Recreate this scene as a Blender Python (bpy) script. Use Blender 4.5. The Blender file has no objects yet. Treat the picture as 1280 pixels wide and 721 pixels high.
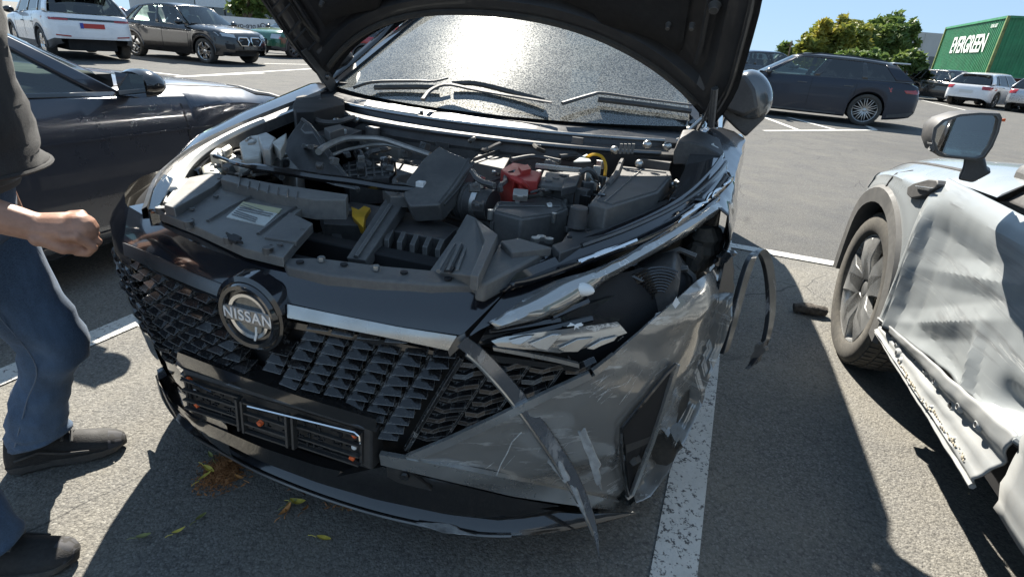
import bpy, bmesh, math, random
from mathutils import Vector, Matrix, noise
from math import sin, cos, pi, radians, sqrt, atan2
random.seed(7)
S = bpy.context.scene
COL = S.collection

# ---------------------------------------------------------------- camera
FPX, PITCH, ROLL, CAMH = 690.0, radians(24.2), radians(4.4), 1.285
_F = Vector((0, cos(PITCH), -sin(PITCH)))
_U0 = Vector((0, sin(PITCH), cos(PITCH)))
_R0 = Vector((1, 0, 0))
CR = _R0 * cos(ROLL) + _U0 * sin(ROLL)
CU = _U0 * cos(ROLL) - _R0 * sin(ROLL)
CAM = Vector((0, 0, CAMH))
cd = bpy.data.cameras.new('camera')
cam = bpy.data.objects.new('camera', cd)
COL.objects.link(cam)
M = Matrix.Identity(4)
for i in range(3):
    M[i][0], M[i][1], M[i][2], M[i][3] = CR[i], CU[i], -_F[i], CAM[i]
cam.matrix_world = M
cd.sensor_fit = 'HORIZONTAL'
cd.sensor_width = 36
cd.lens = FPX / 1280 * 36
cd.clip_start = 0.02
cd.clip_end = 3000
S.camera = cam

# ---------------------------------------------------------------- sky, sun, exposure
SUN_EL, SUN_AZ = radians(42.3), radians(-16.0)          # azimuth from +Y towards +X
W = bpy.data.worlds.new('World')
S.world = W
W.use_nodes = True
nt = W.node_tree
bg = nt.nodes['Background']
sk = nt.nodes.new('ShaderNodeTexSky')
sk.sky_type = 'NISHITA'
sk.sun_disc = False
sk.sun_elevation = SUN_EL
sk.sun_rotation = SUN_AZ
sk.altitude = 3000
sk.air_density = 1.0
sk.dust_density = 0.0
sk.ozone_density = 1.5
# camera-like soft response: bright horizon and deep zenith drawn together, cool white balance
gm = nt.nodes.new('ShaderNodeGamma'); gm.inputs[1].default_value = 0.22
wb_n = nt.nodes.new('ShaderNodeMix'); wb_n.data_type = 'RGBA'; wb_n.blend_type = 'MULTIPLY'
wb_n.inputs[0].default_value = 1.0; wb_n.inputs[7].default_value = (.73, 1.0, 1.30, 1)
nt.links.new(sk.outputs[0], gm.inputs[0]); nt.links.new(gm.outputs[0], wb_n.inputs[6]); nt.links.new(wb_n.outputs[2], bg.inputs[0])
bg.inputs[1].default_value = 0.118
sl = bpy.data.lights.new('sun', 'SUN')
sl.energy = 3.5
sl.angle = radians(0.5)
sl.color = (1.0, 0.94, 0.84)
sun = bpy.data.objects.new('sun', sl)
COL.objects.link(sun)
SUNDIR = Vector((cos(SUN_EL) * sin(SUN_AZ), cos(SUN_EL) * cos(SUN_AZ), sin(SUN_EL)))
sun.rotation_euler = SUNDIR.to_track_quat('Z', 'Y').to_euler()
sun.location = (0, 0, 30)
S.view_settings.view_transform = 'Standard'
S.view_settings.look = 'None'
S.view_settings.exposure = 2.05
S.view_settings.gamma = 1
S.render.engine = 'CYCLES'

# ---------------------------------------------------------------- helpers
def ray(px, py):
    return (_F + CR * ((px - 640) / FPX) - CU * ((py - 360.5) / FPX))

def project(P):
    d = P - CAM
    w = d.dot(_F)
    return 640 + FPX * d.dot(CR) / w, 360.5 - FPX * d.dot(CU) / w

class Frame:
    """local frame: x lateral, y along heading 'yaw' (clockwise from +Y), z up"""
    def __init__(s, ox, oy, yaw, oz=0):
        s.o = Vector((ox, oy, oz)); s.yaw = yaw
        s.X = Vector((cos(yaw), -sin(yaw), 0)); s.Y = Vector((sin(yaw), cos(yaw), 0))
    def loc(s, P):
        d = P - s.o
        return Vector((d.dot(s.X), d.dot(s.Y), d.z))
    def w(s, p):
        return s.o + s.X * p[0] + s.Y * p[1] + Vector((0, 0, p[2]))
    def rayl(s, px, py):
        r = ray(px, py)
        return s.loc(CAM), Vector((r.dot(s.X), r.dot(s.Y), r.z))
    def un(s, px, py, x=None, y=None, z=None):
        c, d = s.rayl(px, py)
        if x is not None: t = (x - c.x) / d.x
        elif y is not None: t = (y - c.y) / d.y
        else: t = (z - c.z) / d.z
        return c + d * t
    def pl(s, px, py, z0, ky=0.0, kx=0.0):
        """ray meets plane z = z0 + ky*y + kx*x"""
        c, d = s.rayl(px, py)
        t = (z0 + ky * c.y + kx * c.x - c.z) / (d.z - ky * d.y - kx * d.x)
        return c + d * t
WF = Frame(0, 0, 0)

def lerp(a, b, t): return a + (b - a) * t
def tab(T, x):
    """piecewise smooth table lookup"""
    if x <= T[0][0]: return T[0][1]
    for (x0, y0), (x1, y1) in zip(T, T[1:]):
        if x <= x1:
            return lerp(y0, y1, (x - x0) / (x1 - x0))
    return T[-1][1]
def stab(T, x):
    """catmull-rom (monotone-ish) lookup"""
    n = len(T)
    if x <= T[0][0]: return T[0][1]
    if x >= T[-1][0]: return T[-1][1]
    for i in range(n - 1):
        if x <= T[i + 1][0]:
            x0, y0 = T[i]; x1, y1 = T[i + 1]
            h = x1 - x0; t = (x - x0) / h
            def sl_(k):
                if k == 0: return (T[1][1] - T[0][1]) / (T[1][0] - T[0][0])
                if k == n - 1: return (T[-1][1] - T[-2][1]) / (T[-1][0] - T[-2][0])
                a = (T[k][1] - T[k-1][1]) / (T[k][0] - T[k-1][0]); b = (T[k+1][1] - T[k][1]) / (T[k+1][0] - T[k][0])
                return 0 if a * b <= 0 else 2 * a * b / (a + b)
            m0, m1 = sl_(i), sl_(i + 1)
            return (2*t**3-3*t**2+1)*y0 + (t**3-2*t**2+t)*h*m0 + (-2*t**3+3*t**2)*y1 + (t**3-t**2)*h*m1
def resample(pts, n):
    pts = [Vector(p) for p in pts]
    L = [0]
    for a, b in zip(pts, pts[1:]): L.append(L[-1] + (b - a).length)
    out = []
    k = 0
    for i in range(n):
        d = L[-1] * i / (n - 1)
        while k < len(pts) - 2 and d > L[k + 1]: k += 1
        t = (d - L[k]) / max(1e-9, L[k + 1] - L[k])
        out.append(pts[k].lerp(pts[k + 1], min(1, t)))
    return out
def smoothpath(pts, n):
    """catmull-rom through points"""
    pts = [Vector(p) for p in pts]
    P = [pts[0] * 2 - pts[1]] + pts + [pts[-1] * 2 - pts[-2]]
    out = []
    m = len(pts) - 1
    for i in range(n):
        u = i / (n - 1) * m
        k = min(int(u), m - 1); t = u - k
        a, b, c, d = P[k], P[k+1], P[k+2], P[k+3]
        out.append(0.5 * ((2*b) + (c - a)*t + (2*a - 5*b + 4*c - d)*t*t + (3*b - a - 3*c + d)*t**3))
    return out

class MB:
    def __init__(s): s.v = []; s.f = []
    def add(s, vs, fs):
        o = len(s.v)
        s.v += [tuple(v) for v in vs]
        s.f += [tuple(i + o for i in f) for f in fs]
        return s
    def box(s, c, d, R=None):
        c = Vector(c); h = Vector(d) / 2
        vs = []
        for x in (-1, 1):
            for y in (-1, 1):
                for z in (-1, 1):
                    p = Vector((x * h.x, y * h.y, z * h.z))
                    if R is not None: p = R @ p
                    vs.append(c + p)
        return s.add(vs, [(0,1,3,2), (4,6,7,5), (0,4,5,1), (2,3,7,6), (0,2,6,4), (1,5,7,3)])
    def poly(s, pts): return s.add(pts, [tuple(range(len(pts)))])
    def prism(s, pts, off, taper=1.0):
        pts = [Vector(p) for p in pts]; off = Vector(off)
        n = len(pts); c = sum(pts, Vector()) / n
        bot = [c + (p - c) * taper + off for p in pts]
        fs = [tuple(range(n)), tuple(range(2*n - 1, n - 1, -1))] + [(i, i + n, (i+1) % n + n, (i+1) % n) for i in range(n)]
        return s.add(pts + bot, fs)
    def grid(s, rows, closed=False):
        m = len(rows[0]); vs = [p for r in rows for p in r]; fs = []
        for i in range(len(rows) - 1):
            for j in range(m if closed else m - 1):
                k = (j + 1) % m
                fs.append((i*m + j, i*m + k, (i+1)*m + k, (i+1)*m + j))
        return s.add(vs, fs)
    def loft(s, rings, cap=True):
        s.grid(rings, True)
        if cap:
            s.add(rings[0], [tuple(range(len(rings[0])))[::-1]])
            s.add(rings[-1], [tuple(range(len(rings[-1])))])
        return s
    def tube(s, path, r, n=8, cap=True, sq=1.0, up=None):
        path = [Vector(p) for p in path]
        rings = []
        prev = None
        for i, p in enumerate(path):
            t = (path[min(i+1, len(path)-1)] - path[max(i-1, 0)])
            if t.length < 1e-9: t = Vector((0, 0, 1))
            t.normalize()
            if prev is None:
                u = Vector(up) if up is not None else (Vector((0, 0, 1)) if abs(t.z) < .9 else Vector((1, 0, 0)))
            else: u = prev
            u = (u - t * u.dot(t)); u.normalize(); prev = u
            w = t.cross(u)
            rr = r[i] if isinstance(r, (list, tuple)) else r
            rings.append([p + u * (rr * sin(2*pi*k/n)) * sq + w * (rr * cos(2*pi*k/n)) for k in range(n)])
        return s.loft(rings, cap)
    def ribbon(s, path, wv, th, nrm=None):
        """flat bar along path: width vector(s) wv, thickness vector th"""
        path = [Vector(p) for p in path]
        rings = []
        for i, p in enumerate(path):
            w_ = Vector(wv[i]) if isinstance(wv, list) else Vector(wv)
            t_ = Vector(th[i]) if isinstance(th, list) else Vector(th)
            rings.append([p - w_ - t_, p + w_ - t_, p + w_ + t_, p - w_ + t_])
        return s.loft(rings)
    def lathe(s, prof, mat=None, n=24, closed=False):
        mat = mat or Matrix.Identity(4)
        rings = [[mat @ Vector((r * cos(2*pi*k/n), r * sin(2*pi*k/n), z)) for k in range(n)] for r, z in prof]
        return s.grid(rings, True)
    def sphere(s, c, r, n=8, m=6, sc=(1, 1, 1)):
        c = Vector(c)
        rows = []
        for i in range(m + 1):
            a = pi * i / m
            rows.append([c + Vector((r*sc[0]*sin(a)*cos(2*pi*k/n), r*sc[1]*sin(a)*sin(2*pi*k/n), r*sc[2]*cos(a))) for k in range(n)])
        return s.grid(rows, True)
    def build(s, name, mat, parent=None, bevel=0, solid=0, sub=0, angle=40, smooth=True, weld=True, seg=2, tf=None):
        me = bpy.data.meshes.new(name)
        vs = s.v if tf is None else [tuple(tf(Vector(v))) for v in s.v]
        me.from_pydata(vs, [], s.f)
        bm = bmesh.new(); bm.from_mesh(me)
        if weld: bmesh.ops.remove_doubles(bm, verts=bm.verts, dist=1e-5)
        bmesh.ops.recalc_face_normals(bm, faces=bm.faces)
        bm.to_mesh(me); bm.free()
        if smooth:
            me.polygons.foreach_set('use_smooth', [True] * len(me.polygons))
            me.set_sharp_from_angle(angle=radians(angle))
        me.materials.append(mat)
        o = bpy.data.objects.new(name, me)
        COL.objects.link(o)
        if parent is not None: o.parent = parent
        if solid:
            m = o.modifiers.new('solid', 'SOLIDIFY'); m.thickness = solid; m.offset = -1
        if bevel:
            m = o.modifiers.new('bevel', 'BEVEL'); m.width = bevel; m.segments = seg; m.limit_method = 'ANGLE'; m.angle_limit = radians(35)
            m.harden_normals = False
        if sub:
            m = o.modifiers.new('sub', 'SUBSURF'); m.levels = sub; m.render_levels = sub
        return o

def thing(name, label, cat, loc=(0, 0, 0), rz=0, group=None):
    o = bpy.data.objects.new(name, None)
    o.empty_display_size = .2
    COL.objects.link(o)
    o.location = loc; o.rotation_euler = (0, 0, rz)
    o['label'] = label; o['category'] = cat
    if group: o['group'] = group
    return o
def tag(o, label, cat, group=None):
    o['label'] = label; o['category'] = cat
    if group: o['group'] = group
    return o
def kind(o, k): o['kind'] = k; return o
def inst(src, parent=None, loc=None, rot=None, scale=None):
    o = src.copy(); COL.objects.link(o)
    if parent is not None: o.parent = parent
    if loc is not None: o.location = loc
    if rot is not None: o.rotation_euler = rot
    if scale is not None: o.scale = scale
    return o
def text_obj(name, txt, size, mat, parent=None, mw=None, ext=0.002, bold=0.0, align='CENTER', spacing=1.0):
    cu = bpy.data.curves.new(name, 'FONT')
    cu.body = txt; cu.size = size; cu.extrude = ext; cu.offset = bold
    cu.align_x = align; cu.align_y = 'CENTER'; cu.space_character = spacing
    t = bpy.data.objects.new('tmp_text', cu)
    COL.objects.link(t)
    dg = bpy.context.evaluated_depsgraph_get()
    me = bpy.data.meshes.new_from_object(t.evaluated_get(dg))
    bpy.data.objects.remove(t); bpy.data.curves.remove(cu)
    me.name = name
    me.materials.clear(); me.materials.append(mat)
    o = bpy.data.objects.new(name, me)
    COL.objects.link(o)
    if parent is not None: o.parent = parent
    if mw is not None: o.matrix_local = mw
    return o

# ---------------------------------------------------------------- materials
def newmat(name):
    m = bpy.data.materials.new(name); m.use_nodes = True
    t = m.node_tree
    return m, t, t.nodes['Principled BSDF'], t.nodes['Material Output']
def N(t, typ, **kw):
    n = t.nodes.new(typ)
    for k, v in kw.items():
        if k.startswith('i_'):
            key = k[2:]
            key = int(key) if key.isdigit() else key
            n.inputs[key].default_value = v
        else: setattr(n, k, v)
    return n
def ramp(t, src, stops):
    r = t.nodes.new('ShaderNodeValToRGB')
    e = r.color_ramp.elements
    while len(e) > 1: e.remove(e[-1])
    for i, (p, c) in enumerate(stops):
        c = (c, c, c, 1) if isinstance(c, (int, float)) else (*c, 1)
        if i == 0: e[0].position = p; e[0].color = c
        else:
            x = e.new(p); x.color = c
    t.links.new(src, r.inputs[0])
    return r.outputs[0]
def mixc(t, f, a, b, blend='MIX'):
    m = t.nodes.new('ShaderNodeMix'); m.data_type = 'RGBA'; m.blend_type = blend
    for k, v in ((0, f), (6, a), (7, b)):
        if hasattr(v, 'links'): t.links.new(v, m.inputs[k])
        elif k == 0: m.inputs[0].default_value = v
        else: m.inputs[k].default_value = (*v, 1) if len(v) == 3 else v
    return m.outputs[2]
def math_(t, op, a, b=None, clamp=False):
    m = t.nodes.new('ShaderNodeMath'); m.operation = op; m.use_clamp = clamp
    for k, v in ((0, a), (1, b)):
        if v is None: continue
        if hasattr(v, 'links'): t.links.new(v, m.inputs[k])
        else: m.inputs[k].default_value = v
    return m.outputs[0]
def objco(t, scale=None):
    tc = t.nodes.new('ShaderNodeTexCoord')
    if scale is None: return tc.outputs['Object']
    mp = t.nodes.new('ShaderNodeMapping'); mp.inputs['Scale'].default_value = scale
    t.links.new(tc.outputs['Object'], mp.inputs[0])
    return mp.outputs[0]
def noise_(t, co, scale, detail=4, rough=.6, dist=0):
    n = N(t, 'ShaderNodeTexNoise'); n.inputs['Scale'].default_value = scale
    n.inputs['Detail'].default_value = detail; n.inputs['Roughness'].default_value = rough
    n.inputs['Distortion'].default_value = dist
    t.links.new(co, n.inputs['Vector'])
    return n.outputs[0]
def bumpn(t, p, h, strength, dist=.002, inp='Normal'):
    b = t.nodes.new('ShaderNodeBump'); b.inputs['Strength'].default_value = strength; b.inputs['Distance'].default_value = dist
    t.links.new(h, b.inputs['Height']); t.links.new(b.outputs[0], p.inputs[inp])
    return b
def mat(name, col, rough=.5, metal=0, coat=0, var=None, dust=None, scratch=None, bump=None, spec=.5, rvar=.12, crough=.04, edge=None):
    """var=(scale,amount)  dust=(colour,amount,scale)  scratch=(colour,amount,stretch)  bump=(scale,strength,dist)"""
    m, t, p, o = newmat(name)
    p.inputs['Metallic'].default_value = metal
    p.inputs['Roughness'].default_value = rough
    p.inputs['Coat Weight'].default_value = coat
    p.inputs['Coat Roughness'].default_value = crough
    p.inputs['Specular IOR Level'].default_value = spec
    co = objco(t)
    c = None
    base = (*col, 1)
    p.inputs['Base Color'].default_value = base
    cur = base[:3]
    if var:
        n = noise_(t, co, var[0], 5)
        lo = tuple(max(0, x * (1 - var[1])) for x in col); hi = tuple(min(1, x * (1 + var[1])) for x in col)
        cur = ramp(t, n, [(.3, lo), (.7, hi)])
    rsrc = None
    if dust:
        dc, da, ds = dust
        n1 = noise_(t, co, ds, 6, .7); n2 = noise_(t, co, ds * 14, 3, .7)
        f = math_(t, 'MULTIPLY', ramp(t, n1, [(.35, .25), (.7, 1.0)]), ramp(t, n2, [(.3, .35), (.75, 1.0)]))
        f = math_(t, 'MULTIPLY', f, da, True)
        cur = mixc(t, f, cur, dc)
        rsrc = f
    if scratch:
        sc, sa, st = scratch
        cs = objco(t, st)
        n = noise_(t, cs, 1.0, 6, .65, .3)
        k = noise_(t, co, 5, 3)
        f = math_(t, 'MULTIPLY', ramp(t, n, [(.56, 0), (.62, 1), (.66, .2)]), ramp(t, k, [(.42, 0), (.6, 1)]))
        f = math_(t, 'MULTIPLY', f, sa, True)
        cur = mixc(t, f, cur, sc)
        rsrc = f if rsrc is None else math_(t, 'MAXIMUM', f, rsrc)
    if edge:                                                     # paler arrises: wear plus edge highlights put into the colour
        bv_ = N(t, 'ShaderNodeBevel', samples=4); bv_.inputs['Radius'].default_value = edge[1]
        ge = N(t, 'ShaderNodeNewGeometry'); dp = N(t, 'ShaderNodeVectorMath', operation='DOT_PRODUCT')
        t.links.new(bv_.outputs[0], dp.inputs[0]); t.links.new(ge.outputs['Normal'], dp.inputs[1])
        ef = ramp(t, math_(t, 'MULTIPLY', math_(t, 'SUBTRACT', 1.0, dp.outputs['Value'], True), ramp(t, noise_(t, co, 25, 4), [(.3, .3), (.65, 1)])), [(.015, 0), (.12, 1)])
        cur = mixc(t, math_(t, 'MULTIPLY', ef, edge[2]), cur, edge[0])
    if hasattr(cur, 'links'): t.links.new(cur, p.inputs['Base Color'])
    rn = ramp(t, noise_(t, co, 9, 4), [(.25, max(0, rough - rvar)), (.75, min(1, rough + rvar))])
    if rsrc is not None:
        rr = math_(t, 'ADD', rn, math_(t, 'MULTIPLY', rsrc, .5), True)
        t.links.new(rr, p.inputs['Roughness'])
        if coat:
            t.links.new(math_(t, 'MULTIPLY', math_(t, 'SUBTRACT', 1.0, rsrc, True), coat), p.inputs['Coat Weight'])
    else: t.links.new(rn, p.inputs['Roughness'])
    if bump:
        bumpn(t, p, noise_(t, co, bump[0], 5), bump[1], bump[2])
    return m

def glassmat(name, tint=(.75, .85, .82), refl=.06, rough=.0, dusty=0.0, dustcol=(.55, .54, .5), dscale=60):
    m, t, p, o = newmat(name)
    t.nodes.remove(p)
    tr = N(t, 'ShaderNodeBsdfTransparent'); tr.inputs[0].default_value = (*tint, 1)
    gl = N(t, 'ShaderNodeBsdfGlossy'); gl.inputs['Roughness'].default_value = rough
    fr = N(t, 'ShaderNodeFresnel'); fr.inputs[0].default_value = 1.5
    f = math_(t, 'ADD', math_(t, 'MULTIPLY', fr.outputs[0], 1.25), refl, True)
    mx = N(t, 'ShaderNodeMixShader')
    t.links.new(f, mx.inputs[0]); t.links.new(tr.outputs[0], mx.inputs[1]); t.links.new(gl.outputs[0], mx.inputs[2])
    out = mx.outputs[0]
    if dusty:
        co = objco(t)
        df = N(t, 'ShaderNodeBsdfDiffuse'); df.inputs[0].default_value = (*dustcol, 1)
        n1 = noise_(t, co, dscale, 5, .75); n2 = noise_(t, co, 3, 4)
        ff = math_(t, 'MULTIPLY', ramp(t, n1, [(.42, .12), (.58, 1)]), ramp(t, n2, [(.3, .55), (.7, 1)]))
        ff = math_(t, 'MULTIPLY', ff, dusty, True)
        g2 = N(t, 'ShaderNodeBsdfGlossy'); g2.inputs['Roughness'].default_value = .36; g2.inputs[0].default_value = (.5, .5, .48, 1)
        m1 = N(t, 'ShaderNodeMixShader'); m1.inputs[0].default_value = .16
        t.links.new(df.outputs[0], m1.inputs[1]); t.links.new(g2.outputs[0], m1.inputs[2])
        m2 = N(t, 'ShaderNodeMixShader')
        t.links.new(ff, m2.inputs[0]); t.links.new(out, m2.inputs[1]); t.links.new(m1.outputs[0], m2.inputs[2])
        out = m2.outputs[0]
    t.links.new(out, o.inputs[0])
    return m

DUSTC = (.30, .27, .22)
MT = dict(
    plastic=mat('black_plastic', (.032, .032, .034), .46, dust=((.19, .18, .165), .55, 7), bump=(400, .12, .001), edge=((.22, .22, .21), .004, .7)),
    plastic2=mat('dusty_grey_plastic', (.065, .065, .066), .5, dust=((.24, .225, .20), .65, 6), bump=(350, .12, .001), edge=((.28, .275, .26), .004, .7)),
    gloss=mat('gloss_black', (.006, .006, .007), .10, coat=1, dust=((.22, .2, .17), .12, 5), rvar=.05),
    dark=mat('dark_void', (.012, .012, .013), .8),
    rubber=mat('tyre_rubber', (.022, .022, .022), .8, dust=((.17, .15, .12), .55, 6)),
    dirtyrubber=mat('dusty_tyre_rubber', (.035, .034, .032), .85, dust=((.22, .20, .165), .6, 4)),
    satin=mat('satin_silver', (.46, .46, .45), .30, metal=.9, var=(6, .12)),
    darksatin=mat('dark_satin', (.13, .13, .13), .32, metal=.8, var=(6, .2)),
    chrome=mat('chrome', (.72, .72, .72), .10, metal=1, rvar=.04),
    alu=mat('cast_aluminium', (.42, .41, .39), .42, metal=.75, var=(12, .3), dust=(DUSTC, .5, 5), bump=(60, .3, .003)),
    steel=mat('bright_steel', (.5, .5, .48), .3, metal=.9, var=(20, .2)),
    white=mat('white_plastic', (.7, .7, .68), .5, var=(10, .1)),
    red=mat('red_plastic', (.42, .025, .02), .5, dust=((.3, .12, .1), .4, 6)),
    yellow=mat('yellow_plastic', (.65, .36, .015), .5, var=(10, .25)),
    orange=mat('orange_plastic', (.75, .13, .03), .5),
    label=mat('pale_label_sun_patch', (.45, .46, .43), .5, var=(8, .1)),
    labely=mat('yellow_label', (.42, .40, .24), .5, var=(8, .1)),
    glass=glassmat('car_glass', (.62, .74, .70), .05),
    tint=glassmat('tinted_glass', (.10, .12, .13), .05),
    mirror=mat('mirror_glass', (.78, .8, .8), .015, metal=1, rvar=.01),
    redlamp=mat('red_lamp', (.30, .01, .012), .15, coat=1),
    lamp=mat('lamp_lens', (.42, .44, .45), .08, metal=.55, coat=1, rvar=.05),
    seat=mat('seat_fabric', (.05, .05, .055), .8, bump=(120, .3, .002)),
    plate=mat('plain_plate', (.6, .6, .58), .5),
)
# ================================================================ ground
def asphalt_mat(name='asphalt', tone=(1, 1, 1)):
    m, t, p, o = newmat(name)
    co = N(t, 'ShaderNodeTexCoord').outputs['Object']
    big = noise_(t, co, .35, 5, .6); mid = noise_(t, co, 2.2, 5, .65)
    v = N(t, 'ShaderNodeTexVoronoi', feature='F1'); v.inputs['Scale'].default_value = 210; t.links.new(co, v.inputs['Vector'])
    v2 = N(t, 'ShaderNodeTexVoronoi', feature='F1'); v2.inputs['Scale'].default_value = 105; t.links.new(co, v2.inputs['Vector'])
    stone = N(t, 'ShaderNodeSeparateColor'); t.links.new(v.outputs['Color'], stone.inputs[0])
    stone2 = N(t, 'ShaderNodeSeparateColor'); t.links.new(v2.outputs['Color'], stone2.inputs[0])
    c1 = ramp(t, stone.outputs[0], [(0, (.11, .108, .104)), (.45, (.172, .166, .152)), (.85, (.235, .226, .204)), (1, (.33, .32, .295))])
    c2 = ramp(t, stone2.outputs[0], [(0, (.10, .098, .095)), (.6, (.17, .164, .15)), (1, (.27, .262, .24))])
    c = mixc(t, .35, c1, c2)
    fine = noise_(t, co, 420, 3, .7)
    c = mixc(t, 1.0, c, ramp(t, fine, [(.3, .72), (.7, 1.2)]), 'MULTIPLY')
    # pale dust film and oil darkening
    dustf = ramp(t, mid, [(.38, 0), (.72, .5)])
    c = mixc(t, dustf, c, (.27, .25, .205))
    dk = ramp(t, big, [(.28, .45), (.5, 0)])
    c = mixc(t, dk, c, (.11, .108, .104))
    # dark patches of old oil, hairline cracks and tyre rub
    oil = noise_(t, co, 1.3, 6, .75, 1.2)
    c = mixc(t, ramp(t, oil, [(.60, 0), (.68, .45)]), c, (.075, .074, .072))
    vc = N(t, 'ShaderNodeTexVoronoi', feature='DISTANCE_TO_EDGE'); vc.inputs['Scale'].default_value = .9
    wv = N(t, 'ShaderNodeMix', data_type='VECTOR'); wv.inputs[0].default_value = .06
    nz = N(t, 'ShaderNodeTexNoise'); nz.inputs['Scale'].default_value = 4; t.links.new(co, nz.inputs['Vector'])
    t.links.new(co, wv.inputs[4]); t.links.new(nz.outputs['Color'], wv.inputs[5]); t.links.new(wv.outputs[1], vc.inputs['Vector'])
    crk = math_(t, 'MULTIPLY', ramp(t, vc.outputs['Distance'], [(.0, .8), (.004, 0)]), ramp(t, big, [(.45, 0), (.55, 1)]))
    c = mixc(t, crk, c, (.05, .05, .05))
    c = mixc(t, ramp(t, noise_(t, objco(t, (.5, 7, 1)), 1.0, 6, .7, .6), [(.58, 0), (.70, .35)]), c, (.10, .099, .096))
    # small cracks / pits between the stones
    pit = ramp(t, v2.outputs['Distance'], [(.6, 0), (.85, .35)])
    c = mixc(t, pit, c, (.03, .03, .03))
    c = mixc(t, 1.0, c, tone, 'MULTIPLY')
    t.links.new(c, p.inputs['Base Color'])
    p.inputs['Roughness'].default_value = .92
    p.inputs['Specular IOR Level'].default_value = .15
    h = math_(t, 'ADD', math_(t, 'MULTIPLY', v2.outputs['Distance'], -.8), math_(t, 'ADD', math_(t, 'MULTIPLY', v.outputs['Distance'], -.5), math_(t, 'MULTIPLY', fine, .5)))
    bumpn(t, p, h, .8, .004)
    return m
def line_mat():
    m, t, p, o = newmat('line_paint')
    co = N(t, 'ShaderNodeTexCoord').outputs['Object']
    v2 = N(t, 'ShaderNodeTexVoronoi', feature='F1'); v2.inputs['Scale'].default_value = 105; t.links.new(co, v2.inputs['Vector'])
    n = noise_(t, co, 70, 4, .7); b = noise_(t, co, 4, 5, .7)
    wear = math_(t, 'ADD', math_(t, 'MULTIPLY', n, .75), math_(t, 'MULTIPLY', b, .35))
    f = ramp(t, wear, [(.60, 0), (.645, 1)])
    c = mixc(t, f, ramp(t, b, [(.3, (.50, .49, .45)), (.7, (.66, .65, .61))]), (.10, .098, .095))
    t.links.new(c, p.inputs['Base Color'])
    p.inputs['Roughness'].default_value = .7
    bumpn(t, p, math_(t, 'ADD', math_(t, 'MULTIPLY', v2.outputs['Distance'], -.8), math_(t, 'MULTIPLY', f, -.6)), .6, .003)
    return m
ASPH = asphalt_mat(); LANE = asphalt_mat('lane_asphalt', (.60, .615, .65)); LINE = line_mat()
g = MB()
rad = [0, 1, 2, 4, 8, 16, 32, 64, 140, 300, 700, 1500]
for i in range(len(rad) - 1):
    ring = lambda r: [Vector((r * cos(2*pi*k/48), r * sin(2*pi*k/48), 0)) for k in range(48)]
    if rad[i] == 0: g.add([(0, 0, 0)] + ring(1), [(0, k + 1, (k + 1) % 48 + 1) for k in range(48)])
    else: g.grid([ring(rad[i]), ring(rad[i+1])], True)
kind(g.build('asphalt_ground', ASPH), 'structure')
LY = radians(20.0)
_lc = [0]
def line(p0, p1, w=.12):
    _lc[0] += 1; z = {1: .005, 2: .0055, 3: .0075}.get(_lc[0], .0055 + .0002 * _lc[0])
    p0 = Vector((p0[0], p0[1], z)); p1 = Vector((p1[0], p1[1], z))
    d = (p1 - p0).normalized(); s = Vector((d.y, -d.x, 0)) * w / 2
    n = max(2, int((p1 - p0).length / .5))
    mb = MB().grid([[p0.lerp(p1, i / n) - s, p0.lerp(p1, i / n) + s] for i in range(n + 1)])
    return kind(mb.build('parking_line', LINE), 'structure')
def gp(px, py): return WF.un(px, py, z=0)
# bay lines round the damaged car (directions measured on the ground)
_d = Vector((sin(LY), cos(LY)))
A0 = Vector(gp(90, 434).xy); B0 = Vector(gp(858, 610).xy)
line(A0 - _d * 3.2, A0 + _d * 3.0, .12)
line(B0 - _d * 2.6, B0 + _d * 2.85, .12)
C0 = Vector(gp(978, 319).xy); _e = Vector((cos(LY), -sin(LY)))
line(C0 - _e * 4.2, C0 + _e * 5.2, .11)
_p = [C0 - _e * 60, C0 + _e * 60, C0 + _e * 60 + _d * 70, C0 - _e * 60 + _d * 70]
MBl = MB().grid([[Vector((*_p[0].lerp(_p[1], i / 12).lerp(_p[3].lerp(_p[2], i / 12), j / 8), .003)) for i in range(13)] for j in range(9)])
kind(MBl.build('driving_lane', LANE), 'structure')
for k in (1, 2):
    line(B0 + _e * 2.52 * k - _d * 2.2, B0 + _e * 2.52 * k + _d * 2.85)
    line(A0 - _e * 2.52 * k - _d * 3.2, A0 - _e * 2.52 * k + _d * 3.0)
# far bays: right
for a, b in [((955, 164), (1094, 163)), ((955, 147), (1000, 164)), ((985, 147), (1045, 163)), ((1060, 146), (1094, 163)), ((1140, 123), (1215, 140)), ((1005, 133), (1060, 140))]:
    line(gp(*a).xy, gp(*b).xy, .12)
# far bays: left
for a, b in [((165, 88), (232, 96)), ((232, 96), (400, 86)), ((330, 80), (420, 82)), ((180, 99), (330, 92))]:
    line(gp(*a).xy, gp(*b).xy, .12)
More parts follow.
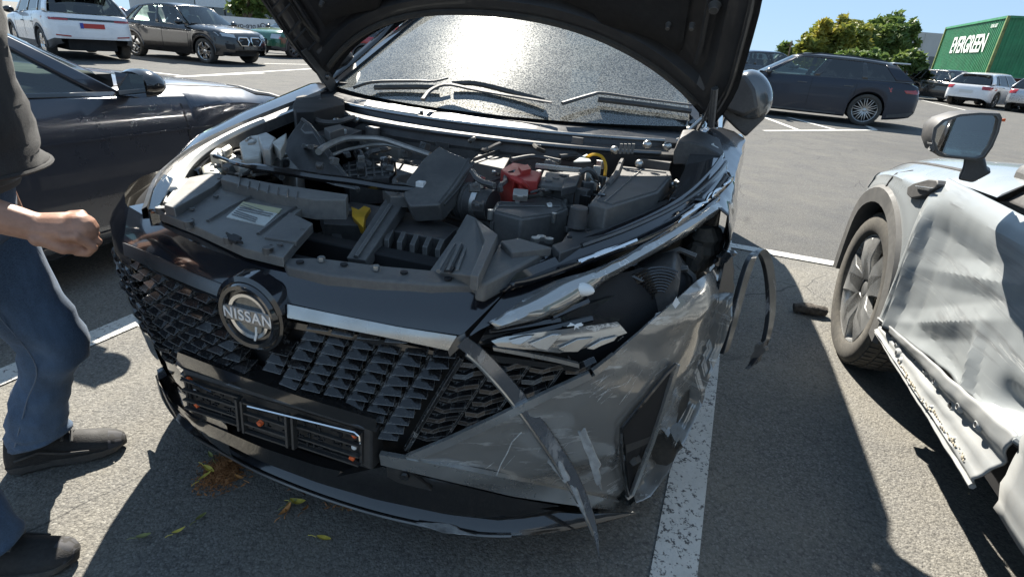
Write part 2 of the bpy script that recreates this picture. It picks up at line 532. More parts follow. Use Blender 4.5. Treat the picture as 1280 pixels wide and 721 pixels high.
# ================================================================ generic cars
# local frame: x to the car's right, y forward, origin on the ground under the middle of the car
def wheel_mesh(name, R, width, nsp, rimmat, R_rim=None, spoke='bar', tyremat=None, tread=0):
    """wheel: axis along x, outer face towards +x. returns tyre object with rim child"""
    Rr = R_rim or R * .72
    w = width / 2
    rot = Matrix.Rotation(pi / 2, 4, 'Y')
    prof = [(Rr * .97, -w * .8), (Rr, -w * .92), (R * .93, -w), (R * .985, -w * .86), (R, -w * .55), (R, w * .55), (R * .985, w * .86), (R * .93, w), (Rr * 1.04, w * .96), (Rr, w * .86), (Rr * .985, w * .6)]
    mb = MB().lathe(prof, rot, 40)
    if tread:                                                  # tread blocks proud of the casing
        for k in range(tread):
            for row, (xx, ww) in enumerate(((-w*.66, w*.34), (-w*.22, w*.36), (w*.22, w*.36), (w*.66, w*.34))):
                a = 2 * pi * (k + .5 * (row % 2)) / tread
                rr = R + (.003 if abs(xx) < w*.5 else -.003)
                mb.box(Vector((xx, cos(a) * rr, sin(a) * rr)), (ww, 2*pi*R/tread*.74, .012), Matrix.Rotation(a - pi/2, 3, 'X'))
    tyre = mb.build(name, tyremat or MT['rubber'], None, angle=50)
    rb = MB()
    rb.lathe([(Rr * .985, -w * .8), (Rr * .93, -w * .7), (Rr * .90, w * .55), (Rr * .95, w * .78), (Rr * 1.0, w * .84), (Rr * .985, w * .6)], rot, 40)
    fx = w * .62
    rb.lathe([(.001, fx + .012), (Rr * .12, fx + .012), (Rr * .2, fx), (Rr * .22, fx - .05)], rot, 16)
    thin = .55 if nsp >= 10 else 1.0
    for k in range(nsp):
        a0 = 2 * pi * k / nsp
        for da in ((0,) if spoke == 'bar' else (-.16, .16)):
            wi, wo = (.13, .085) if spoke == 'bar' else (.075, .05)
            if spoke == 'wide': wi, wo = .16, .20
            path = []
            for s_ in (0, .5, 1):
                r = lerp(Rr * .16, Rr * .95, s_); a = a0 + da * (.55 + .75 * s_)
                path.append(Vector((fx + .012 - .03 * abs(s_ - .5) + .012 * s_, cos(a) * r, sin(a) * r)))
            tang = Vector((0, -sin(a0), cos(a0)))
            rb.ribbon(path, [tang * Rr * thin * lerp(wi, wo, q) for q in (0, .5, 1)], Vector((.016, 0, 0)))
    rim = rb.build('rim', rimmat, tyre, bevel=.003, seg=1)
    bk = MB().lathe([(.001, -w * .3), (Rr * .92, -w * .3), (Rr * .92, -w * .28), (.001, -w * .28)], rot, 24).build('brake_disc', MT['dark'], tyre)
    return tyre
def copy_tree(o, parent=None):
    c = o.copy(); COL.objects.link(c)
    if parent is not None: c.parent = parent
    for ch in list(o.children): copy_tree(ch, c)
    return c
def bvh_of(objs):
    from mathutils.bvhtree import BVHTree
    vs, fs = [], []
    for o in objs:
        k = len(vs)
        vs += [v.co.copy() for v in o.data.vertices]
        fs += [tuple(i + k for i in p.vertices) for p in o.data.polygons]
    return BVHTree.FromPolygons(vs, fs)
def patch(bvh, quad, d, off=.005, n=6, m=4, thick=.008):
    """quad: 4 corner points (tl, tr, br, bl); projected along d on the body, raised by off"""
    q = [Vector(p) for p in quad]; d = Vector(d).normalized()
    rows = []
    for j in range(m + 1):
        a = q[0].lerp(q[3], j / m); b = q[1].lerp(q[2], j / m)
        r = []
        for i in range(n + 1):
            h = bvh.ray_cast(a.lerp(b, i / n) - d * 3, d)
            r.append(h[0] - d * off if h[0] is not None else None)
        rows.append(r)
    ok = [(i, j) for j, r in enumerate(rows) for i, v in enumerate(r) if v is not None]
    for j, r in enumerate(rows):
        for i, v in enumerate(r):
            if v is None:
                k = min(ok, key=lambda t: (t[0] - i) ** 2 + (t[1] - j) ** 2)
                r[i] = rows[k[1]][k[0]].copy()
    mb = MB().grid(rows)
    back = [[p + d * thick for p in r] for r in rows]
    mb.grid(back)
    edge = rows[0] + [r[-1] for r in rows[1:]] + rows[-1][::-1][1:] + [r[0] for r in rows[::-1][1:-1]]
    edge2 = back[0] + [r[-1] for r in back[1:]] + back[-1][::-1][1:] + [r[0] for r in back[::-1][1:-1]]
    mb.grid([edge, edge2], True)
    return mb

def car(name, label, sp, loc, yaw, group=None, root=None, tf=None):
    P = sp['paint']; L, Wd, H = sp['L'], sp['W'], sp['H']
    if root is None: root = thing(name, label, 'car', (loc[0], loc[1], 0), -yaw, group or 'cars parked around the lot')
    yf, yr = L / 2, -L / 2
    axf = sp['axf']; axr = sp['axr']; R = sp['R']; Ra = R + sp.get('gap', .045)
    sill = sp.get('sill', .2)
    plan, belt, top, low = sp['plan'], sp['belt'], sp['top'], sp['low']
    y0, y1 = sp.get('yrange', (yr, yf))
    ys = [lerp(y0, y1, i / 56) for i in range(57)]
    for ax in (axf, axr):
        if ax is None: continue
        ys += [ax - Ra * .999, ax + Ra * .999, ax - Ra - .004, ax + Ra + .004] + [ax + Ra * cos(pi * k / 14) for k in range(1, 14)]
    ys = sorted(y for y in set(ys) if y0 <= y <= y1)
    def zb(y):
        z = stab(low, y)
        for ax in (axf, axr):
            if ax is not None and abs(y - ax) < Ra: z = max(z, R + sqrt(max(0, Ra*Ra - (y - ax)**2)))
        return z
    dent = sp.get('dent')
    clad, up = [], []
    def prof(y):
        w = stab(plan, y); b = stab(belt, y); tp = stab(top, y); l = zb(y)
        h = max(.02, b - l)
        tt = sp.get('tumble', .06)
        pts = [(w - .05, l), (w - .012, l + min(.03, h * .1)), (w - .004, l + h * .22)]
        pts += [(w + .004, l + h * .40), (w, l + h * .58), (w - .008, l + h * .72), (w - .008, l + h * .80), (w - .022, l + h * .9), (w - tt, b)]
        pts += [(max(.02, (w - tt) * .93), lerp(b, tp, .45)), (max(.015, (w - tt) * .8), lerp(b, tp, .8)), (max(.01, (w - tt) * .5), tp - .004), (0, tp)]
        return pts
    for y in ys:
        pts = prof(y)
        full = [Vector((-x, y, z)) for x, z in pts] + [Vector((x, y, z)) for x, z in pts[-2::-1]]
        if dent: full = [dent(p) for p in full]
        up.append(full)
    T = tf or (lambda p: p)
    nP = 13
    k0 = sp.get('cladrow', 0)
    body = MB().grid([r[k0:len(r)-k0] for r in up])
    for r in (up[0], up[-1]):
        rr = r[k0:len(r)-k0]
        body.add(rr, [(i, i + 1, len(rr) - 2 - i, len(rr) - 1 - i) for i in range(len(rr) // 2 - 1)] + [(len(rr)//2 - 1, len(rr)//2, len(rr)//2 + 1)])
    bo = body.build(sp.get('bodyname', 'body'), P, root, angle=38, tf=T, sub=0)
    if k0:
        for side in (0, 1):
            rows = [(r[:k0+1] if side == 0 else r[-k0-1:]) for r in up]
            MB().grid(rows).build('sill_cladding', sp.get('cladmat', MT['plastic']), root, tf=T)
    # wheel arches, wells, under body
    aw = sp.get('archw', .0)
    wells = MB()
    for ax in (axf, axr):
        if ax is None: continue
        for s_ in (-1, 1):
            w = stab(plan, ax)
            if aw:
                rows = []
                for k in range(25):
                    a = -.12 + (pi + .24) * k / 24
                    c_, n_ = cos(a), sin(a)
                    xx = s_ * (stab(plan, ax + Ra * c_) + .012)
                    rows.append([Vector((xx - s_ * .07, ax + c_ * (Ra - .004), R + n_ * (Ra - .004))), Vector((xx + s_ * .004, ax + c_ * (Ra - .004), R + n_ * (Ra - .004))), Vector((xx + s_ * .004, ax + c_ * (Ra + aw * .8), R + n_ * (Ra + aw * .8))), Vector((xx - s_ * .012, ax + c_ * (Ra + aw), R + n_ * (Ra + aw)))])
                MB().grid(rows).build('wheel_arch', sp.get('cladmat', MT['plastic']), root, tf=T)
            rows = []
            for k in range(17):
                a = pi * k / 16
                rows.append([Vector((s_ * (w - .03), ax + cos(a) * (Ra + .002), R + sin(a) * (Ra + .002))), Vector((s_ * (w - .42), ax + cos(a) * (Ra + .002), R + sin(a) * (Ra + .002)))])
            wells.grid(rows)
    yb0, yb1 = max(y0, yr + .25), min(y1, yf - .25)
    wb_ = Wd / 2 - .42
    wells.box((0, (yb0 + yb1) / 2, .52), (wb_ * 2, yb1 - yb0, .56))
    wells.box((0, (axr + R + .05 + (axf if axf is not None else y1) - R - .05) / 2, .5), (Wd - .24, ((axf if axf is not None else y1) - axr) - 2 * R - .1, .5))
    wells.build('underbody', MT['dark'], root, smooth=False, tf=T)
    # wheels
    for ax in (axf, axr):
        if ax is None: continue
        for s_ in (-1, 1):
            wo = copy_tree(sp['wheel'], root)
            wo.location = T(Vector((s_ * (stab(plan, ax) - sp.get('wheelin', .125)), ax, R)))
            flip = (s_ < 0)
            if tf is not None: flip = not flip
            wo.rotation_euler = (random.uniform(0, 6), 0, pi if flip else 0)
    gh = sp.get('gh')
    if gh: greenhouse(root, sp, gh, P, T)
    return root, bo

def greenhouse(root, sp, g, P, T):
    """g: yA,zA (screen base centre) yAt (screen top) yCt (roof rear) yC,zC (rear base); wb half width at belt; wr at roof; roof: [(y,z)], sidebelt: fn"""
    yA, zA, yAt, yCt, yC, zC = g['yA'], g['zA'], g['yAt'], g['yCt'], g['yC'], g['zC']
    wb, wr, zr = g['wb'], g['wr'], g['roof']
    bow = g.get('bow', .16)
    yAs, yCs = yA - bow, yC + g.get('rbow', .08)            # pillar feet on the side
    def roofz(y): return stab(zr, y)
    def roofw(y): return stab(g['roofw'], y) if 'roofw' in g else wr
    edge = lambda y: roofz(y) - g.get('rdrop', .055)
    # roof
    rows = []
    for i in range(21):
        y = lerp(yCt, yAt, i / 20)
        w = roofw(y); z = roofz(y); e = edge(y)
        row = []
        for k in range(-6, 7):
            u = k / 6
            dy = 0
            if i == 20: dy = .07 * (1 - u * u) - .0
            if i == 0: dy = -.04 * (1 - u * u)
            row.append(Vector((w * u, y + dy, z - (z - e) * abs(u) ** 3.2)))
        rows.append(row)
    MB().grid(rows).build('roof', g.get('roofmat', P), root, solid=.03, tf=T)
    # front screen
    def screen(ya, za, yt, bow_, tb, nm, mt, wbb):
        rws = []
        for j in range(9):
            v = j / 8
            r = []
            for k in range(-8, 9):
                u = k / 8
                base = Vector((wbb * u * .97, ya - bow_ * u * u, za))
                t_ = Vector((roofw(yt) * u * .97, yt + tb * (1 - u * u), (roofz(yt) - (roofz(yt) - edge(yt)) * abs(u) ** 3.2) - .006))
                q = base.lerp(t_, v); 
                r.append(q)
            rws.append(r)
        MB().grid(rws).build(nm, mt, root, tf=T)
    if not g.get('noscreen'): screen(yA, zA, yAt, bow, .07, 'windscreen', g.get('wsmat', MT['glass']), wb)
    screen(yC, zC, yCt, -g.get('rbow', .08), -.04, 'rear_window', g.get('rearmat', g.get('sidemat', MT['glass'])), wb * g.get('rwf', .93))
    # side glass and pillars on a ruled surface between belt and roof edge
    beltz = g['beltz']
    def sidept(s_, u, v, out=0):
        yb = lerp(yAs, yCs, u); yt = lerp(yAt - .02, yCt + .02, u)
        zb_ = stab(beltz, yb)
        wbb = stab(g['wbt'], yb) if 'wbt' in g else wb
        pb = Vector((s_ * (wbb + out), yb, zb_)); pt = Vector((s_ * (roofw(yt) + out), yt, edge(yt) + .0))
        q = pb.lerp(pt, v); q.x += s_ * .02 * sin(pi * v)
        return q
    cuts = g['cuts']                                          # [(u0,u1,'glass'/'tint')]
    for s_ in (-1, 1):
        for u0, u1, mm in cuts:
            rws = [[sidept(s_, lerp(u0, u1, i / 8), v / 4, -.012) for v in range(5)] for i in range(9)]
            MB().grid(rws).build('side_window', MT[mm], root, tf=T)
        def strip(ua, ub, mt_, nm, out=.0, va=0, vb=1):
            n = 10
            rws = [[sidept(s_, lerp(ua, ub, i / n), lerp(va, vb, v / 4), out) for v in range(5)] for i in range(n + 1)]
            MB().grid(rws).build(nm, mt_, root, solid=.03, tf=T)
        pw = g.get('pw', .035)
        us = [0] + [c for c in g['pillars']] + [1]
        strip(-.012, pw, g.get('pillmat', P), 'front_pillar', .004)
        strip(1 - g.get('cw', pw * 2), 1.012, g.get('cmat', P), 'rear_pillar', .004)
        for c in g['pillars']: strip(c - pw * .5, c + pw * .5, MT['gloss'], 'door_pillar', .0)
        strip(0, 1, g.get('railmat', P), 'roof_rail', .004, .93, 1.03)
        strip(0, 1, g.get('trim', MT['gloss']), 'window_trim', .005, -.02, .035)
    # dark cabin floor and seats
    cb = MB()
    ym = (yAs + yCs) / 2
    cb.box((0, (yA + yC) / 2, zA - .12), (wb * 1.8, yA - yC - .3, .06))
    cb.box((0, yA - bow - .1, zA - .02), (wb * 1.8, .3, .1))
    cb.build('cabin_floor', MT['dark'], root, tf=T, smooth=False)
    if g.get('seats', True):
        for yy in (yAs - .95, yAs - 1.75):
            for xx in (-.37, .37):
                sb = MB()
                sb.prism([(xx - .22, yy, zA - .1), (xx + .22, yy, zA - .1), (xx + .17, yy - .12, zA + .22), (xx - .17, yy - .12, zA + .22)], (0, -.1, 0))
                sb.prism([(xx - .12, yy - .13, zA + .24), (xx + .12, yy - .13, zA + .24), (xx + .1, yy - .15, zA + .42), (xx - .1, yy - .15, zA + .42)], (0, -.07, 0))
                sb.build('seat', MT['seat'], root, bevel=.03, tf=T)

def frame2(p, q, dist_along, side, half):
    """car pose from two ground points (rear/front wheel contact on one side)"""
    p, q = Vector(p.xy), Vector(q.xy)
    d = (q - p).normalized()
    return d, atan2(d.x, d.y)
PAINT = dict(
    black=mat('black_car_paint', (.006, .007, .009), .2, coat=.8, dust=((.2, .19, .17), .03, 3), rvar=.05),
    white=mat('white_car_paint', (.72, .73, .74), .3, coat=1, var=(3, .03)),
    green=mat('green_car_paint', (.012, .10, .055), .25, metal=.2, coat=1, rvar=.05),
    red=mat('red_car_paint', (.35, .012, .02), .25, coat=1),
    blue=mat('dark_blue_matt_paint', (.030, .035, .047), .38, metal=.5, coat=.15, rvar=.05),
    silver=mat('silver_car_paint', (.45, .46, .47), .3, metal=.7, coat=1),
    navy=mat('navy_car_paint', (.012, .018, .03), .22, coat=1),
)
WH = {}
def wheels():
    WH['five'] = wheel_mesh('wheel', .345, .23, 5, MT['chrome'], spoke='wide')
    WH['twin'] = wheel_mesh('wheel', .35, .25, 10, MT['satin'], .265, spoke='twin')
    WH['small'] = wheel_mesh('wheel', .32, .21, 7, MT['satin'], spoke='twin')
    WH['dark'] = wheel_mesh('wheel', .33, .22, 8, MT['darksatin'], spoke='bar')
wheels()
PROTOS = list(WH.values())

def suvspec(L, W, H, paint, wheel, **k):
    """crossover proportions"""
    h, w = L / 2, W / 2
    d = dict(L=L, W=W, H=H, paint=paint, wheel=wheel, R=.345, axf=h - .86, axr=-h + .86, sill=.22, archw=.06, cladrow=2,
        plan=[(-h, w - .22), (-h + .06, w - .12), (-h + .25, w - .035), (-h + .8, w), (h - .8, w), (h - .3, w - .05), (h - .1, w - .16), (h, w - .32)],
        low=[(-h, .42), (-h + .3, .28), (-h + .8, .22), (h - .8, .22), (h - .3, .24), (h, .34)],
        belt=[(-h, .86), (-h + .1, .97), (-h + .4, 1.02), (0, .98), (h - 1.2, .97), (h - .4, .90), (h - .08, .78), (h, .66)],
        top=[(-h, .90), (-h + .06, 1.0), (-h + .4, 1.03), (0, 1.02), (h - 1.35, 1.06), (h - .6, 1.0), (h - .2, .92), (h - .05, .82), (h, .70)],
        gh=dict(yA=h - 1.2, zA=1.04, yAt=h - 1.95, yCt=-h + .45, yC=-h + .10, zC=1.02, wb=w - .075, wr=w - .26,
            roof=[(-h + .45, H - .09), (-h + 1.1, H - .02), (0, H), (h - 1.95, H - .07)],
            beltz=[(-h, 1.03), (0, .985), (h - 1.2, .96)], cuts=[(.0, .40, 'glass'), (.40, .74, 'tint'), (.74, .93, 'tint')], pillars=[.40, .74], cw=.12))
    gk = k.pop('gh', {})
    d.update(k); d['gh'].update(gk)
    return d
def pose(pr, pf, side, sp):
    """pr, pf: pixels of the rear and front tyre contact on the visible side (side=+1 right, -1 left). keeps the rear contact"""
    a, b = gp(*pr), gp(*pf)
    d = Vector((b - a).xy).normalized(); yaw = atan2(d.x, d.y)
    X = Vector((cos(yaw), -sin(yaw)))
    m = (Vector(a.xy) + Vector(b.xy)) / 2 if True else a
    c = m - X * side * (sp['W'] / 2 - .1) - d * ((sp['axf'] + sp['axr']) / 2)
    return (c.x, c.y), yaw
def pt(name, bv, quad, d, m, root, off=.005, n=6, mm=4, thick=.008):
    return patch(bv, quad, d, off, n, mm, thick).build(name, m, root)
def mirrors(root, sp, mt, y=None, z=1.08):
    for s_ in (-1, 1):
        w = sp['W'] / 2
        y_ = sp['gh']['yA'] - sp['gh'].get('bow', .16) - .18 if y is None else y
        mb = MB().sphere((s_ * (w + .10), y_, z), 1, 12, 8, (.125, .07, .085))
        mb.box((s_ * (w - .02), y_ - .01, z - .05), (.12, .05, .03))
        mb.build('door_mirror', mt, root)
def sidelines(root, bv, sp, ys, hy, s_=1):
    """door gaps and handles on side s_"""
    x = s_ * 2
    for y in ys:
        pt('door_gap', bv, [(x, y - .005, .95), (x, y + .005, .95), (x, y + .005, .34), (x, y - .005, .34)], (-s_, 0, 0), MT['dark'], root, .0025, n=1, mm=10, thick=.003)
    for y in hy:
        pt('door_handle', bv, [(x, y - .1, .86), (x, y + .1, .86), (x, y + .1, .835), (x, y - .1, .835)], (-s_, 0, 0), MT['plastic'], root, .02, n=4, mm=2, thick=.02)

# ---- black crossover, front right corner towards us
sp = suvspec(4.5, 1.85, 1.58, PAINT['black'], WH['five'], cladmat=PAINT['black'],
    gh=dict(yCt=-2.25 + .9, yC=-2.25 + .22, cuts=[(.0, .44, 'glass'), (.44, .80, 'glass'), (.80, .9, 'tint')], pillars=[.44, .80],
            roof=[(-1.35, 1.47), (-.8, 1.545), (-.1, 1.58), (.3, 1.52)]))
loc, yaw = pose((171, 70), (263, 80), 1, sp)
r, b = car('crossover_car', 'black crossover with twin chrome framed grille openings and bright five spoke wheels, far left', sp, loc, yaw)
CAR_X2 = r
bv = bvh_of([b])
h = 2.25
for s_ in (-1, 1):
    pts = [(s_*.08, 3, .77), (s_*.38, 3, .77), (s_*.47, 3, .69), (s_*.36, 3, .55), (s_*.1, 3, .55), (s_*.04, 3, .66)]
    ring = []
    for px_, py_, pz_ in pts:
        hit = bv.ray_cast(Vector((px_, py_, pz_)), Vector((0, -1, 0)))
        ring.append((hit[0] if hit[0] else Vector((px_, h, pz_))) + Vector((0, .03, 0)))
    f = MB().tube(ring + [ring[0]], .02, 6).build('grille_frame', MT['chrome'], r)
    MB().prism([p - Vector((0, .012, 0)) for p in ring], (0, -.03, 0)).build('grille_mesh', MT['dark'], f)
    pt('headlight', bv, [(s_*.5, 3, .84), (s_*.86, 3, .88), (s_*.86, 3, .79), (s_*.5, 3, .75)], (0, -1, 0), MT['lamp'], r, .012)
    pt('air_intake', bv, [(s_*.58, 3, .56), (s_*.8, 3, .6), (s_*.78, 3, .4), (s_*.6, 3, .4)], (0, -1, 0), MT['dark'], r, .01)
pt('lower_intake', bv, [(-.5, 3, .44), (.5, 3, .44), (.45, 3, .36), (-.45, 3, .36)], (0, -1, 0), MT['dark'], r, .01)
pt('number_plate', bv, [(-.26, 3, .545), (.26, 3, .545), (.26, 3, .44), (-.26, 3, .44)], (0, -1, 0), MT['darksatin'], r, .03)
sidelines(r, bv, sp, (.85, -.15, -1.05), (-.02, -.95))
mirrors(r, sp, PAINT['black'])

# ---- white suv, rear towards us
sp = suvspec(4.4, 1.9, 1.65, PAINT['white'], WH['five'], R=.36, gh=dict(cuts=[(.0, .42, 'tint'), (.42, .76, 'tint'), (.76, .92, 'tint')], roofmat=PAINT['black'], rearmat=MT['tint']))
sp['belt'] = [(-2.2, .9), (-2.1, 1.08), (-1.8, 1.12), (0, 1.05), (1, 1.0), (1.8, .92), (2.12, .8), (2.2, .68)]
sp['top'] = [(-2.2, .94), (-2.14, 1.09), (-1.8, 1.13), (0, 1.08), (.85, 1.1), (1.6, 1.02), (2.0, .94), (2.15, .84), (2.2, .72)]
sp['gh'].update(zC=1.12, zA=1.08, beltz=[(-2.2, 1.12), (0, 1.06), (1, 1.02)])
pc = gp(126, 72); yaw = radians(-52)
dv = Vector((sin(yaw), cos(yaw))); xv = Vector((cos(yaw), -sin(yaw)))
loc = Vector(gp(155, 75).xy) + dv * 1.34 - xv * .82
r, b = car('white_suv', 'white suv with black lower bumper and red number plate, tail towards us at top left', sp, loc, yaw)
bv = bvh_of([b]); B_ = (0, 1, 0)
pt('trim_band', bv, [(-.9, -3, 1.0), (.9, -3, 1.0), (.86, -3, .95), (-.86, -3, .95)], B_, MT['gloss'], r, .012, n=14)
for s_ in (-1, 1):
    pt('tail_lamp', bv, [(s_*.5, -3, .985), (s_*.93, -3, 1.0), (s_*.93, -3, .94), (s_*.5, -3, .945)], B_, MT['redlamp'], r, .02)
    pt('reflector', bv, [(s_*.5, -3, .60), (s_*.8, -3, .62), (s_*.8, -3, .59), (s_*.5, -3, .57)], B_, MT['redlamp'], r, .012)
pl_ = pt('number_plate', bv, [(-.26, -3, .89), (.26, -3, .89), (.26, -3, .78), (-.26, -3, .78)], B_, MT['red'], r, .02)
pt('plate_band', bv, [(-.27, -3, .9), (-.2, -3, .9), (-.2, -3, .77), (-.27, -3, .77)], B_, mat('blue_band', (.03, .05, .3), .4), r, .024, n=2)
pt('lower_bumper', bv, [(-.86, -3, .56), (.86, -3, .56), (.8, -3, .30), (-.8, -3, .30)], B_, MT['gloss'], r, .012, n=10)
pt('skid_panel', bv, [(-.6, -3, .5), (.6, -3, .5), (.52, -3, .36), (-.52, -3, .36)], B_, MT['satin'], r, .024, n=10)
sidelines(r, bv, sp, (.8, -.1, -.95), (.0, -.9), -1)
mirrors(r, sp, PAINT['black'])
MB().box((0, -1.85, 1.6), (1.2, .3, .04)).build('spoiler', PAINT['black'], r, bevel=.015)

# ---- small green car
sp = suvspec(4.1, 1.8, 1.5, PAINT['green'], WH['dark'], gh=dict(roofmat=PAINT['white']))
loc, yaw = pose((432, 73), (346, 73), -1, sp)
r, b = car('compact_car', 'small green car with black wheel arches, its nose beside the black crossover', sp, loc, yaw)
bv = bvh_of([b])
pt('headlight', bv, [(-.55, 3, .84), (-.82, 3, .84), (-.82, 3, .68), (-.55, 3, .68)], (0, -1, 0), MT['lamp'], r, .01)
pt('headlight', bv, [(.55, 3, .84), (.82, 3, .84), (.82, 3, .68), (.55, 3, .68)], (0, -1, 0), MT['lamp'], r, .01)
pt('grille', bv, [(-.4, 3, .66), (.4, 3, .66), (.35, 3, .42), (-.35, 3, .42)], (0, -1, 0), MT['dark'], r, .01)
pt('tail_lamp', bv, [(-.6, -3, .9), (-.85, -3, .9), (-.85, -3, .72), (-.6, -3, .72)], B_, MT['redlamp'], r, .01)
sidelines(r, bv, sp, (.7, -.4), (-.3,), -1); mirrors(r, sp, PAINT['black'])

# ---- dark estate car on the right
h = 2.52
sp = suvspec(5.05, 1.96, 1.50, PAINT['blue'], WH['twin'], R=.355, cladmat=PAINT['blue'], axf=h - .90, axr=-h + 1.01, archw=.0, cladrow=1, gap=.03,
    low=[(-h, .36), (-h + .1, .27), (-h + .8, .17), (h - .8, .17), (h, .24)],
    belt=[(-h, .72), (-h + .05, .90), (-h + .4, 1.0), (0, .98), (h - 1.5, .95), (h - .4, .82), (h - .06, .7), (h, .6)],
    top=[(-h, .76), (-h + .04, .93), (-h + .4, 1.01), (0, 1.0), (h - 1.6, 1.0), (h - .6, .9), (h - .15, .78), (h, .64)],
    gh=dict(yA=h - 1.45, zA=.99, yAt=h - 2.25, yCt=-h + .62, yC=-h + .10, zC=.98, wr=.68, rbow=.12,
        roof=[(-h + .62, 1.40), (-h + 1.3, 1.47), (0, 1.5), (h - 2.25, 1.42)], beltz=[(-h, 1.02), (0, .985), (h - 1.5, .95)],
        cuts=[(.0, .38, 'glass'), (.38, .70, 'tint'), (.70, .93, 'tint')], pillars=[.38, .70], cw=.1, trim=MT['gloss'], railmat=MT['gloss']))
a_ = gp(1074, 157); yaw = radians(-66)
dv = Vector((sin(yaw), cos(yaw))); xv = Vector((cos(yaw), -sin(yaw)))
loc = Vector(a_.xy) + xv * .90 - dv * sp['axr']
r, b = car('estate_car', 'large dark blue estate car with black multi spoke wheels, side on behind the damaged car', sp, loc, yaw)
CAR_M5 = r
bv = bvh_of([b])
for s_ in (-1, 1):
    pt('tail_lamp', bv, [(s_*.35, -3, .86), (s_*.97, -3, .88), (s_*.97, -3, .79), (s_*.35, -3, .81)], B_, MT['redlamp'], r, .012, n=8)
    pt('headlight', bv, [(s_*.5, 3, .72), (s_*.9, 3, .76), (s_*.9, 3, .66), (s_*.5, 3, .62)], (0, -1, 0), MT['lamp'], r, .012)
pt('tail_lamp', bv, [(-2, -h + .02, .87), (-2, -h + .36, .85), (-2, -h + .3, .79), (-2, -h + .04, .78)], (1, 0, 0), MT['redlamp'], r, .008)
pt('diffuser', bv, [(-.85, -3, .42), (.85, -3, .42), (.75, -3, .29), (-.75, -3, .29)], B_, MT['plastic'], r, .02, n=8)
pt('rear_skirt', bv, [(-2, -h + .02, .40), (-2, -h + .55, .30), (-2, -h + .55, .24), (-2, -h + .02, .32)], (1, 0, 0), MT['plastic'], r, .02)
pt('side_skirt', bv, [(-2, h - 1.4, .24), (-2, -h + 1.6, .24), (-2, -h + 1.6, .19), (-2, h - 1.4, .19)], (1, 0, 0), MT['plastic'], r, .025, n=12)
MB().box((0, -h + .52, 1.40), (1.25, .34, .035)).build('spoiler', PAINT['silver'], r, bevel=.012)
sidelines(r, bv, sp, (.85, -.25, -1.2), (-.05, -1.05), -1)
mirrors(r, sp, MT['darksatin'], z=1.03)
for s_ in (-1, 1):
    MB().tube([(s_*.62, y, stab(sp['gh']['roof'], y) + .0) for y in (-1.7, -1.0, -.3, .2)], .016, 6).build('roof_bar', MT['gloss'], r)

# ---- black hatchback, white hatchback, silver car on the far right
sp = suvspec(4.3, 1.77, 1.43, PAINT['black'], WH['small'], R=.32, archw=0, cladrow=0, axf=1.42, axr=-1.28, gh=dict(wr=.6))
for kx in ('belt', 'top'): sp[kx] = [(y, z - .1) for y, z in sp[kx]]
sp['low'] = [(y, z - .05) for y, z in sp['low']]
sp['gh'].update(zA=.94, zC=.92, beltz=[(-2.2, .93), (0, .9), (1, .87)])
loc, yaw = pose((1146, 124), (1189, 130), 1, sp)
r, b = car('hatchback', 'black hatchback with silver wheels, between the dark estate car and the white hatchback', sp, loc, yaw)
bv = bvh_of([b])
sidelines(r, bv, sp, (.8, -.2), (-.1, -.9)); mirrors(r, sp, PAINT['black'], z=.98)
pt('tail_lamp', bv, [(.5, -3, .86), (.8, -3, .86), (.8, -3, .72), (.5, -3, .72)], B_, MT['redlamp'], r, .01)
pt('tail_lamp', bv, [(-.5, -3, .86), (-.8, -3, .86), (-.8, -3, .72), (-.5, -3, .72)], B_, MT['redlamp'], r, .01)
pt('headlight', bv, [(.5, 3, .7), (.8, 3, .72), (.8, 3, .6), (.5, 3, .58)], (0, -1, 0), MT['lamp'], r, .01)
sp2 = dict(sp); sp2['paint'] = PAINT['white']; sp2['gh'] = dict(sp['gh'], cuts=[(.0, .40, 'tint'), (.40, .74, 'tint'), (.74, .93, 'tint')], rearmat=MT['tint']); sp2['cladmat'] = PAINT['white']
yaw = radians(58)
dv = Vector((sin(yaw), cos(yaw))); xv = Vector((cos(yaw), -sin(yaw)))
loc = Vector(gp(1238, 136).xy) - xv * .80 - dv * sp['axr']
r, b = car('hatchback', 'white hatchback with a red tail lamp, parked below the green container', sp2, loc, yaw)
bv = bvh_of([b])
for s_ in (-1, 1):
    pt('tail_lamp', bv, [(s_*.52, -3, .86), (s_*.88, -3, .86), (s_*.88, -3, .72), (s_*.56, -3, .72)], B_, MT['redlamp'], r, .012)
pt('tail_lamp', bv, [(2, -2.12, .86), (2, -1.85, .84), (2, -1.95, .74), (2, -2.12, .74)], (-1, 0, 0), MT['redlamp'], r, .008)
pt('number_plate', bv, [(-.26, -3, .68), (.26, -3, .68), (.26, -3, .57), (-.26, -3, .57)], B_, MT['plate'], r, .015)
pt('rear_diffuser', bv, [(-.7, -3, .34), (.7, -3, .34), (.6, -3, .26), (-.6, -3, .26)], B_, MT['plastic'], r, .012)
sidelines(r, bv, sp2, (.8, -.25), (-.12, -.95)); mirrors(r, sp2, PAINT['white'], z=.98)
MB().box((0, -1.72, 1.33), (1.1, .26, .03)).build('spoiler', PAINT['white'], r, bevel=.01)
sp3 = dict(sp2); sp3['paint'] = PAINT['silver']; sp3['cladmat'] = PAINT['silver']
loc = Vector(gp(1277, 141).xy) + dv * 1.6
r, b = car('silver_car', 'silver car cut off by the right edge, just its tail in view', sp3, loc, radians(50))
bv = bvh_of([b])
for s_ in (-1, 1): pt('tail_lamp', bv, [(s_*.52, -3, .9), (s_*.88, -3, .9), (s_*.88, -3, .72), (s_*.56, -3, .72)], B_, MT['redlamp'], r, .012)
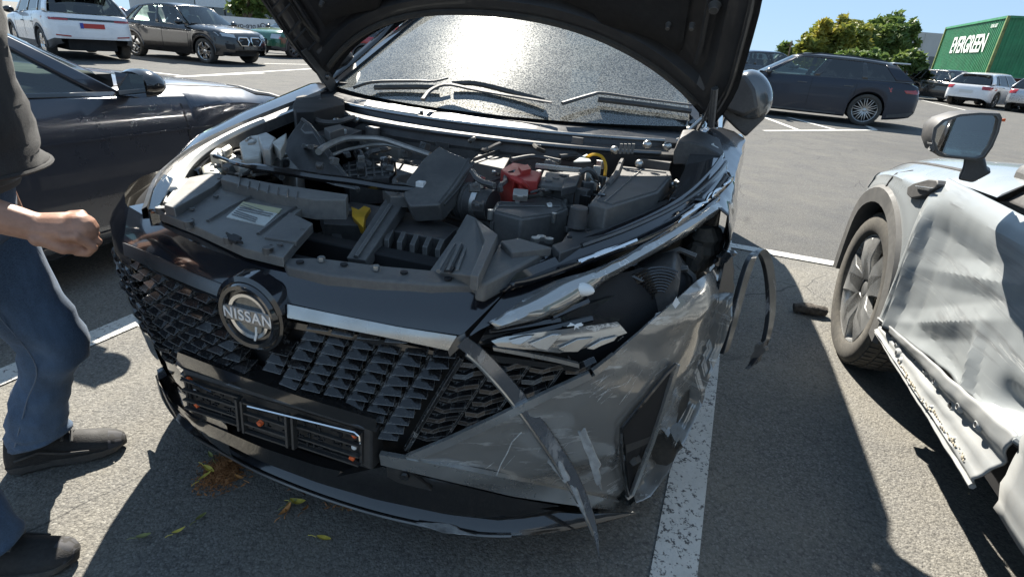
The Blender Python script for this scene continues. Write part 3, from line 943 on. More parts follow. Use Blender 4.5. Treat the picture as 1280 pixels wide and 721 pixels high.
# car beyond the estate's tail, navy car behind the bonnet edge, red cars
sp4 = dict(sp2); sp4['paint'] = PAINT['silver']; sp4['cladmat'] = PAINT['silver']
loc = Vector(gp(1130, 112).xy)
car('silver_car', 'pale silver car mostly hidden behind the tail of the dark estate car', sp4, loc, radians(40))
sp5 = suvspec(4.5, 1.85, 1.62, PAINT['navy'], WH['dark'], archw=0, cladmat=PAINT['navy'])
loc = Vector(gp(953, 112).xy)
r, b = car('navy_suv', 'dark navy suv peeking out between the raised bonnet and the dark estate car', sp5, loc, radians(75))
mirrors(r, sp5, PAINT['navy'])
sp6 = dict(sp2); sp6['paint'] = PAINT['red']; sp6['cladmat'] = PAINT['red']
loc = Vector(gp(152, 46).xy)
car('red_car', 'red car parked behind the white suv at top left', sp6, loc, radians(40))
sp7 = suvspec(4.3, 1.8, 1.5, PAINT['red'], WH['dark'])
loc = Vector(gp(490, 84).xy)
r, b = car('red_car', 'red car glimpsed beside the windscreen pillar under the raised bonnet', sp7, loc, radians(60))
sp8 = suvspec(4.6, 1.85, 1.7, PAINT['white'], WH['dark'], cladmat=PAINT['white'])
loc = Vector(gp(345, 46).xy)
car('white_suv', 'pale suv parked behind the white banner, above the green car', sp8, loc, radians(-70))
for p_ in PROTOS:
    for c_ in list(p_.children): bpy.data.objects.remove(c_)
    bpy.data.objects.remove(p_)
# ================================================================ far things: container, truck, buildings, trees, sign
def vb(mb, w0, w1, zz): pass
CG = mat('green_container_steel', (.016, .19, .075), .45, var=(1.5, .25), dust=((.13, .22, .13), .35, .8))
RUST = mat('container_edge_steel', (.16, .19, .06), .6, var=(3, .4))
WHT = mat('white_lettering', (.62, .66, .62), .6, var=(3, .12))
MAROON = mat('maroon_steel', (.13, .03, .028), .6, var=(2, .3))
def corr(mb, p0, p1, z0, z1, n, dep, nrm):
    """corrugated wall from p0 to p1"""
    rows0, rows1 = [], []
    d = p1 - p0
    for k in range(n):
        for f, o in ((0, 0), (.28, 0), (.5, 1), (.78, 1)):
            q = p0 + d * ((k + f) / n) + nrm * (-dep * o)
            rows0.append(Vector((q.x, q.y, z0))); rows1.append(Vector((q.x, q.y, z1)))
    rows0.append(Vector((p1.x, p1.y, z0))); rows1.append(Vector((p1.x, p1.y, z1)))
    mb.grid([rows0, rows1])
# container: near vertical corner K, long side runs away to the left, end wall to the right
FC = Frame(*WF.un(1232, 112, y=30).xy, radians(0))
K = WF.un(1231, 93, y=30.0)
z0c = K.z
ktop = None
Hc = 2.6
FC = None
def solve_container():
    # depth so that the near corner measures 2.6 m between the two pixels
    best = None
    for i in range(400):
        y = 14 + i * .1
        a = WF.un(1232, 95, y=y)
        # vertical line above a: find height where it reaches image row 20
        lo, hi = 0, 8
        for _ in range(40):
            m_ = (lo + hi) / 2
            if project(a + Vector((0, 0, m_)))[1] > 20: lo = m_
            else: hi = m_
        if best is None or abs(lo - 2.9) < best[0]: best = (abs(lo - 2.9), a)
    return best[1]
K = solve_container()
Hc = 2.9
droot = (WF.un(1170, 96, z=K.z) - K)
# direction of the long side: chosen so that its top far corner lands at (1183, 41)
def fardir():
    best = None
    for i in range(720):
        a = radians(i / 2)
        q = K + Vector((sin(a), cos(a), 0)) * 12.2
        if (q - CAM).dot(_F) < 1: continue
        p = project(q + Vector((0, 0, Hc)))
        e = abs(p[0] - 1184)
        if q.y > K.y and (best is None or e < best[0]): best = (e, a)
    return best[1]
ca = fardir()
FC = Frame(K.x, K.y, ca)                      # local: y along the long side away from K, x to the right
ct = thing('shipping_container', 'green shipping container with white EVERGREEN lettering, raised on a trailer behind the hatchbacks', 'container', (K.x, K.y, K.z), -ca)
Lc, Wc = 12.2, 2.44
cw = MB()
corr(cw, Vector((0.02, .1, 0)), Vector((0.02, Lc - .1, 0)), .12, Hc - .1, 40, .045, Vector((-1, 0, 0)))
cw.build('side_wall', CG, ct, smooth=False)
cw = MB(); corr(cw, Vector((.1, 0.02, 0)), Vector((Wc - .1, 0.02, 0)), .12, Hc - .1, 9, .045, Vector((0, -1, 0)))
cw.build('end_wall', CG, ct, smooth=False)
MB().box((Wc / 2 + .04, Lc / 2 + .04, Hc / 2), (Wc - .14, Lc - .14, Hc - .06)).build('far_walls', CG, ct)
for (x, y) in ((0, 0), (Wc, 0), (0, Lc), (Wc, Lc)):
    MB().box((x, y, Hc / 2), (.13, .13, Hc)).build('corner_post', RUST, ct)
for z in (.06, Hc - .05):
    MB().box((0, Lc / 2, z), (.1, Lc - .13, .12)).build('side_rail', CG, ct)
    MB().box((Wc / 2, 0, z), (Wc - .13, .1, .12)).build('end_rail', CG, ct)
mw = Matrix.Translation((-.028, 5.5, 1.62)) @ Matrix(((0, 0, -1, 0), (-1, 0, 0, 0), (0, 1, 0, 0), (0, 0, 0, 1)))
text_obj('lettering', 'EVERGREEN', 1.32, WHT, ct, mw @ Matrix.Diagonal((1.02, 1.0, 1, 1)), .004, .03, spacing=.98)
mw2 = Matrix.Translation((-.028, 1.7, 2.5)) @ Matrix(((0, 0, -1, 0), (-1, 0, 0, 0), (0, 1, 0, 0), (0, 0, 0, 1)))
text_obj('lettering', 'EGHU 837', .24, WHT, ct, mw2, .004, .004)
mw3 = Matrix.Translation((1.55, -.028, 2.5)) @ Matrix(((1, 0, 0, 0), (0, 0, -1, 0), (0, 1, 0, 0), (0, 0, 0, 1)))
text_obj('lettering', 'EGHU', .3, WHT, ct, mw3, .004, .004)
# trailer below it
tr = thing('trailer', 'maroon steel trailer carrying the green container', 'trailer', (K.x, K.y, 0), -ca)
for x in (.35, Wc - .35): MB().box((x, Lc / 2, K.z - .2), (.25, Lc, .36)).build('beam', MAROON, tr)
for k in range(12): MB().box((Wc / 2, .4 + k * 1.04, K.z - .12), (Wc, .14, .16)).build('cross_member', MAROON, tr)
MB().box((Wc / 2, -.1, K.z - .45), (Wc, .14, .28)).build('rear_bumper', MAROON, tr)
wm = MB().lathe([(.01, .15), (.3, .15), (.5, .14), (.52, .1), (.52, -.14), (.3, -.15), (.01, -.15)], Matrix.Rotation(pi / 2, 4, 'Y'), 24)
w0 = wm.build('wheel', MT['rubber'], tr)
first = True
for y in (1.4, 2.7, 4.0):
    for x in (.2, Wc - .2):
        if first: w0.location = (x, y, .52); first = False
        else: inst(w0, tr, (x, y, .52))

# ---- pale warehouse beyond
WALL = mat('pale_cladding', (.46, .45, .42), .7, var=(.4, .08))
def unD(px, py, y): return WF.un(px, py, y=y)
wy = 55.0
p0, p1 = unD(1110, 100, wy), unD(1200, 90, wy + 6)
bd = thing('warehouse', 'pale grey warehouse wall with a strip of dark windows, left of the green container', 'building', (p0.x, p0.y, 0), 0)
zt = unD(1160, 41, wy).z
zw0, zw1 = unD(1165, 86, wy).z, unD(1165, 71, wy).z
x0, x1 = 0, 26
mb = MB().box((13, 6, (zt + zw1) / 2), (26, 12, zt - zw1)).build('upper_wall', WALL, bd)
for k in range(14): MB().box((k * 2 + .02, -.03, (zt + zw1) / 2), (.05, .06, zt - zw1 - .06)).build('panel_rib', WALL, bd)
MB().box((13, 6.1, zw0 / 2), (26, 12, zw0)).build('lower_wall', WALL, bd)
MB().box((13, 6.4, (zw0 + zw1) / 2), (25.8, 12, zw1 - zw0)).build('window_recess', MT['dark'], bd)
for k in range(21): MB().box((.4 + k * 1.25, .16, (zw0 + zw1) / 2), (.22, .14, zw1 - zw0)).build('window_mullion', MT['white'], bd)
for k in range(20): MB().box((1.02 + k * 1.25, .3, (zw0 + zw1) / 2), (1.0, .02, zw1 - zw0)).build('window', MT['tint'], bd)
# small house roof and aerial between trees, in the distance
def leafmat(name, c1, c2, c3):
    m, t, p, o = newmat(name)
    co = objco(t)
    n = noise_(t, co, .9, 4, .6); n2 = noise_(t, co, 6, 3)
    c = ramp(t, math_(t, 'ADD', math_(t, 'MULTIPLY', n, .7), math_(t, 'MULTIPLY', n2, .3)), [(.36, c1), (.5, c2), (.64, c3)])
    t.links.new(c, p.inputs['Base Color']); p.inputs['Roughness'].default_value = .55
    tl = N(t, 'ShaderNodeBsdfTranslucent'); t.links.new(c, tl.inputs[0])
    mx = N(t, 'ShaderNodeMixShader'); mx.inputs[0].default_value = .35
    t.links.new(p.outputs[0], mx.inputs[1]); t.links.new(tl.outputs[0], mx.inputs[2]); t.links.new(mx.outputs[0], o.inputs[0])
    return m
LEAF = leafmat('foliage', (.05, .10, .025), (.11, .17, .04), (.19, .23, .06))
LEAFY = leafmat('yellowing_foliage', (.085, .13, .025), (.20, .22, .04), (.38, .32, .05))
BARK = mat('bark', (.10, .075, .055), .9, var=(6, .4), bump=(20, .6, .02))
def tree(label, loc, Hh, clumps, lm, leaf=.22, n=2600, seed=1, group=None, trunkr=.18):
    rnd = random.Random(seed)
    t = thing('leafy_tree', label, 'tree', loc, 0, group or 'trees and shrubs beyond the car park')
    mb = MB()
    c0 = clumps[0]
    mb.tube(smoothpath([(0, 0, 0), (.05, .02, Hh * .25), (0, 0, Hh * .5)], 6), [trunkr, trunkr * .9, trunkr * .8, trunkr * .7, trunkr * .6, trunkr * .45], 8)
    for (x, y, z, r) in clumps:
        mb.tube(smoothpath([(0, 0, Hh * .22), (x * .4, y * .4, lerp(Hh * .25, z, .6)), (x, y, z)], 5), [trunkr * .5, trunkr * .42, trunkr * .3, trunkr * .2, .02], 6)
    mb.build('trunk', BARK, t)
    cr = MB(); vol = sum(c[3] ** 2 for c in clumps)
    for (x, y, z, r) in clumps:
        k = int(n * r * r / vol)
        sub = [(Vector((rnd.gauss(0, 1), rnd.gauss(0, 1), rnd.gauss(0, .9))).normalized() * r * rnd.uniform(.35, .95), rnd.uniform(.22, .42) * r) for _ in range(16)]
        for i in range(k):
            c, sr = rnd.choice(sub)
            d = Vector((rnd.gauss(0, 1), rnd.gauss(0, 1), rnd.gauss(0, 1))).normalized() * sr * rnd.random() ** .4
            p = Vector((x, y, z)) + c + d
            if p.z < .3: continue
            a = Vector((rnd.gauss(0, 1), rnd.gauss(0, 1), rnd.gauss(0, .6))).normalized()
            b = a.cross(Vector((rnd.gauss(0, 1), rnd.gauss(0, 1), rnd.gauss(0, 1)))).normalized()
            s_ = leaf * rnd.uniform(.6, 1.3)
            cr.add([p - a * s_, p + b * s_ * .42, p + a * s_, p - b * s_ * .42], [(0, 1, 2, 3)])
    cr.build('crown', lm, t, smooth=False, weld=False)
    return t
# big bushy tree group behind the estate car
ty = 34.0
def crown(pxs, y, leaf, n, lm, label, seed, jit=.6):
    base = unD(pxs[0][0], 105, y); base.z = 0
    cl = []
    sc = (y / FPX) * 1.05
    rr = random.Random(seed)
    for px, py, pr in pxs:
        p = unD(px, py, y) - base
        cl.append((p.x, rr.uniform(-1, 1) * jit, p.z, pr * sc))
    Hh = max(c[2] for c in cl)
    tree(label, base, Hh, cl, lm, leaf, n, seed)
crown([(1050, 58, 26), (1022, 66, 22), (1030, 48, 20), (1052, 42, 19), (1072, 52, 20), (1005, 72, 14), (1040, 72, 20), (1065, 66, 18), (1014, 54, 14)], ty, .20, 12000, LEAFY, 'large rounded tree with yellowing leaves above the estate car roof', 3)
crown([(1110, 56, 28), (1092, 45, 22), (1118, 40, 20), (1138, 48, 16), (1140, 38, 11), (1095, 68, 22), (1082, 54, 22), (1078, 68, 18), (1124, 66, 20)], ty + 2, .20, 13000, LEAF, 'large dark green tree joining the yellowing tree on its right', 5)
crown([(1128, 78, 17), (1105, 80, 14), (1142, 80, 11)], ty - 3, .2, 2200, LEAF, 'low green shrub in front of the large dark green tree', 8)
crown([(1072, 74, 14), (1050, 76, 12), (1085, 76, 10)], ty - 3, .2, 1800, LEAF, 'low green shrub just above the estate car roof bars', 9)
# far hazy tree line and pole
crown([(981, 62, 7), (990, 66, 7), (975, 67, 5)], 90, .5, 900, LEAF, 'distant small grey green tree beside the thin aerial', 11)
po = thing('utility_pole', 'thin distant pole left of the big trees', 'pole', unD(985, 72, 88) * 1.0)
po.location.z = 0
zz = unD(985, 51, 88).z
MB().tube([(0, 0, 0), (0, 0, zz)], .09, 6).build('pole', BARK, po)
MB().box((0, 0, zz * .85), (1.2, .08, .08)).build('cross_arm', BARK, po)
# ---- left: trees, building, banner truck
crown([(315, -4, 26), (345, -14, 30), (300, 8, 14), (330, 10, 12), (360, 2, 16), (330, -30, 30)], 34, .24, 4200, LEAF, 'sunlit green tree above the white banner', 15)
crown([(378, 0, 30), (395, 14, 18), (420, -10, 34)], 40, .26, 2600, LEAF, 'green tree behind the raised bonnet edge', 16)
bl = thing('glazed_building', 'building with dark horizontal window bands behind the black crossover', 'building', (unD(248, 40, 48).x, 48, 0), 0)
q0 = unD(222, 20, 48); q1 = unD(300, 20, 48); wdt = 9.0
MB().box((-2.6, 3, 3.5), (5.2, 6, 7)).build('stair_block', mat('pale_render', (.52, .52, .50), .7, var=(1, .08)), bl)
xs = q0.x - bl.location.x
for k in range(5):
    z = .9 + k * 1.35
    MB().box((3.2, 3, z), (6.2, 6, .62)).build('slab_band', MT['white'], bl)
    MB().box((3.2, 3.05, z + .68), (6.0, 5.9, .72)).build('window', MT['tint'], bl)
    for j in range(7): MB().box((.5 + j * .9, .05, z + .68), (.06, .08, .72)).build('window_mullion', MT['plastic'], bl)
# banner with mirrored lettering (seen from its back) on a low frame
yb_ = 27.0
pA, pB = unD(286, 38, yb_), unD(400, 40, yb_)
bn = thing('banner', 'long white banner with dark lettering showing through reversed, behind the green car', 'banner', (pA.x, yb_, 0), 0)
zb0, zb1 = unD(330, 40, yb_).z, unD(330, 24, yb_).z
lw = (pB - pA).x + 6
MB().box((lw / 2 - 1, 0, (zb0 + zb1) / 2), (lw, .03, zb1 - zb0)).build('banner_sheet', mat('banner_cloth', (.60, .60, .60), .7, var=(2, .08)), bn)
for k in range(6): MB().tube([(-.8 + k * (lw - .4) / 5, .06, 0), (-.8 + k * (lw - .4) / 5, .06, zb1)], .03, 6).build('post', MT['steel'], bn)
INK = mat('dark_print', (.05, .05, .06), .6)
s_ = (zb1 - zb0)
mr = lambda x, z: Matrix.Translation((x, -.018, z)) @ Matrix(((-1, 0, 0, 0), (0, 0, -1, 0), (0, 1, 0, 0), (0, 0, 0, 1)))
cx_ = unD(298, 30, yb_).x - pA.x
zc = (zb0 + zb1) / 2 - .1 * s_
text_obj('lettering', 'Buy pre-owned', .62 * s_, INK, bn, mr(cx_ + .35, zc - .02), .002, .004)
lx = unD(329, 32, yb_).x - pA.x
lg = MB().lathe([(.20 * s_, -.0), (.27 * s_, -.0)], Matrix.Translation((lx, -.019, zc)) @ Matrix.Rotation(pi / 2, 4, 'X'), 20)
for sgn in (-1, 1):
    for k in range(3): lg.box((lx + sgn * .42 * s_, -.019, zc + (k - 1) * .1 * s_), (.3 * s_ - k * .04, .004, .05 * s_))
lg.build('winged_emblem', INK, bn)
lx = unD(337, 30, yb_).x - pA.x
MB().box((lx, -.019, zc), (.1 * s_, .004, .62 * s_)).build('printed_bar', INK, bn)
text_obj('lettering', 'MINI', .4 * s_, INK, bn, mr(unD(352, 33, yb_).x - pA.x, zc), .002, .004)
# ================================================================ damaged crossover in the middle
# local frame: x lateral (right in the picture), y from the front bumper backwards, z up
NF = Frame(-.53, 1.0, radians(17.8))
NR = thing('damaged_car', 'black crossover with raised bonnet, smashed headlight and exposed engine bay', 'car', NF.o, -NF.yaw)
CARP = mat('dusty_black_paint', (.006, .007, .011), .12, coat=1, dust=((.20, .18, .14), .07, 6), rvar=.04)
GREYREFL = mat('scuffed_reflection_grey', (.27, .265, .25), .20, metal=.4, coat=1, dust=((.30, .28, .25), .2, 3), scratch=((.62, .63, .62), .8, (7, 7, 46)), rvar=.08)  # grey base stands in for sunlit ground mirrored in black paint
FENDP = mat('scraped_fender_paint', (.05, .052, .055), .16, metal=.3, coat=1, scratch=((.55, .56, .56), .6, (6, 3, 16)), rvar=.06)
SILV = mat('silver_trim_and_reflection', (.42, .42, .405), .26, metal=.7, coat=.5, var=(8, .2))  # silver trim; on the cover edge it stands for reflected sky
SCUFF = mat('raw_scuffed_plastic', (.30, .30, .29), .6, var=(30, .5), bump=(80, .6, .003))
VT = [(.12, .14), (.165, .075), (.22, .06), (.30, .065), (.38, .03), (.46, .015), (.6, 0), (.735, 0), (.77, .010), (.80, .030), (.83, .062), (.86, .10), (.92, .18), (1.0, .28)]
WN, DN = .91, .62
def gS(p, off=0):
    v = stab(VT, p.z) - off
    return (max(DN - p.y, 0) / (DN - v)) ** 2 + (p.x / (WN - v)) ** 2 - 1
def nS(p):
    e = 1e-3
    q = Vector([(gS(p + Vector(d) * e) - gS(p - Vector(d) * e)) for d in ((1, 0, 0), (0, 1, 0), (0, 0, 1))])
    return q.normalized()
def F(px, py, off=0.0):
    """pixel ray meets the bumper skin raised by off"""
    c, d = NF.rayl(px, py)
    best = (9, 0); t = .55
    while t < 3.4:
        q = gS(c + d * t, off)
        if q < best[0]: best = (q, t)
        if q < 0:
            lo, hi = t - .012, t
            for _ in range(14):
                m_ = (lo + hi) / 2
                if gS(c + d * m_, off) < 0: hi = m_
                else: lo = m_
            return c + d * hi
        t += .012
    return c + d * best[1]
def pstrip(top, bot, n=24, m=6, off=0.0, dent=0.0, seed=0):
    T_ = resample([Vector((x, y, 0)) for x, y in top], n); B_ = resample([Vector((x, y, 0)) for x, y in bot], n)
    rows = []
    for j in range(m + 1):
        r = []
        for a, b in zip(T_, B_):
            q = a.lerp(b, j / m); p = F(q.x, q.y, off)
            if dent: p = p + nS(p) * (noise.noise(p * 7 + Vector((seed, 0, 0))) * dent + noise.noise(p * 22) * dent * .35)
            r.append(p)
        rows.append(r)
    return rows
def panel(name, m, top, bot, n=24, mm=6, off=0.0, th=.006, dent=0.0, parent=None, seed=0, angle=50):
    rows = pstrip(top, bot, n, mm, off, dent, seed)
    mb = MB().grid(rows)
    back = [[p - nS(p) * th for p in r] for r in rows]
    mb.grid(back)
    def edge(R_): return R_[0] + [r[-1] for r in R_[1:]] + R_[-1][::-1][1:] + [r[0] for r in R_[::-1][1:-1]]
    mb.grid([edge(rows), edge(back)], True)
    return mb.build(name, m, parent or NR, angle=angle)
def onS(b, z, off=0.0):
    v = stab(VT, z) - off
    b = max(-(WN - v) * .999, min((WN - v) * .999, b))
    return Vector((b, DN - (DN - v) * sqrt(1 - (b / (WN - v)) ** 2), z))
# ---- core behind the skin: seen through the grille
rows = []
for j in range(15):
    z = lerp(.17, .83, j / 14)
    rows.append([onS(lerp(-.86, .86, k / 60), z, -.055) for k in range(61)])
MB().grid(rows).build('bumper_core', MT['dark'], NR)
# left flank of the bumper, out of the camera's sight but there
rows = []
for j in range(9):
    z = lerp(.30, .82, j / 8)
    rows.append([onS(b, z, -.004) for b in (-.44, -.52, -.6, -.68, -.75, -.81, -.86, -.895)] + [Vector((-.905, .62, z)), Vector((-.91, .66, z))])
MB().grid(rows).build('bumper_corner', CARP, NR)
rows = [[onS(-lerp(.24, .885, k / 26), lerp(.19, .50 - .10 * max(0, 1 - k / 6), j / 8), -.010) for k in range(27)] for j in range(9)]
MB().grid(rows).build('lower_skin', MT['gloss'], NR)
# ---- nose panel, bright lip, satin strips
NT = [(161, 258), (178, 268), (210, 287), (260, 311), (330, 335), (400, 350), (470, 358), (540, 362), (600, 362), (640, 357)]
SB = [(154, 303), (200, 322), (240, 341), (285, 359), (320, 369), (358, 378), (420, 392), (500, 408), (577, 419)]
panel('nose_panel', CARP, NT, SB, 40, 8, 0, .01)
PZ = lambda px, py, dz=0.0: NF.pl(px, py, .82 + dz, .18)
def pline(pts, dz=0.0): return [PZ(x, y, dz) for x, y in pts]
LP = [(180, 254), (198, 264), (250, 290), (300, 311), (362, 331), (410, 340), (470, 347), (540, 352), (598, 353), (640, 350)]
r0 = [F(x, y) for x, y in zip([p.x for p in resample([Vector((*q, 0)) for q in NT], 30)], [p.y for p in resample([Vector((*q, 0)) for q in NT], 30)])]
t1 = resample([Vector((*q, 0)) for q in LP], 30)
r1 = [NF.un(p.x, p.y, z=q.z + .006) for p, q in zip(t1, r0)]
MB().grid([r0, r1, [p + Vector((0, .004, -.03)) for p in r1]]).build('nose_lip', CARP, NR, angle=30)
panel('satin_strip', MT['darksatin'], [(153, 303), (200, 322), (240, 341), (284, 358)], [(155, 319), (200, 341), (240, 358), (281, 374)], 18, 3, .008, .012)  # left half: duller reflection put into a darker colour
panel('satin_strip', SILV, [(359, 380), (420, 393), (500, 409), (571, 420)], [(359, 397), (420, 409), (500, 425), (560, 438)], 18, 3, .008, .012)  # same satin chrome, brighter reflection put into the colour
panel('strip_shadow_gap', MT['gloss'], [(359, 401), (420, 413), (500, 429), (558, 442)], [(359, 409), (420, 421), (500, 438), (566, 446)], 18, 2, -.012, .01)
panel('strip_shadow_gap', MT['gloss'], [(155, 320), (200, 342), (240, 359), (281, 375)], [(157, 327), (200, 349), (240, 366), (284, 383)], 18, 2, -.012, .01)
panel('strip_tip', MT['darksatin'], [(558, 432), (571, 421), (581, 416)], [(562, 446), (572, 437), (583, 424)], 8, 2, .004, .012)
# ---- emblem
eb = onS(.004, .735); en = nS(eb); en = Vector((0, en.y, en.z)).normalized()
ex = Vector((1, 0, 0)); eu = en.cross(ex).normalized()
if eu.z < 0: eu = -eu
EM = Matrix((( ex.x, eu.x, en.x, 0), (ex.y, eu.y, en.y, 0), (ex.z, eu.z, en.z, 0), (0, 0, 0, 1)))
EM = Matrix.Translation(eb + en * .004) @ EM
Re = .071
em = MB().lathe([(.0005, .004), (Re * .80, .004), (Re * .86, .016), (Re * .97, .018), (Re * 1.06, .006), (Re * 1.1, -.03)], EM, 40).build('emblem', MT['gloss'], NR, angle=35)
MB().lathe([(Re * .60, .006), (Re * .60, .011), (Re * .70, .012), (Re * .72, .006)], EM, 40).build('emblem_ring', MT['chrome'], em)
MB().lathe([(.0005, .0045), (Re * .60, .0055)], EM, 32).build('emblem_face', mat('clear_cracked_face', (.10, .11, .11), .12, metal=.5, coat=1, var=(40, .6)), em)
bar = MB()
bar.prism([EM @ Vector((x, y, .013)) for x, y in ((-Re * .98, -.017), (Re * .98, -.017), (Re * .98, .017), (-Re * .98, .017))], EM.to_3x3() @ Vector((0, 0, -.012)))
bar.build('emblem_bar', mat('smoked_bar', (.16, .16, .16), .2, metal=.5, coat=1), em, bevel=.002)
text_obj('emblem_lettering', 'NISSAN', .0335, mat('pale_lettering', (.72, .72, .72), .3, metal=.3), em, EM @ Matrix.Translation((0, 0, .0135)), .001, .0005, spacing=1.12)
MB().ribbon([EM @ Vector(p) for p in ((.012, -.052, .014), (.018, -.035, .0145), (.02, -.018, .0145))], EM.to_3x3() @ Vector((.0025, 0, 0)), EM.to_3x3() @ Vector((0, 0, .0004))).build('crack', MT['white'], em)
MB().tube([EM @ Vector((Re * 1.07 * cos(a), Re * 1.07 * sin(a), .002)) for a in [2*pi*k/40 for k in range(41)]], .006, 6).build('emblem_rim', MT['gloss'], em)
# hood-like shoulder over the emblem
rows = []
for j, (rr, zz) in enumerate(((1.06, .010), (1.20, .006), (1.25, -.03))):
    rows.append([EM @ Vector((Re * rr * cos(a), Re * rr * sin(a), zz)) for a in [radians(14 + 152 * k / 24) for k in range(25)]])
MB().grid(rows).build('emblem_shoulder', CARP, NR, angle=60)
# ---- grille scales: every one its own object
def scale_mesh():
    mb = MB()
    T1, L1, R1, Q1 = (-.011, .0125, -.008), (-.020, -.0075, .012), (.022, -.0075, .012), (.021, .011, -.016)
    LB, RB, T2 = (-.020, -.0105, -.016), (.022, -.0105, -.016), (-.024, .009, -.018)
    mb.add([T1, L1, R1, Q1, LB, RB, T2], [(0, 1, 2), (0, 2, 3), (1, 4, 5, 2), (0, 6, 1), (6, 4, 1), (2, 5, 3)])
    return mb
GRL = mat('scraped_gloss_black', (.006, .006, .007), .2, coat=.15, spec=.45, dust=((.26, .25, .23), .08, 9), scratch=((.6, .6, .58), .5, (60, 60, 120)), rvar=.08, edge=((.30, .30, .29), .0025, .6))
sc_r = scale_mesh().build('grille_scale', GRL, NR, smooth=False)
mbm = scale_mesh(); mbm.v = [(-x, y, z) for x, y, z in mbm.v]
sc_l = mbm.build('grille_scale', GRL, NR, smooth=False)
def chev_mesh():
    mb = MB()
    path = [(-.033, -.005, .004), (-.009, -.003, .012), (.004, .005, .014), (.031, .006, .008)]
    rings = [[(x, y - .0045, z - .014), (x, y - .004, z), (x, y + .004, z - .002), (x, y + .0075, z - .014)] for x, y, z in path]
    return mb.loft([[Vector(p) for p in r] for r in rings])
ch_r = chev_mesh().build('grille_blade', GRL, NR, smooth=False)
mbm = chev_mesh(); mbm.v = [(-x, y, z) for x, y, z in mbm.v]
ch_l = mbm.build('grille_blade', GRL, NR, smooth=False)
used = {}
def put(src, P, jitter=.05):
    n_ = nS(P); x_ = Vector((n_.y, -n_.x, 0)).normalized()
    if x_.x < 0: x_ = -x_
    u_ = n_.cross(x_)
    if u_.z < 0: u_ = -u_
    m_ = Matrix(((x_.x, u_.x, n_.x), (x_.y, u_.y, n_.y), (x_.z, u_.z, n_.z)))
    o = src if src.name not in used else inst(src, NR)
    used[src.name] = 1
    o.location = P
    o.rotation_euler = (m_ @ Matrix.Rotation(random.uniform(-jitter, jitter), 3, 'Z') @ Matrix.Rotation(random.uniform(-.16, .16), 3, 'X') @ Matrix.Rotation(random.uniform(-.10, .10), 3, 'Y')).to_euler()
    o.scale = (1.06, 1.10, random.uniform(1.0, 1.3))
    return o
def topz(b): return .745 - .0 * abs(b) + .02 * max(0, abs(b) - .2) - (.075 if abs(b) < .11 else 0)
def diag(z): return .425 - (.70 - z) * .45                     # inner / outer grille border in b
def topz_out(b): return .70 + .02 * (b - .4)
for i in range(15):
    z = .735 - i * .0255
    for j in range(-1, 14):
        b = .040 + .0535 * j - .0137 * (i % 4)
        for s_ in (1, -1):
            if b < (.02 if s_ > 0 else .05): continue
            if z > topz(b) - .010: continue
            if b + .018 > diag(z): continue
            if z < .527 and b < .275: continue
            if z < .40: continue
            put(sc_r if s_ > 0 else sc_l, onS(s_ * b, z, -.014))
# outer field with blades and slanting bars
def outer(s_):
    for c in range(5):
        for i in range(12):
            z = .690 - i * .0285 - c * .006
            b = diag(z) + .044 + .066 * c
            zl = .415 + (b - .30) * .66
            if z < zl + .016 or b > .66: continue
            put(ch_r if s_ > 0 else ch_l, onS(s_ * b, z, -.012))
        zt = .70
        pts = []
        for k in range(8):
            z = lerp(zt, .40, k / 7); b = diag(z) + .010 + .066 * c
            if z > .412 + (b - .30) * .66: pts.append(onS(s_ * b, z, -.008))
        if len(pts) > 1 and (s_ > 0 or c): MB().tube(pts, .0045 if c else .007, 5).build('grille_bar', GRL, NR)
outer(1); outer(-1)
# ---- number plate holder
PHR = thing  # (names only)
pc = Vector((-.004, .014, .456)); hw, hh = .262, .057
tilt = Matrix.Rotation(radians(-4), 3, 'X')
def PL(x, z, d=0.0): return pc + tilt @ Vector((x, -d + .42 * x * x, z))
PBLK = mat('black_holder_plastic', (.02, .02, .021), .38, dust=((.2, .19, .17), .35, 7))
mb = MB()
fr_o = [(-hw, hh), (hw, hh), (hw, -hh), (-hw, -hh)]; fi = [(-hw + .016, hh - .016), (hw - .022, hh - .016), (hw - .022, -hh + .014), (-hw + .016, -hh + .014)]
for k in range(4):
    a, b = fr_o[k], fr_o[(k+1) % 4]; c, d = fi[(k+1) % 4], fi[k]
    mb.prism([PL(*a, .020), PL(*b, .020), PL(*c, .020), PL(*d, .020)], tilt @ Vector((0, .05, 0)))
plf = mb.build('plate_holder', PBLK, NR, bevel=.004)
pn = MB().prism([PL(-hw + .01, hh - .01, .012), PL(hw - .01, hh - .01, .012), PL(hw - .01, -hh + .01, .012), PL(-hw + .01, -hh + .01, .012)], tilt @ Vector((0, .02, 0)))
pn.build('holder_back', PBLK, plf)
for x0, x1 in ((-.252, -.075), (-.060, .062), (.078, .24)):
    m2 = MB()
    for z in (.037, .010, -.018, -.041):
        m2.box(PL((x0 + x1) / 2, z, .016), (x1 - x0, .010, .004), tilt)
    for x in (x0, x1): m2.box(PL(x, -.002, .017), (.006, .014, .084), tilt)
    m2.build('holder_rib', PBLK, plf)
rs = random.Random(4)
m2 = MB()
for k in range(120):
    x = rs.uniform(-.24, .235); z = rs.choice([.030, .024, .018, .004, -.003, -.010, -.028])
    if abs(x + .067) < .012 or abs(x - .07) < .012: continue
    if rs.random() < .5: m2.box(PL(x, z, .0125), (rs.uniform(.006, .018), .004, .003), tilt)
    else: m2.box(PL(x, z, .0125), (.003, .004, rs.uniform(.006, .012)), tilt)
kind(m2.build('holder_slots', MT['dark'], plf, smooth=False), 'stuff')
clip = MB().box((0, 0, 0), (.013, .012, .009)).box((.003, -.004, .006), (.008, .008, .006)).build('orange_clip', MT['orange'], plf, bevel=.002)
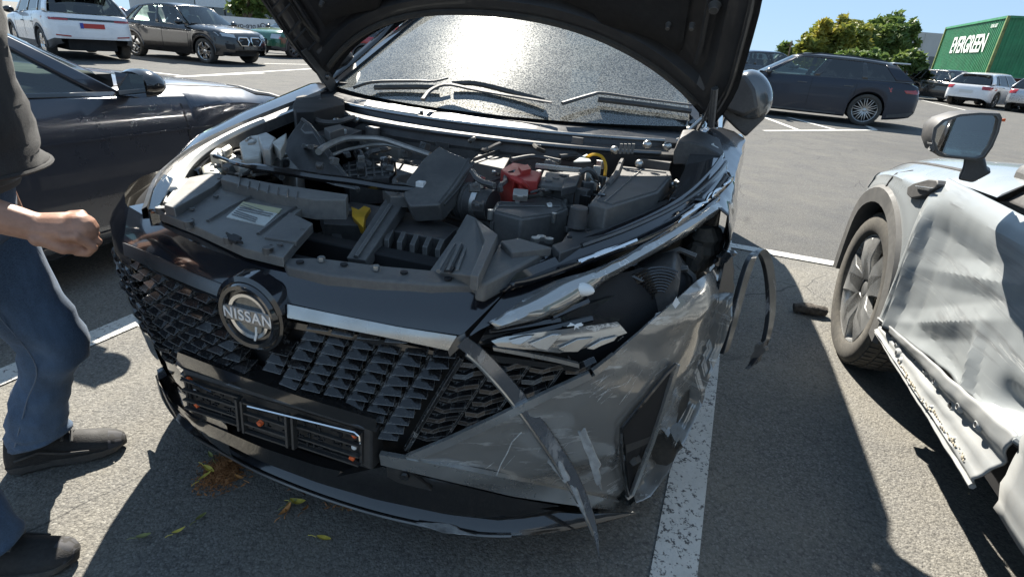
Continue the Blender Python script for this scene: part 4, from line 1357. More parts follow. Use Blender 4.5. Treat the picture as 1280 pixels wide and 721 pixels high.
for k, (x, z) in enumerate(((-.236, .036), (-.214, -.024), (-.008, .0), (.226, .030), (.220, -.030))):
    o = clip if k == 0 else inst(clip, plf)
    o.location = PL(x, z, .022); o.rotation_euler = (rs.uniform(-.5, .5), rs.uniform(-.6, .6), rs.uniform(-.5, .5))
dot = MB().sphere((0, 0, 0), .007, 8, 6, (1, .5, 1)).build('white_clip', MT['white'], plf)
dot.location = PL(-.224, .006, .018); inst(dot, plf, PL(.221, -.006, .018)); 
MB().tube([PL(-hw + .012, hh - .014, .033), PL(-.14, hh - .012, .033)], .0022, 5).build('chrome_edge', MT['chrome'], plf)
MB().tube([PL(-.03, hh - .013, .033), PL(hw - .03, hh - .012, .033), PL(hw - .02, hh - .02, .033), PL(hw - .018, hh - .04, .033)], .0025, 5).build('chrome_edge', MT['chrome'], plf)
# shelf over the holder
panel('holder_shelf', MT['gloss'], [(222, 440), (300, 470), (380, 497), (470, 524)], [(220, 455), (300, 484), (380, 511), (470, 540)], 20, 3, .012, .05)
# ---- lower bumper: corner cover greyed for its ground reflection, satin trim, fog recess, intake, lip
panel('corner_cover', GREYREFL, [(512, 575), (560, 558), (620, 530), (680, 500), (738, 472), (800, 416), (868, 353), (916, 320)], [(512, 579), (600, 595), (700, 613), (786, 634), (812, 618), (835, 590), (875, 510), (917, 400)], 60, 22, .004, .006, .010, seed=3)
panel('cover_edge', SILV, [(506, 571), (560, 549), (620, 521), (680, 492), (737, 466)], [(516, 578), (566, 557), (626, 529), (686, 499), (741, 473)], 26, 2, .012, .01)  # chamfer's sky reflection drawn as a bright strip
panel('cover_edge', SILV, [(741, 464), (768, 443)], [(745, 470), (772, 448)], 6, 2, .012, .01)
panel('satin_trim', SILV, [(474, 568), (560, 583), (640, 599), (700, 611), (750, 621), (784, 628)], [(476, 581), (560, 601), (640, 620), (700, 629), (745, 635), (780, 638)], 30, 3, .014, .012)
panel('fog_recess', MT['dark'], [(845, 455), (834, 468), (808, 500), (779, 536)], [(845, 458), (836, 485), (815, 550), (787, 617)], 12, 10, .016, .004)
FZ = lambda px, py, off=.02: F(px, py, off)
MB().tube([FZ(*q) for q in ((846, 455), (836, 487), (815, 551), (790, 616), (783, 622))], .0085, 6).build('recess_rim', SILV, NR)
MB().tube([FZ(*q) for q in ((845, 455), (833, 467), (806, 500), (777, 536), (776, 560), (779, 590), (785, 620))], .005, 6).build('recess_rim', MT['gloss'], NR)
q0 = [FZ(*q, .018) for q in ((782, 556), (815, 545), (812, 553), (783, 566))]
MB().prism(q0, (-.004, .02, 0)).build('recess_louvre', PBLK, NR)
ce = FZ(793, 574, .02); n_ = nS(ce)
MB().tube([ce - n_ * .01, ce + n_ * .012], [.019, .015], 6).build('sensor_cap', PBLK, NR)
panel('lower_grille', MT['gloss'], [(196, 462), (215, 500), (240, 521), (330, 560), (400, 583), (470, 598), (560, 618), (640, 632), (720, 640), (792, 642)], [(199, 480), (214, 508), (245, 535), (330, 578), (400, 604), (470, 624), (560, 643), (640, 652), (720, 653), (790, 648)], 44, 4, -.006, .03)
panel('bumper_shelf', MT['gloss'], [(478, 583), (560, 603), (640, 622), (700, 632)], [(420, 596), (480, 610), (560, 625), (640, 640)], 20, 3, .006, .02)
pp = panel('parking_sensor', PBLK, [(483, 582), (512, 590), (540, 612)], [(484, 596), (500, 604), (538, 613)], 8, 3, .012, .006)
ce = F(506, 594, .016); n_ = nS(ce); MB().tube([ce, ce + n_ * .006], .012, 10).build('sensor_ring', MT['gloss'], NR)
# lip: a blade at z ~ .165 following its outline on the road side
lipx = [(194, 470), (203, 500), (230, 535), (280, 566), (330, 592), (400, 620), (470, 642), (540, 658), (600, 668), (660, 668), (720, 661), (795, 642)]
lo = [NF.un(x, y, z=.165 + .0 * x) for x, y in lipx]
lo = smoothpath(lo, 48)
up_, lw_ = [], []
mb = MB()
rings = []
for i, p in enumerate(lo):
    t_ = (lo[min(i+1, 47)] - lo[max(i-1, 0)]).normalized(); nn = Vector((-t_.y, t_.x, 0))
    if nn.y < 0: nn = -nn
    k_ = min(1, (47.6 - i) / 12, (i + .6) / 5)
    rings.append([p + (q_ - p) * k_ for q_ in [p, p + nn * .012 + Vector((0, 0, .022)), p + nn * .07 + Vector((0, 0, .06)), p + nn * .11 + Vector((0, 0, .05)), p + nn * .07 + Vector((0, 0, -.012)), p + nn * .01 + Vector((0, 0, -.01))]])
mb.loft(rings); mb.build('bumper_lip', MT['gloss'], NR, angle=35)
MB().tube([p + Vector((0, -.004, .004)) for p in lo[10:38]], .005, 6).build('lip_edge', MT['darksatin'], NR)
def torn(name, pts, m, th, dz=None, seed=1, parent=None):
    """broken flake from explicit local points"""
    rr = random.Random(seed); c = sum(pts, Vector()) / len(pts)
    ring = []
    for a, b in zip(pts, pts[1:] + pts[:1]):
        for k in range(4):
            q = a.lerp(b, k / 4); ring.append(q + (q - c).normalized() * rr.uniform(-.006, .006))
    return MB().prism(ring, th).build(name, m, parent or NR, bevel=.001, seg=1)
torn('broken_lip_flake', [NF.un(x, y, z=.17) for x, y in ((608, 664), (628, 651), (676, 650), (672, 662), (640, 668))], SCUFF, (0, .01, -.01))
torn('broken_lip_flake', [NF.un(x, y, z=.18) for x, y in ((520, 652), (560, 655), (592, 668), (575, 668), (545, 664))], SCUFF, (0, .01, -.01), seed=5)
# rub marks and flaking paint on the cover
rk = random.Random(15)
mbs = MB()
for k in range(34):
    x = rk.gauss(800, 38); y = rk.gauss(455, 26)
    if k < 14: x, y = rk.gauss(760, 16), rk.gauss(492, 10)
    if k > 29: x, y = rk.uniform(600, 720), rk.uniform(560, 590)
    L_ = rk.uniform(5, 26); a = radians(rk.gauss(-40, 12)); w_ = rk.uniform(.15, .8)
    top_ = [F(x + cos(a) * L_ * t - sin(a) * w_ * sin(pi * t) * rk.uniform(.3, 1), y + sin(a) * L_ * t + cos(a) * w_ * sin(pi * t), .0115) for t in (0, .2, .4, .6, .8, 1)]
    bot_ = [F(x + cos(a) * L_ * t + sin(a) * w_ * sin(pi * t) * rk.uniform(.3, 1) + .3, y + sin(a) * L_ * t - cos(a) * w_ * sin(pi * t) + .4, .0115) for t in (0, .2, .4, .6, .8, 1)]
    mbs.grid([top_, bot_])
kind(mbs.build('scuff_mark', mat('scuff_white', (.50, .51, .50), .6, var=(120, .35)), NR, smooth=False, weld=False), 'stuff')
MB().tube([F(x, y, .011) for x, y in ((620, 596), (626, 580), (634, 566), (640, 552), (652, 540))], .0012, 4).build('paint_crack', bpy.data.materials['scuff_white'], NR)
# ---- hanging broken trim strip
hp = [(578, 427, None), (600, 444, .085), (625, 470, .10), (650, 500, .125), (676, 536, .155), (700, 572, .185), (720, 606, .20), (736, 640, .205), (745, 668, .205), (749, 697, .21)]
pth = [F(578, 427, .02)] + [NF.un(x, y, y=a) for x, y, a in hp[1:]]
pth = smoothpath(pth, 34)
wds = []
for i, p in enumerate(pth):
    u = i / 33
    t_ = (pth[min(i+1, 33)] - pth[max(i-1, 0)]).normalized()
    s_ = t_.cross(Vector((.35, -1, .3))).normalized()
    wds.append(s_ * lerp(.013, .016, min(1, u * 1.6)) * (1 if u < .62 else max(.06, (1 - u) / .38)))
ths = [Vector((0, -.004, .002))] * 34
hs = MB().ribbon(pth, wds, ths).build('hanging_trim_strip', mat('bent_satin_strip', (.24, .25, .27), .26, metal=.8, coat=.4, scratch=((.75, .75, .75), .6, (30, 30, 8))), NR)
hs['label'] = 'bent satin strip hanging loose to the ground'
MB().tube([p + w_ * .98 + Vector((0, -.006, 0)) for p, w_ in zip(pth, wds)][2:30], .0035, 5).build('strip_rim', MT['satin'], hs)
for (pts, a_) in (([(722, 540), (731, 535), (748, 580), (752, 612), (744, 604), (735, 572)], .17), ([(684, 556), (692, 562), (712, 598), (708, 606), (690, 588), (682, 568)], .18), ([(712, 605), (722, 612), (735, 655), (728, 640), (716, 622)], .19)):
    torn('torn_clip', [NF.un(x, y, y=a_) for x, y in pts], SCUFF, (0, .006, 0), seed=int(pts[0][0]), parent=hs)
# ---- headlight: upper lens strip, lower projector, broken housing
nosecorner = [F(640, 357, .002), F(690, 352, -.02), F(612, 404, .0), F(580, 421, .002)]
panel('headlight_corner', CARP, [(640, 357), (668, 350), (696, 352)], [(582, 424), (600, 412), (617, 404)], 10, 8, -.004, .01)
lensU = [(612, 404), (640, 386), (690, 355), (745, 337), (800, 309), (850, 279), (892, 254)]
lensL = [(617, 406), (680, 394), (722, 374), (754, 349), (806, 320), (856, 292), (897, 263)]
LU = smoothpath([PZ(x, y, -.012 - .02 * (i == 0)) for i, (x, y) in enumerate(lensU)], 30); LL = smoothpath([PZ(x, y, -.05) + Vector((.0, -.0, 0)) for x, y in lensL], 30)
rows = [[a.lerp(b, v) + Vector((.012, -.012, .004)) * sin(pi * v) for a, b in zip(LU, LL)] for v in (0, .2, .4, .6, .8, 1)]
LENS = mat('scuffed_clear_lens', (.36, .355, .34), .13, metal=.65, coat=1, scratch=((.8, .8, .8), .6, (20, 20, 40)), rvar=.08)
hl = MB().grid(rows).build('headlight_lens', LENS, NR, solid=.006)
MB().tube(LL, .008, 6).build('lens_seal', MT['gloss'], hl)
q = PZ(722, 360, -.03); MB().sphere(q, .03, 12, 8, (1.2, .6, .5)).build('lamp_reflector', MT['white'], hl)
hb = MB()
hb.prism([F(596, 432, -.01), F(610, 408, -.02), F(700, 392, -.03), F(760, 372, -.05), F(820, 350, -.08), F(770, 404, -.05), F(700, 415, -.02)], (-.02, .09, 0))
hb.build('headlight_base', MT['gloss'], NR)
for k, (x0, y0, x1, y1) in enumerate(((612, 414, 700, 400), (640, 421, 740, 398), (690, 396, 735, 376))):
    MB().tube([F(x0, y0, .002), F(x1, y1, -.012)], .007, 5).build('headlight_rib', MT['gloss'], NR)
ll = panel('projector_lens', LENS, [(614, 426), (628, 421), (700, 412), (772, 402)], [(622, 433), (700, 441), (728, 436), (784, 416)], 18, 5, .012, .006)
for k, qd in enumerate((((660, 430), (690, 418), (702, 418), (697, 424), (684, 438), (672, 436)), ((697, 436), (722, 424), (742, 422), (736, 428), (722, 440), (706, 440)), ((733, 436), (752, 425), (772, 420), (768, 426), (752, 432), (742, 437)), ((636, 425), (655, 420), (668, 419), (662, 424), (650, 431), (640, 430)))):
    MB().prism([F(x, y, .020) for x, y in qd], (0, .006, 0)).build('lamp_chevron', MT['satin'], ll, bevel=.001, seg=1)
panel('projector_rim', MT['satin'], [(616, 434), (660, 441), (700, 449), (724, 455)], [(617, 438), (660, 446), (700, 454), (724, 460)], 12, 2, .014, .01)
panel('bumper_beam', MT['gloss'], [(583, 440), (640, 447), (700, 456), (738, 463)], [(590, 450), (650, 456), (700, 462), (736, 467)], 14, 2, .0, .03)
torn('lens_flake', [F(x, y, .024) for x, y in ((706, 407), (716, 403), (729, 404), (724, 411), (716, 409))], MT['white'], (0, .002, 0), seed=31)
# broken module deep in the opening
def ydeep(pts, a_): return [NF.un(x, y, y=a_) for x, y in pts]
mod = MB()
mod.prism(ydeep([(748, 378), (752, 362), (792, 345), (842, 336), (850, 352), (846, 376), (820, 398), (772, 406)], .40), (.0, .16, .0), .92)
mo = mod.build('lamp_module', MT['plastic'], NR, bevel=.006)
MB().prism(ydeep([(752, 361), (790, 344), (806, 352), (770, 372)], .385), (.0, .05, .01)).build('module_cover', MT['gloss'], mo, bevel=.003)
cc = NF.un(826, 372, y=.395)
for k in range(9):
    r_ = .018 + .007 * k
    MB().tube([cc + Vector((r_ * cos(a), -.004, r_ * sin(a))) for a in [radians(70 + 130 * i / 14) for i in range(15)]], .0022, 4).build('module_ring', MT['gloss'], mo)
torn('module_tab', ydeep([(786, 378), (797, 370), (799, 378), (790, 383)], .38), MT['steel'], (0, .01, 0), seed=40, parent=mo)
tg = torn('torn_label', ydeep([(819, 392), (838, 384), (845, 372), (848, 380), (842, 392), (824, 404), (819, 410)], .36), MT['white'], (0, .003, 0), seed=41)
MB().prism(ydeep([(821, 394), (830, 390), (830, 396), (822, 400)], .355), (0, .002, 0)).build('label_print', mat('blue_print', (.06, .09, .4), .5), tg)
# dark liner, bracket and boots behind the opening
mb = MB()
mb.grid([[PZ(x, y, -.06 - .0 * x) + Vector((-.05, .05, -.02)) for x, y in lensU], [PZ(x, y, -.06) + Vector((-.10, .12, -.42)) for x, y in lensU]])
mb.build('inner_panel', MT['dark'], NR, solid=.01)
for pts, a_, r_ in (([(866, 338), (874, 318), (880, 300), (882, 284)], .75, .035), ([(858, 350), (864, 330), (872, 305)], .70, .025), ([(880, 330), (890, 305), (893, 285)], .82, .03)):
    MB().tube(smoothpath(ydeep(pts, a_), 8), [r_ * f for f in (.7, 1, .85, 1.1, .85, 1.05, .8, .6)], 8).build('rubber_boot', MT['rubber'], NR)
for pts, a_ in (([(800, 330), (850, 312), (870, 320)], .55), ([(820, 340), (860, 335)], .5), ([(840, 322), (866, 345), (868, 360)], .55)):
    MB().tube(ydeep(pts, a_), .008, 5).build('wire', MT['plastic'], NR)
# ---- fender rail (bonnet gutter) on the damaged side
RU = [(600, 356), (648, 330), (690, 311), (760, 286), (830, 256), (868, 232), (892, 208), (905, 190)]
RL = [(640, 358), (672, 350), (740, 326), (820, 296), (860, 273), (890, 250), (906, 236), (917, 224)]
ru = smoothpath(pline(RU), 32); rl = smoothpath(pline(RL), 32)
prof_ = [(0, .0), (.12, -.012), (.25, -.014), (.38, .002), (.5, -.012), (.8, -.006), (.93, .006), (1, -.004)]
MB().grid([[a.lerp(b, u) + Vector((0, 0, h_)) for a, b in zip(ru, rl)] for u, h_ in prof_]).build('fender_rail', CARP, NR, angle=25, solid=.006)
MB().tube([a.lerp(b, .38) + Vector((0, 0, .006)) for a, b in zip(ru, rl)][10:31], .006, 6).build('rail_edge', MT['darksatin'], NR)
rr_ = random.Random(9)
for k in range(9):
    i = rr_.randint(8, 26); p = ru[i].lerp(rl[i], rr_.uniform(.9, 1.0)) + Vector((0, 0, .006)); q = ru[i+3].lerp(rl[i+3], rr_.uniform(.9, 1.0)) + Vector((0, 0, .006))
    MB().tube(smoothpath([p, (p+q)/2 + Vector((rr_.uniform(-.008, .008), 0, .004)), q], 6), rr_.uniform(.002, .005), 5).build('bare_metal_edge', MT['chrome'], NR)
# crumpled front edge of the fender with raw paint
fe = smoothpath([PZ(x, y, -.0) for x, y in [(745, 334), (800, 305), (850, 276), (880, 258), (898, 243)]], 24)
rows = [[p + Vector((.004 + noise.noise(p * 25 + Vector((j, 0, 0))) * .008, -.004, -.004 - j * .011 + noise.noise(p * 30) * .004)) for p in fe] for j in range(4)]
MB().grid(rows).build('crumpled_edge', FENDP, NR, solid=.004)
# fender side from lamp to door on both sides
def fender(s_, m):
    ys = [lerp(.70 if s_ > 0 else .40, 1.34, i / 34) for i in range(35)]
    rows = []
    Ra = .395
    for y in ys:
        w = tab([(.42, .80), (.52, .875), (.62, .905), (.9, .925), (1.34, .938)], y) if s_ > 0 else tab([(.40, .70), (.52, .76), (.64, .83), (.9, .885), (1.34, .915)], y)
        zt = .815 + .18 * y
        zb_ = .28
        if s_ < 0 and y < .66: zb_ = max(zb_, zt - .22)
        if abs(y - .86) < Ra: zb_ = .35 + sqrt(Ra ** 2 - (y - .86) ** 2)
        r = []
        for k in range(10):
            u = k / 9; z = lerp(zb_, zt - .03, u)
            x = w + .012 * sin(pi * u) - .03 * max(0, u - .7)
            p = Vector((s_ * x, y, z))
            if s_ > 0: p.x += noise.noise(p * 6) * .016 + noise.noise(p * 19) * .006
            r.append(p)
        r += [Vector((s_ * (w - .045), y, zt - .008)), Vector((s_ * (w - .09), y, zt)), Vector((s_ * (w - .16), y, zt - .006)), Vector((s_ * (w - .175), y, zt - .04))]
        rows.append(r)
    return MB().grid(rows).build('fender', m, NR, angle=35, solid=.004)
fender(1, FENDP); fl_ = fender(-1, CARP)
# rail and flange of the intact side, sun's brightness put into pale colours
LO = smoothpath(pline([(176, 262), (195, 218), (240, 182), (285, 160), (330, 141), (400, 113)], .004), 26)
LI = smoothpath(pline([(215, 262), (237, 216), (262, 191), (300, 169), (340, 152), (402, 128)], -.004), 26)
MB().grid([[a.lerp(b, u) + Vector((0, 0, h_)) for a, b in zip(LO, LI)] for u, h_ in ((0, -.05), (.02, 0), (.2, .008), (.26, -.008), (.36, .0), (.7, -.012), (.74, .004), (.97, .006), (1, -.03))]).build('fender_rail', mat('sun_paled_dusty_paint', (.07, .072, .078), .3, metal=.2, coat=.8, dust=((.42, .41, .38), .6, 3)), NR, angle=30)
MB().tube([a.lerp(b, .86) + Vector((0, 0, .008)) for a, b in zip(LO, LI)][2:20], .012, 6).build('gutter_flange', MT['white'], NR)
# ---- peeled fender liner / arch trim hanging out at the side
ht = [(905, 440, .62), (915, 405, .68), (926, 362, .76), (938, 325, .84), (949, 313, .92), (958, 326, .97), (963, 356, .96), (963, 392, .93), (957, 424, .88), (946, 447, .84), (936, 459, .82)]
pth = smoothpath([NF.un(x, y, y=a) for x, y, a in ht], 40)
wd = [Vector((.011, .022, 0)) * (.6 + .5 * sin(pi * min(1, i / 39 * 1.1))) for i in range(40)]
th = [Vector((.006, -.002, .001))] * 40
wt = MB().ribbon(pth, wd, th).build('hanging_arch_trim', mat('scraped_trim_plastic', (.012, .012, .013), .32, coat=.4, scratch=((.5, .5, .5), .5, (20, 20, 8)), var=(14, .5)), NR, bevel=.002)
wt['label'] = 'black wheel arch trim torn off and looping outwards'
torn('trim_stub', [NF.un(x, y, y=.83) for x, y in ((934, 458), (943, 432), (956, 426), (955, 440), (944, 456))], MT['plastic'], (.01, .02, 0), seed=50, parent=wt)
# torn bumper flange layers between corner cover and wheel
for pts, a_, m in (([(905, 330), (917, 318), (918, 360), (905, 410), (880, 480), (856, 545), (850, 540), (880, 450)], .60, FENDP), ([(893, 330), (908, 316), (921, 318), (905, 334)], .66, FENDP)):
    torn('torn_flange', [NF.un(x, y, y=a_) for x, y in pts], m, (-.006, .02, 0), seed=int(pts[0][0]))
# ================================================================ rest of the damaged car: cabin, sides, bonnet, glass
GH = 4.42 / 2
TN = lambda p: Vector((-p.x, GH - p.y, p.z))
DUSTY = glassmat('dusty_windscreen', (.46, .52, .49), .05, .05, .66, (.40, .415, .39), 170)
h = GH
nsp = dict(L=4.42, W=1.835, H=1.62, paint=FENDP if False else mat('body_black_paint', (.012, .013, .016), .16, coat=1, rvar=.04), wheel=None, R=.35, axf=None, axr=-h + .9, sill=.22, archw=.06, cladrow=2,
    plan=[(-h, .70), (-h + .06, .80), (-h + .3, .885), (-h + .8, .917), (h - 1.3, .917), (h, .9)],
    low=[(-h, .42), (-h + .3, .28), (-h + .8, .24), (h, .24)],
    belt=[(-h, .9), (-h + .1, 1.04), (-h + .5, 1.09), (0, 1.04), (h - 1.3, 1.02), (h, 1.0)],
    top=[(-h, .94), (-h + .06, 1.06), (-h + .5, 1.1), (0, 1.08), (h - 1.5, 1.07), (h, 1.03)],
    yrange=(-h, h - 1.34), bodyname='body_shell',
    gh=dict(yA=h - 1.16, zA=1.035, yAt=h - 2.06, yCt=-h + .5, yC=-h + .12, zC=1.08, wb=.81, wr=.62, bow=.24, rbow=.1,
        roof=[(-h + .5, 1.53), (-h + 1.1, 1.60), (0, 1.62), (h - 2.06, 1.50)], rdrop=.05,
        beltz=[(-h, 1.1), (0, 1.05), (h - 1.5, 1.03)], cuts=[(.0, .40, 'glass'), (.40, .74, 'tint'), (.74, .92, 'tint')], pillars=[.40, .74], cw=.12, wsmat=DUSTY, noscreen=True, rearmat=MT['tint'], pillmat=MT['gloss']))
nsp['wheel'] = wheel_mesh('wheel', .35, .225, 5, MT['darksatin'], spoke='twin')
car('x', 'x', nsp, (0, 0), 0, root=NR, tf=TN)
# front wheels
for s_ in (-1, 1):
    o = copy_tree(nsp['wheel'], NR); o.location = (s_ * .79, .86, .35); o.rotation_euler = (.4, 0, 0 if s_ > 0 else pi)
for c_ in list(nsp['wheel'].children): bpy.data.objects.remove(c_)
bpy.data.objects.remove(nsp['wheel'])
# windscreen: base line bowed forward, raked 27 degrees
WR = radians(27.5)
def wsp(u, v):
    b = u * lerp(.745, .60, v)
    L_ = 1.0
    y = 1.13 + .22 * abs(u) ** 2.2 * lerp(1, .55, v) + v * L_ * cos(WR)
    z = 1.035 + .012 * abs(u) ** 2 + v * L_ * sin(WR) - .035 * v * abs(u) ** 2.5
    return Vector((b, y, z))
ws = MB().grid([[wsp(k / 14, j / 16) for k in range(-14, 15)] for j in range(17)]).build('windscreen', DUSTY, NR, angle=80)
for s_ in (-1, 1):
    MB().ribbon([wsp(s_, j / 10) + Vector((s_ * .012, 0, .004)) for j in range(11)], Vector((.018, -.008, 0)), Vector((0, -.004, .006))).build('screen_pillar', MT['gloss'], NR)
# dashboard and interior below the glass
mb = MB()
mb.grid([[Vector((u * .74, 1.30 + .2 * abs(u) ** 2 + v * .55, 1.0 + .03 * sin(pi * v) - .02)) for u in [k / 8 for k in range(-8, 9)]] for v in (0, .3, .6, 1)])
mb.grid([[Vector((u * .74, 1.85 + .2 * abs(u) ** 2, z)) for u in [k / 8 for k in range(-8, 9)]] for z in (.98, .9, .6)])
mb.build('dashboard', MT['plastic2'], NR)
MB().tube([Vector((-.37 + .17 * cos(a), 2.0 + .05 * sin(a), 1.02 + .17 * sin(a))) for a in [2*pi*k/24 for k in range(25)]], .015, 6).build('steering_wheel', MT['plastic'], NR)
MB().box((.02, 1.93, 1.40), (.22, .03, .06)).build('inner_mirror', MT['plastic'], NR, bevel=.01)
MB().box((.06, 1.5, 1.0), (.44, .26, .012), Matrix.Rotation(.12, 3, 'Z')).build('dash_vent', MT['plastic'], NR)
# ---- cowl, weather strips, wipers
def cow(u, a0, z): return Vector((u * .77, a0 + .22 * abs(u) ** 2.2, z))
US = [k / 16 for k in range(-16, 17)]
MB().grid([[cow(u, 1.145, 1.028) for u in US], [cow(u, 1.10, 1.022) for u in US], [cow(u, 1.05, 1.0) for u in US], [cow(u, 1.04, .975) for u in US]]).build('cowl_panel', mat('cowl_plastic', (.02, .021, .024), .28, dust=((.2, .19, .17), .2, 5)), NR, angle=30)
MB().grid([[cow(u, 1.035, .985) for u in US], [cow(u, .985, .97) for u in US], [cow(u, .975, .94) for u in US], [cow(u, .99, .90) for u in US]]).build('cowl_gutter', MT['plastic'], NR, angle=30)
MB().tube([cow(u, 1.052, 1.006) for u in US[3:31]], .007, 6).build('weather_strip', MT['satin'], NR)  # seal made silver to carry the sun's reflection
MB().tube([cow(u, .978, .974) for u in US[14:31]], .008, 6).build('weather_strip', MT['darksatin'], NR)  # right half silvered for the sun's reflection, left half kept plain
MB().tube([cow(u, .978, .974) for u in US[1:15]], .008, 6).build('weather_strip', MT['plastic'], NR)
for x in (-.3, -.05, .25, .5):
    MB().box(cow(x / .77, .98, .93), (.05, .012, .03)).build('clip', MT['plastic'], NR)
def wiper(px_arm, px_blade, r0):
    arm = smoothpath([NF.pl(x, y, z0, .0) for x, y, z0 in px_arm], 14)
    o = MB().tube(arm, [r0 * (1.5 if i < 3 else 1) for i in range(14)], 6, sq=.6).build('wiper_arm', MT['darksatin'], NR)
    bl = [NF.pl(x, y, z0, 0) for x, y, z0 in px_blade]
    MB().tube(smoothpath(bl, 12), .009, 5).build('wiper_blade', MT['plastic'], o)
    return o
# laid on the glass: points from the windscreen surface
def wsl(px, py, lift=.02):
    c, d = NF.rayl(px, py)
    best = None
    for i in range(-60, 61):
        for v in range(0, 30):
            P = wsp(i / 60, v / 60 - .08)
            t = (P - c).dot(d) / d.dot(d); e = (c + d * t - P).length
            if best is None or e < best[0]: best = (e, P)
    P = best[1]
    return P + Vector((0, -sin(WR), cos(WR))) * lift
def wip(arm_px, blade_px, lift):
    arm = smoothpath([wsl(x, y, lift) for x, y in arm_px], 14)
    o = MB().tube(arm, [.012 - .0004 * i for i in range(14)], 6, sq=.55).build('wiper_arm', MT['plastic'], NR)
    MB().tube(smoothpath([wsl(x, y, lift * .55) for x, y in blade_px], 12), .010, 5).build('wiper_blade', MT['plastic'], o)
wip([(530, 134), (542, 124), (562, 118), (600, 122), (690, 138)], [(566, 110), (600, 113), (680, 132)], .035)
wip([(705, 141), (738, 131), (752, 128), (790, 133), (868, 140)], [(748, 132), (800, 138), (868, 144)], .035)
wip([(446, 118), (470, 110), (520, 112), (545, 112), (562, 107)], [(470, 113), (520, 115), (548, 114)], .03)
torn('painted_sun_patch', [cow(x, 1.10, 1.03) for x in (-.62, -.5, -.38, -.25)] + [cow(x, 1.05, 1.016) for x in (-.25, -.4, -.6)], MT['label'], (0, 0, -.006), seed=60)  # pale flake painted in for sunlight falling on the cowl
# ---- bonnet: hinged at the rear, open about 34 degrees, seen from below
HA = radians(45)
HB = Vector((0, 1.36, 1.085))
def hood(u, s, t=0.0):
    """u -1..1 across, s 0 (rear edge) .. 1 (front edge); t lifts towards the outer skin"""
    hw_ = lerp(.79, .845, min(1, s * 5) ** .6) - .12 * max(0, (s - .45) / .55) ** 2
    rear = .335 * (1 - abs(u) ** 2.4)                      # rear edge bows forward at the middle
    front = 1.16 - .20 * abs(u) ** 2.6
    d = lerp(rear, front, s)
    crown = .045 * (1 - u * u) - .05 * max(0, s - .8) * 5 * 0
    b = u * hw_
    nrm = Vector((0, sin(HA), cos(HA)))
    dirv = Vector((0, -cos(HA), sin(HA)))
    drop = -.05 * max(0, (s - .75) / .25) ** 2
    return HB + Vector((b + .022 + .02 * s, 0, 0)) + dirv * d + nrm * (crown + t + drop - .05 * abs(u) ** 6)
HN = 28
outer_ = [[hood(k / HN, j / 20, .02) for k in range(-HN, HN + 1)] for j in range(21)]
MB().grid(outer_).build('bonnet_skin', CARP, NR, angle=60)
UND = mat('bonnet_underside', (.020, .021, .024), .42, coat=.25, dust=((.12, .115, .105), .35, 3), bump=(30, .1, .003))
LINER = mat('bonnet_liner_felt', (.016, .016, .017), .95, var=(40, .25), bump=(200, .5, .003))
# inner frame: rim, with depth profile near the edges
def inner(u, s):
    e = min((1 - abs(u)) * .82, s * .95, (1 - s) * .95)      # distance-like from the edge
    t = .012 if e < .015 else (-.012 if e < .05 else (-.022 if e < .10 else (.006 if e < .13 else -.004)))
    return hood(u, s, t)
us = sorted(set([-1, -.985, -.96, -.93, -.9, -.87, -.85, -.83, -.8] + [k / 20 for k in range(-16, 17)] + [1, .985, .96, .93, .9, .87, .85, .83, .8]))
ss = [0, .012, .03, .055, .08, .1, .115, .13, .16, .2, .3, .4, .5, .6, .7, .8, .86, .88, .9, .93, .96, .985, 1]
MB().grid([[inner(u, s) for u in us] for s in ss]).build('bonnet_inner_frame', UND, NR, angle=30)
def edge_loop(t):
    return [hood(k / 20, 0, t) for k in range(-20, 21)] + [hood(1, j / 12, t) for j in range(1, 13)] + [hood(k / 20, 1, t) for k in range(19, -21, -1)] + [hood(-1, j / 12, t) for j in range(11, 0, -1)]
MB().grid([edge_loop(.02), edge_loop(.004), edge_loop(.012)], True).build('bonnet_hem', CARP, NR)
lin = [[hood(u * .78, lerp(.17, .86, j / 14), -.012 + .003 * noise.noise(Vector((u * 6, j * .6, 0)))) for u in [k / 24 for k in range(-24, 25)]] for j in range(15)]
# liner outline waves towards the rear edge like the pressed felt in the photo
for k in range(49):
    u = abs(k - 24) / 24
    sh = .05 * (sin(u * 8) * .5 + (1 if .35 < u < .62 else 0) * .6)
    lin[0][k] = hood((k - 24) / 24 * .78, .13 + sh, -.012)
MB().grid(lin).build('bonnet_liner', LINER, NR, solid=.012)
MB().tube(lin[0], .006, 5).build('liner_edge', UND, NR)
MB().tube([hood(k / 30 * .9, .035, -.022) for k in range(-30, 31)], .011, 6).build('bonnet_seal', MT['rubber'], NR)
# stamped pockets along both flanks
for s_ in (-1, 1):
    for j, (s0, s1) in enumerate(((.14, .22), (.25, .34), (.37, .47), (.5, .6), (.64, .76))):
        for ua, ub in ((.865, .955),) if s_ < 0 else ():
            ring = [hood(s_ * ua, s0, -.024), hood(s_ * ub, s0 + .01, -.02), hood(s_ * ub, s1, -.02), hood(s_ * ua, s1 - .01, -.024)]
            f_ = MB().tube(ring + [ring[0]], .006, 5).build('pressed_rib', UND, NR)
            MB().poly([p + (sum(ring, Vector()) / 4 - p) * .08 + Vector((0, 0, .003)) for p in ring]).build('pocket', MT['dark'], f_)
    MB().tube([hood(s_ * .97, s, -.018) for s in [k / 12 for k in range(1, 12)]], .007, 5).build('pressed_rib', UND, NR)
    MB().tube([hood(s_ * .84, s, -.02) for s in [k / 12 for k in range(2, 11)]], .008, 5).build('pressed_rib', UND, NR)
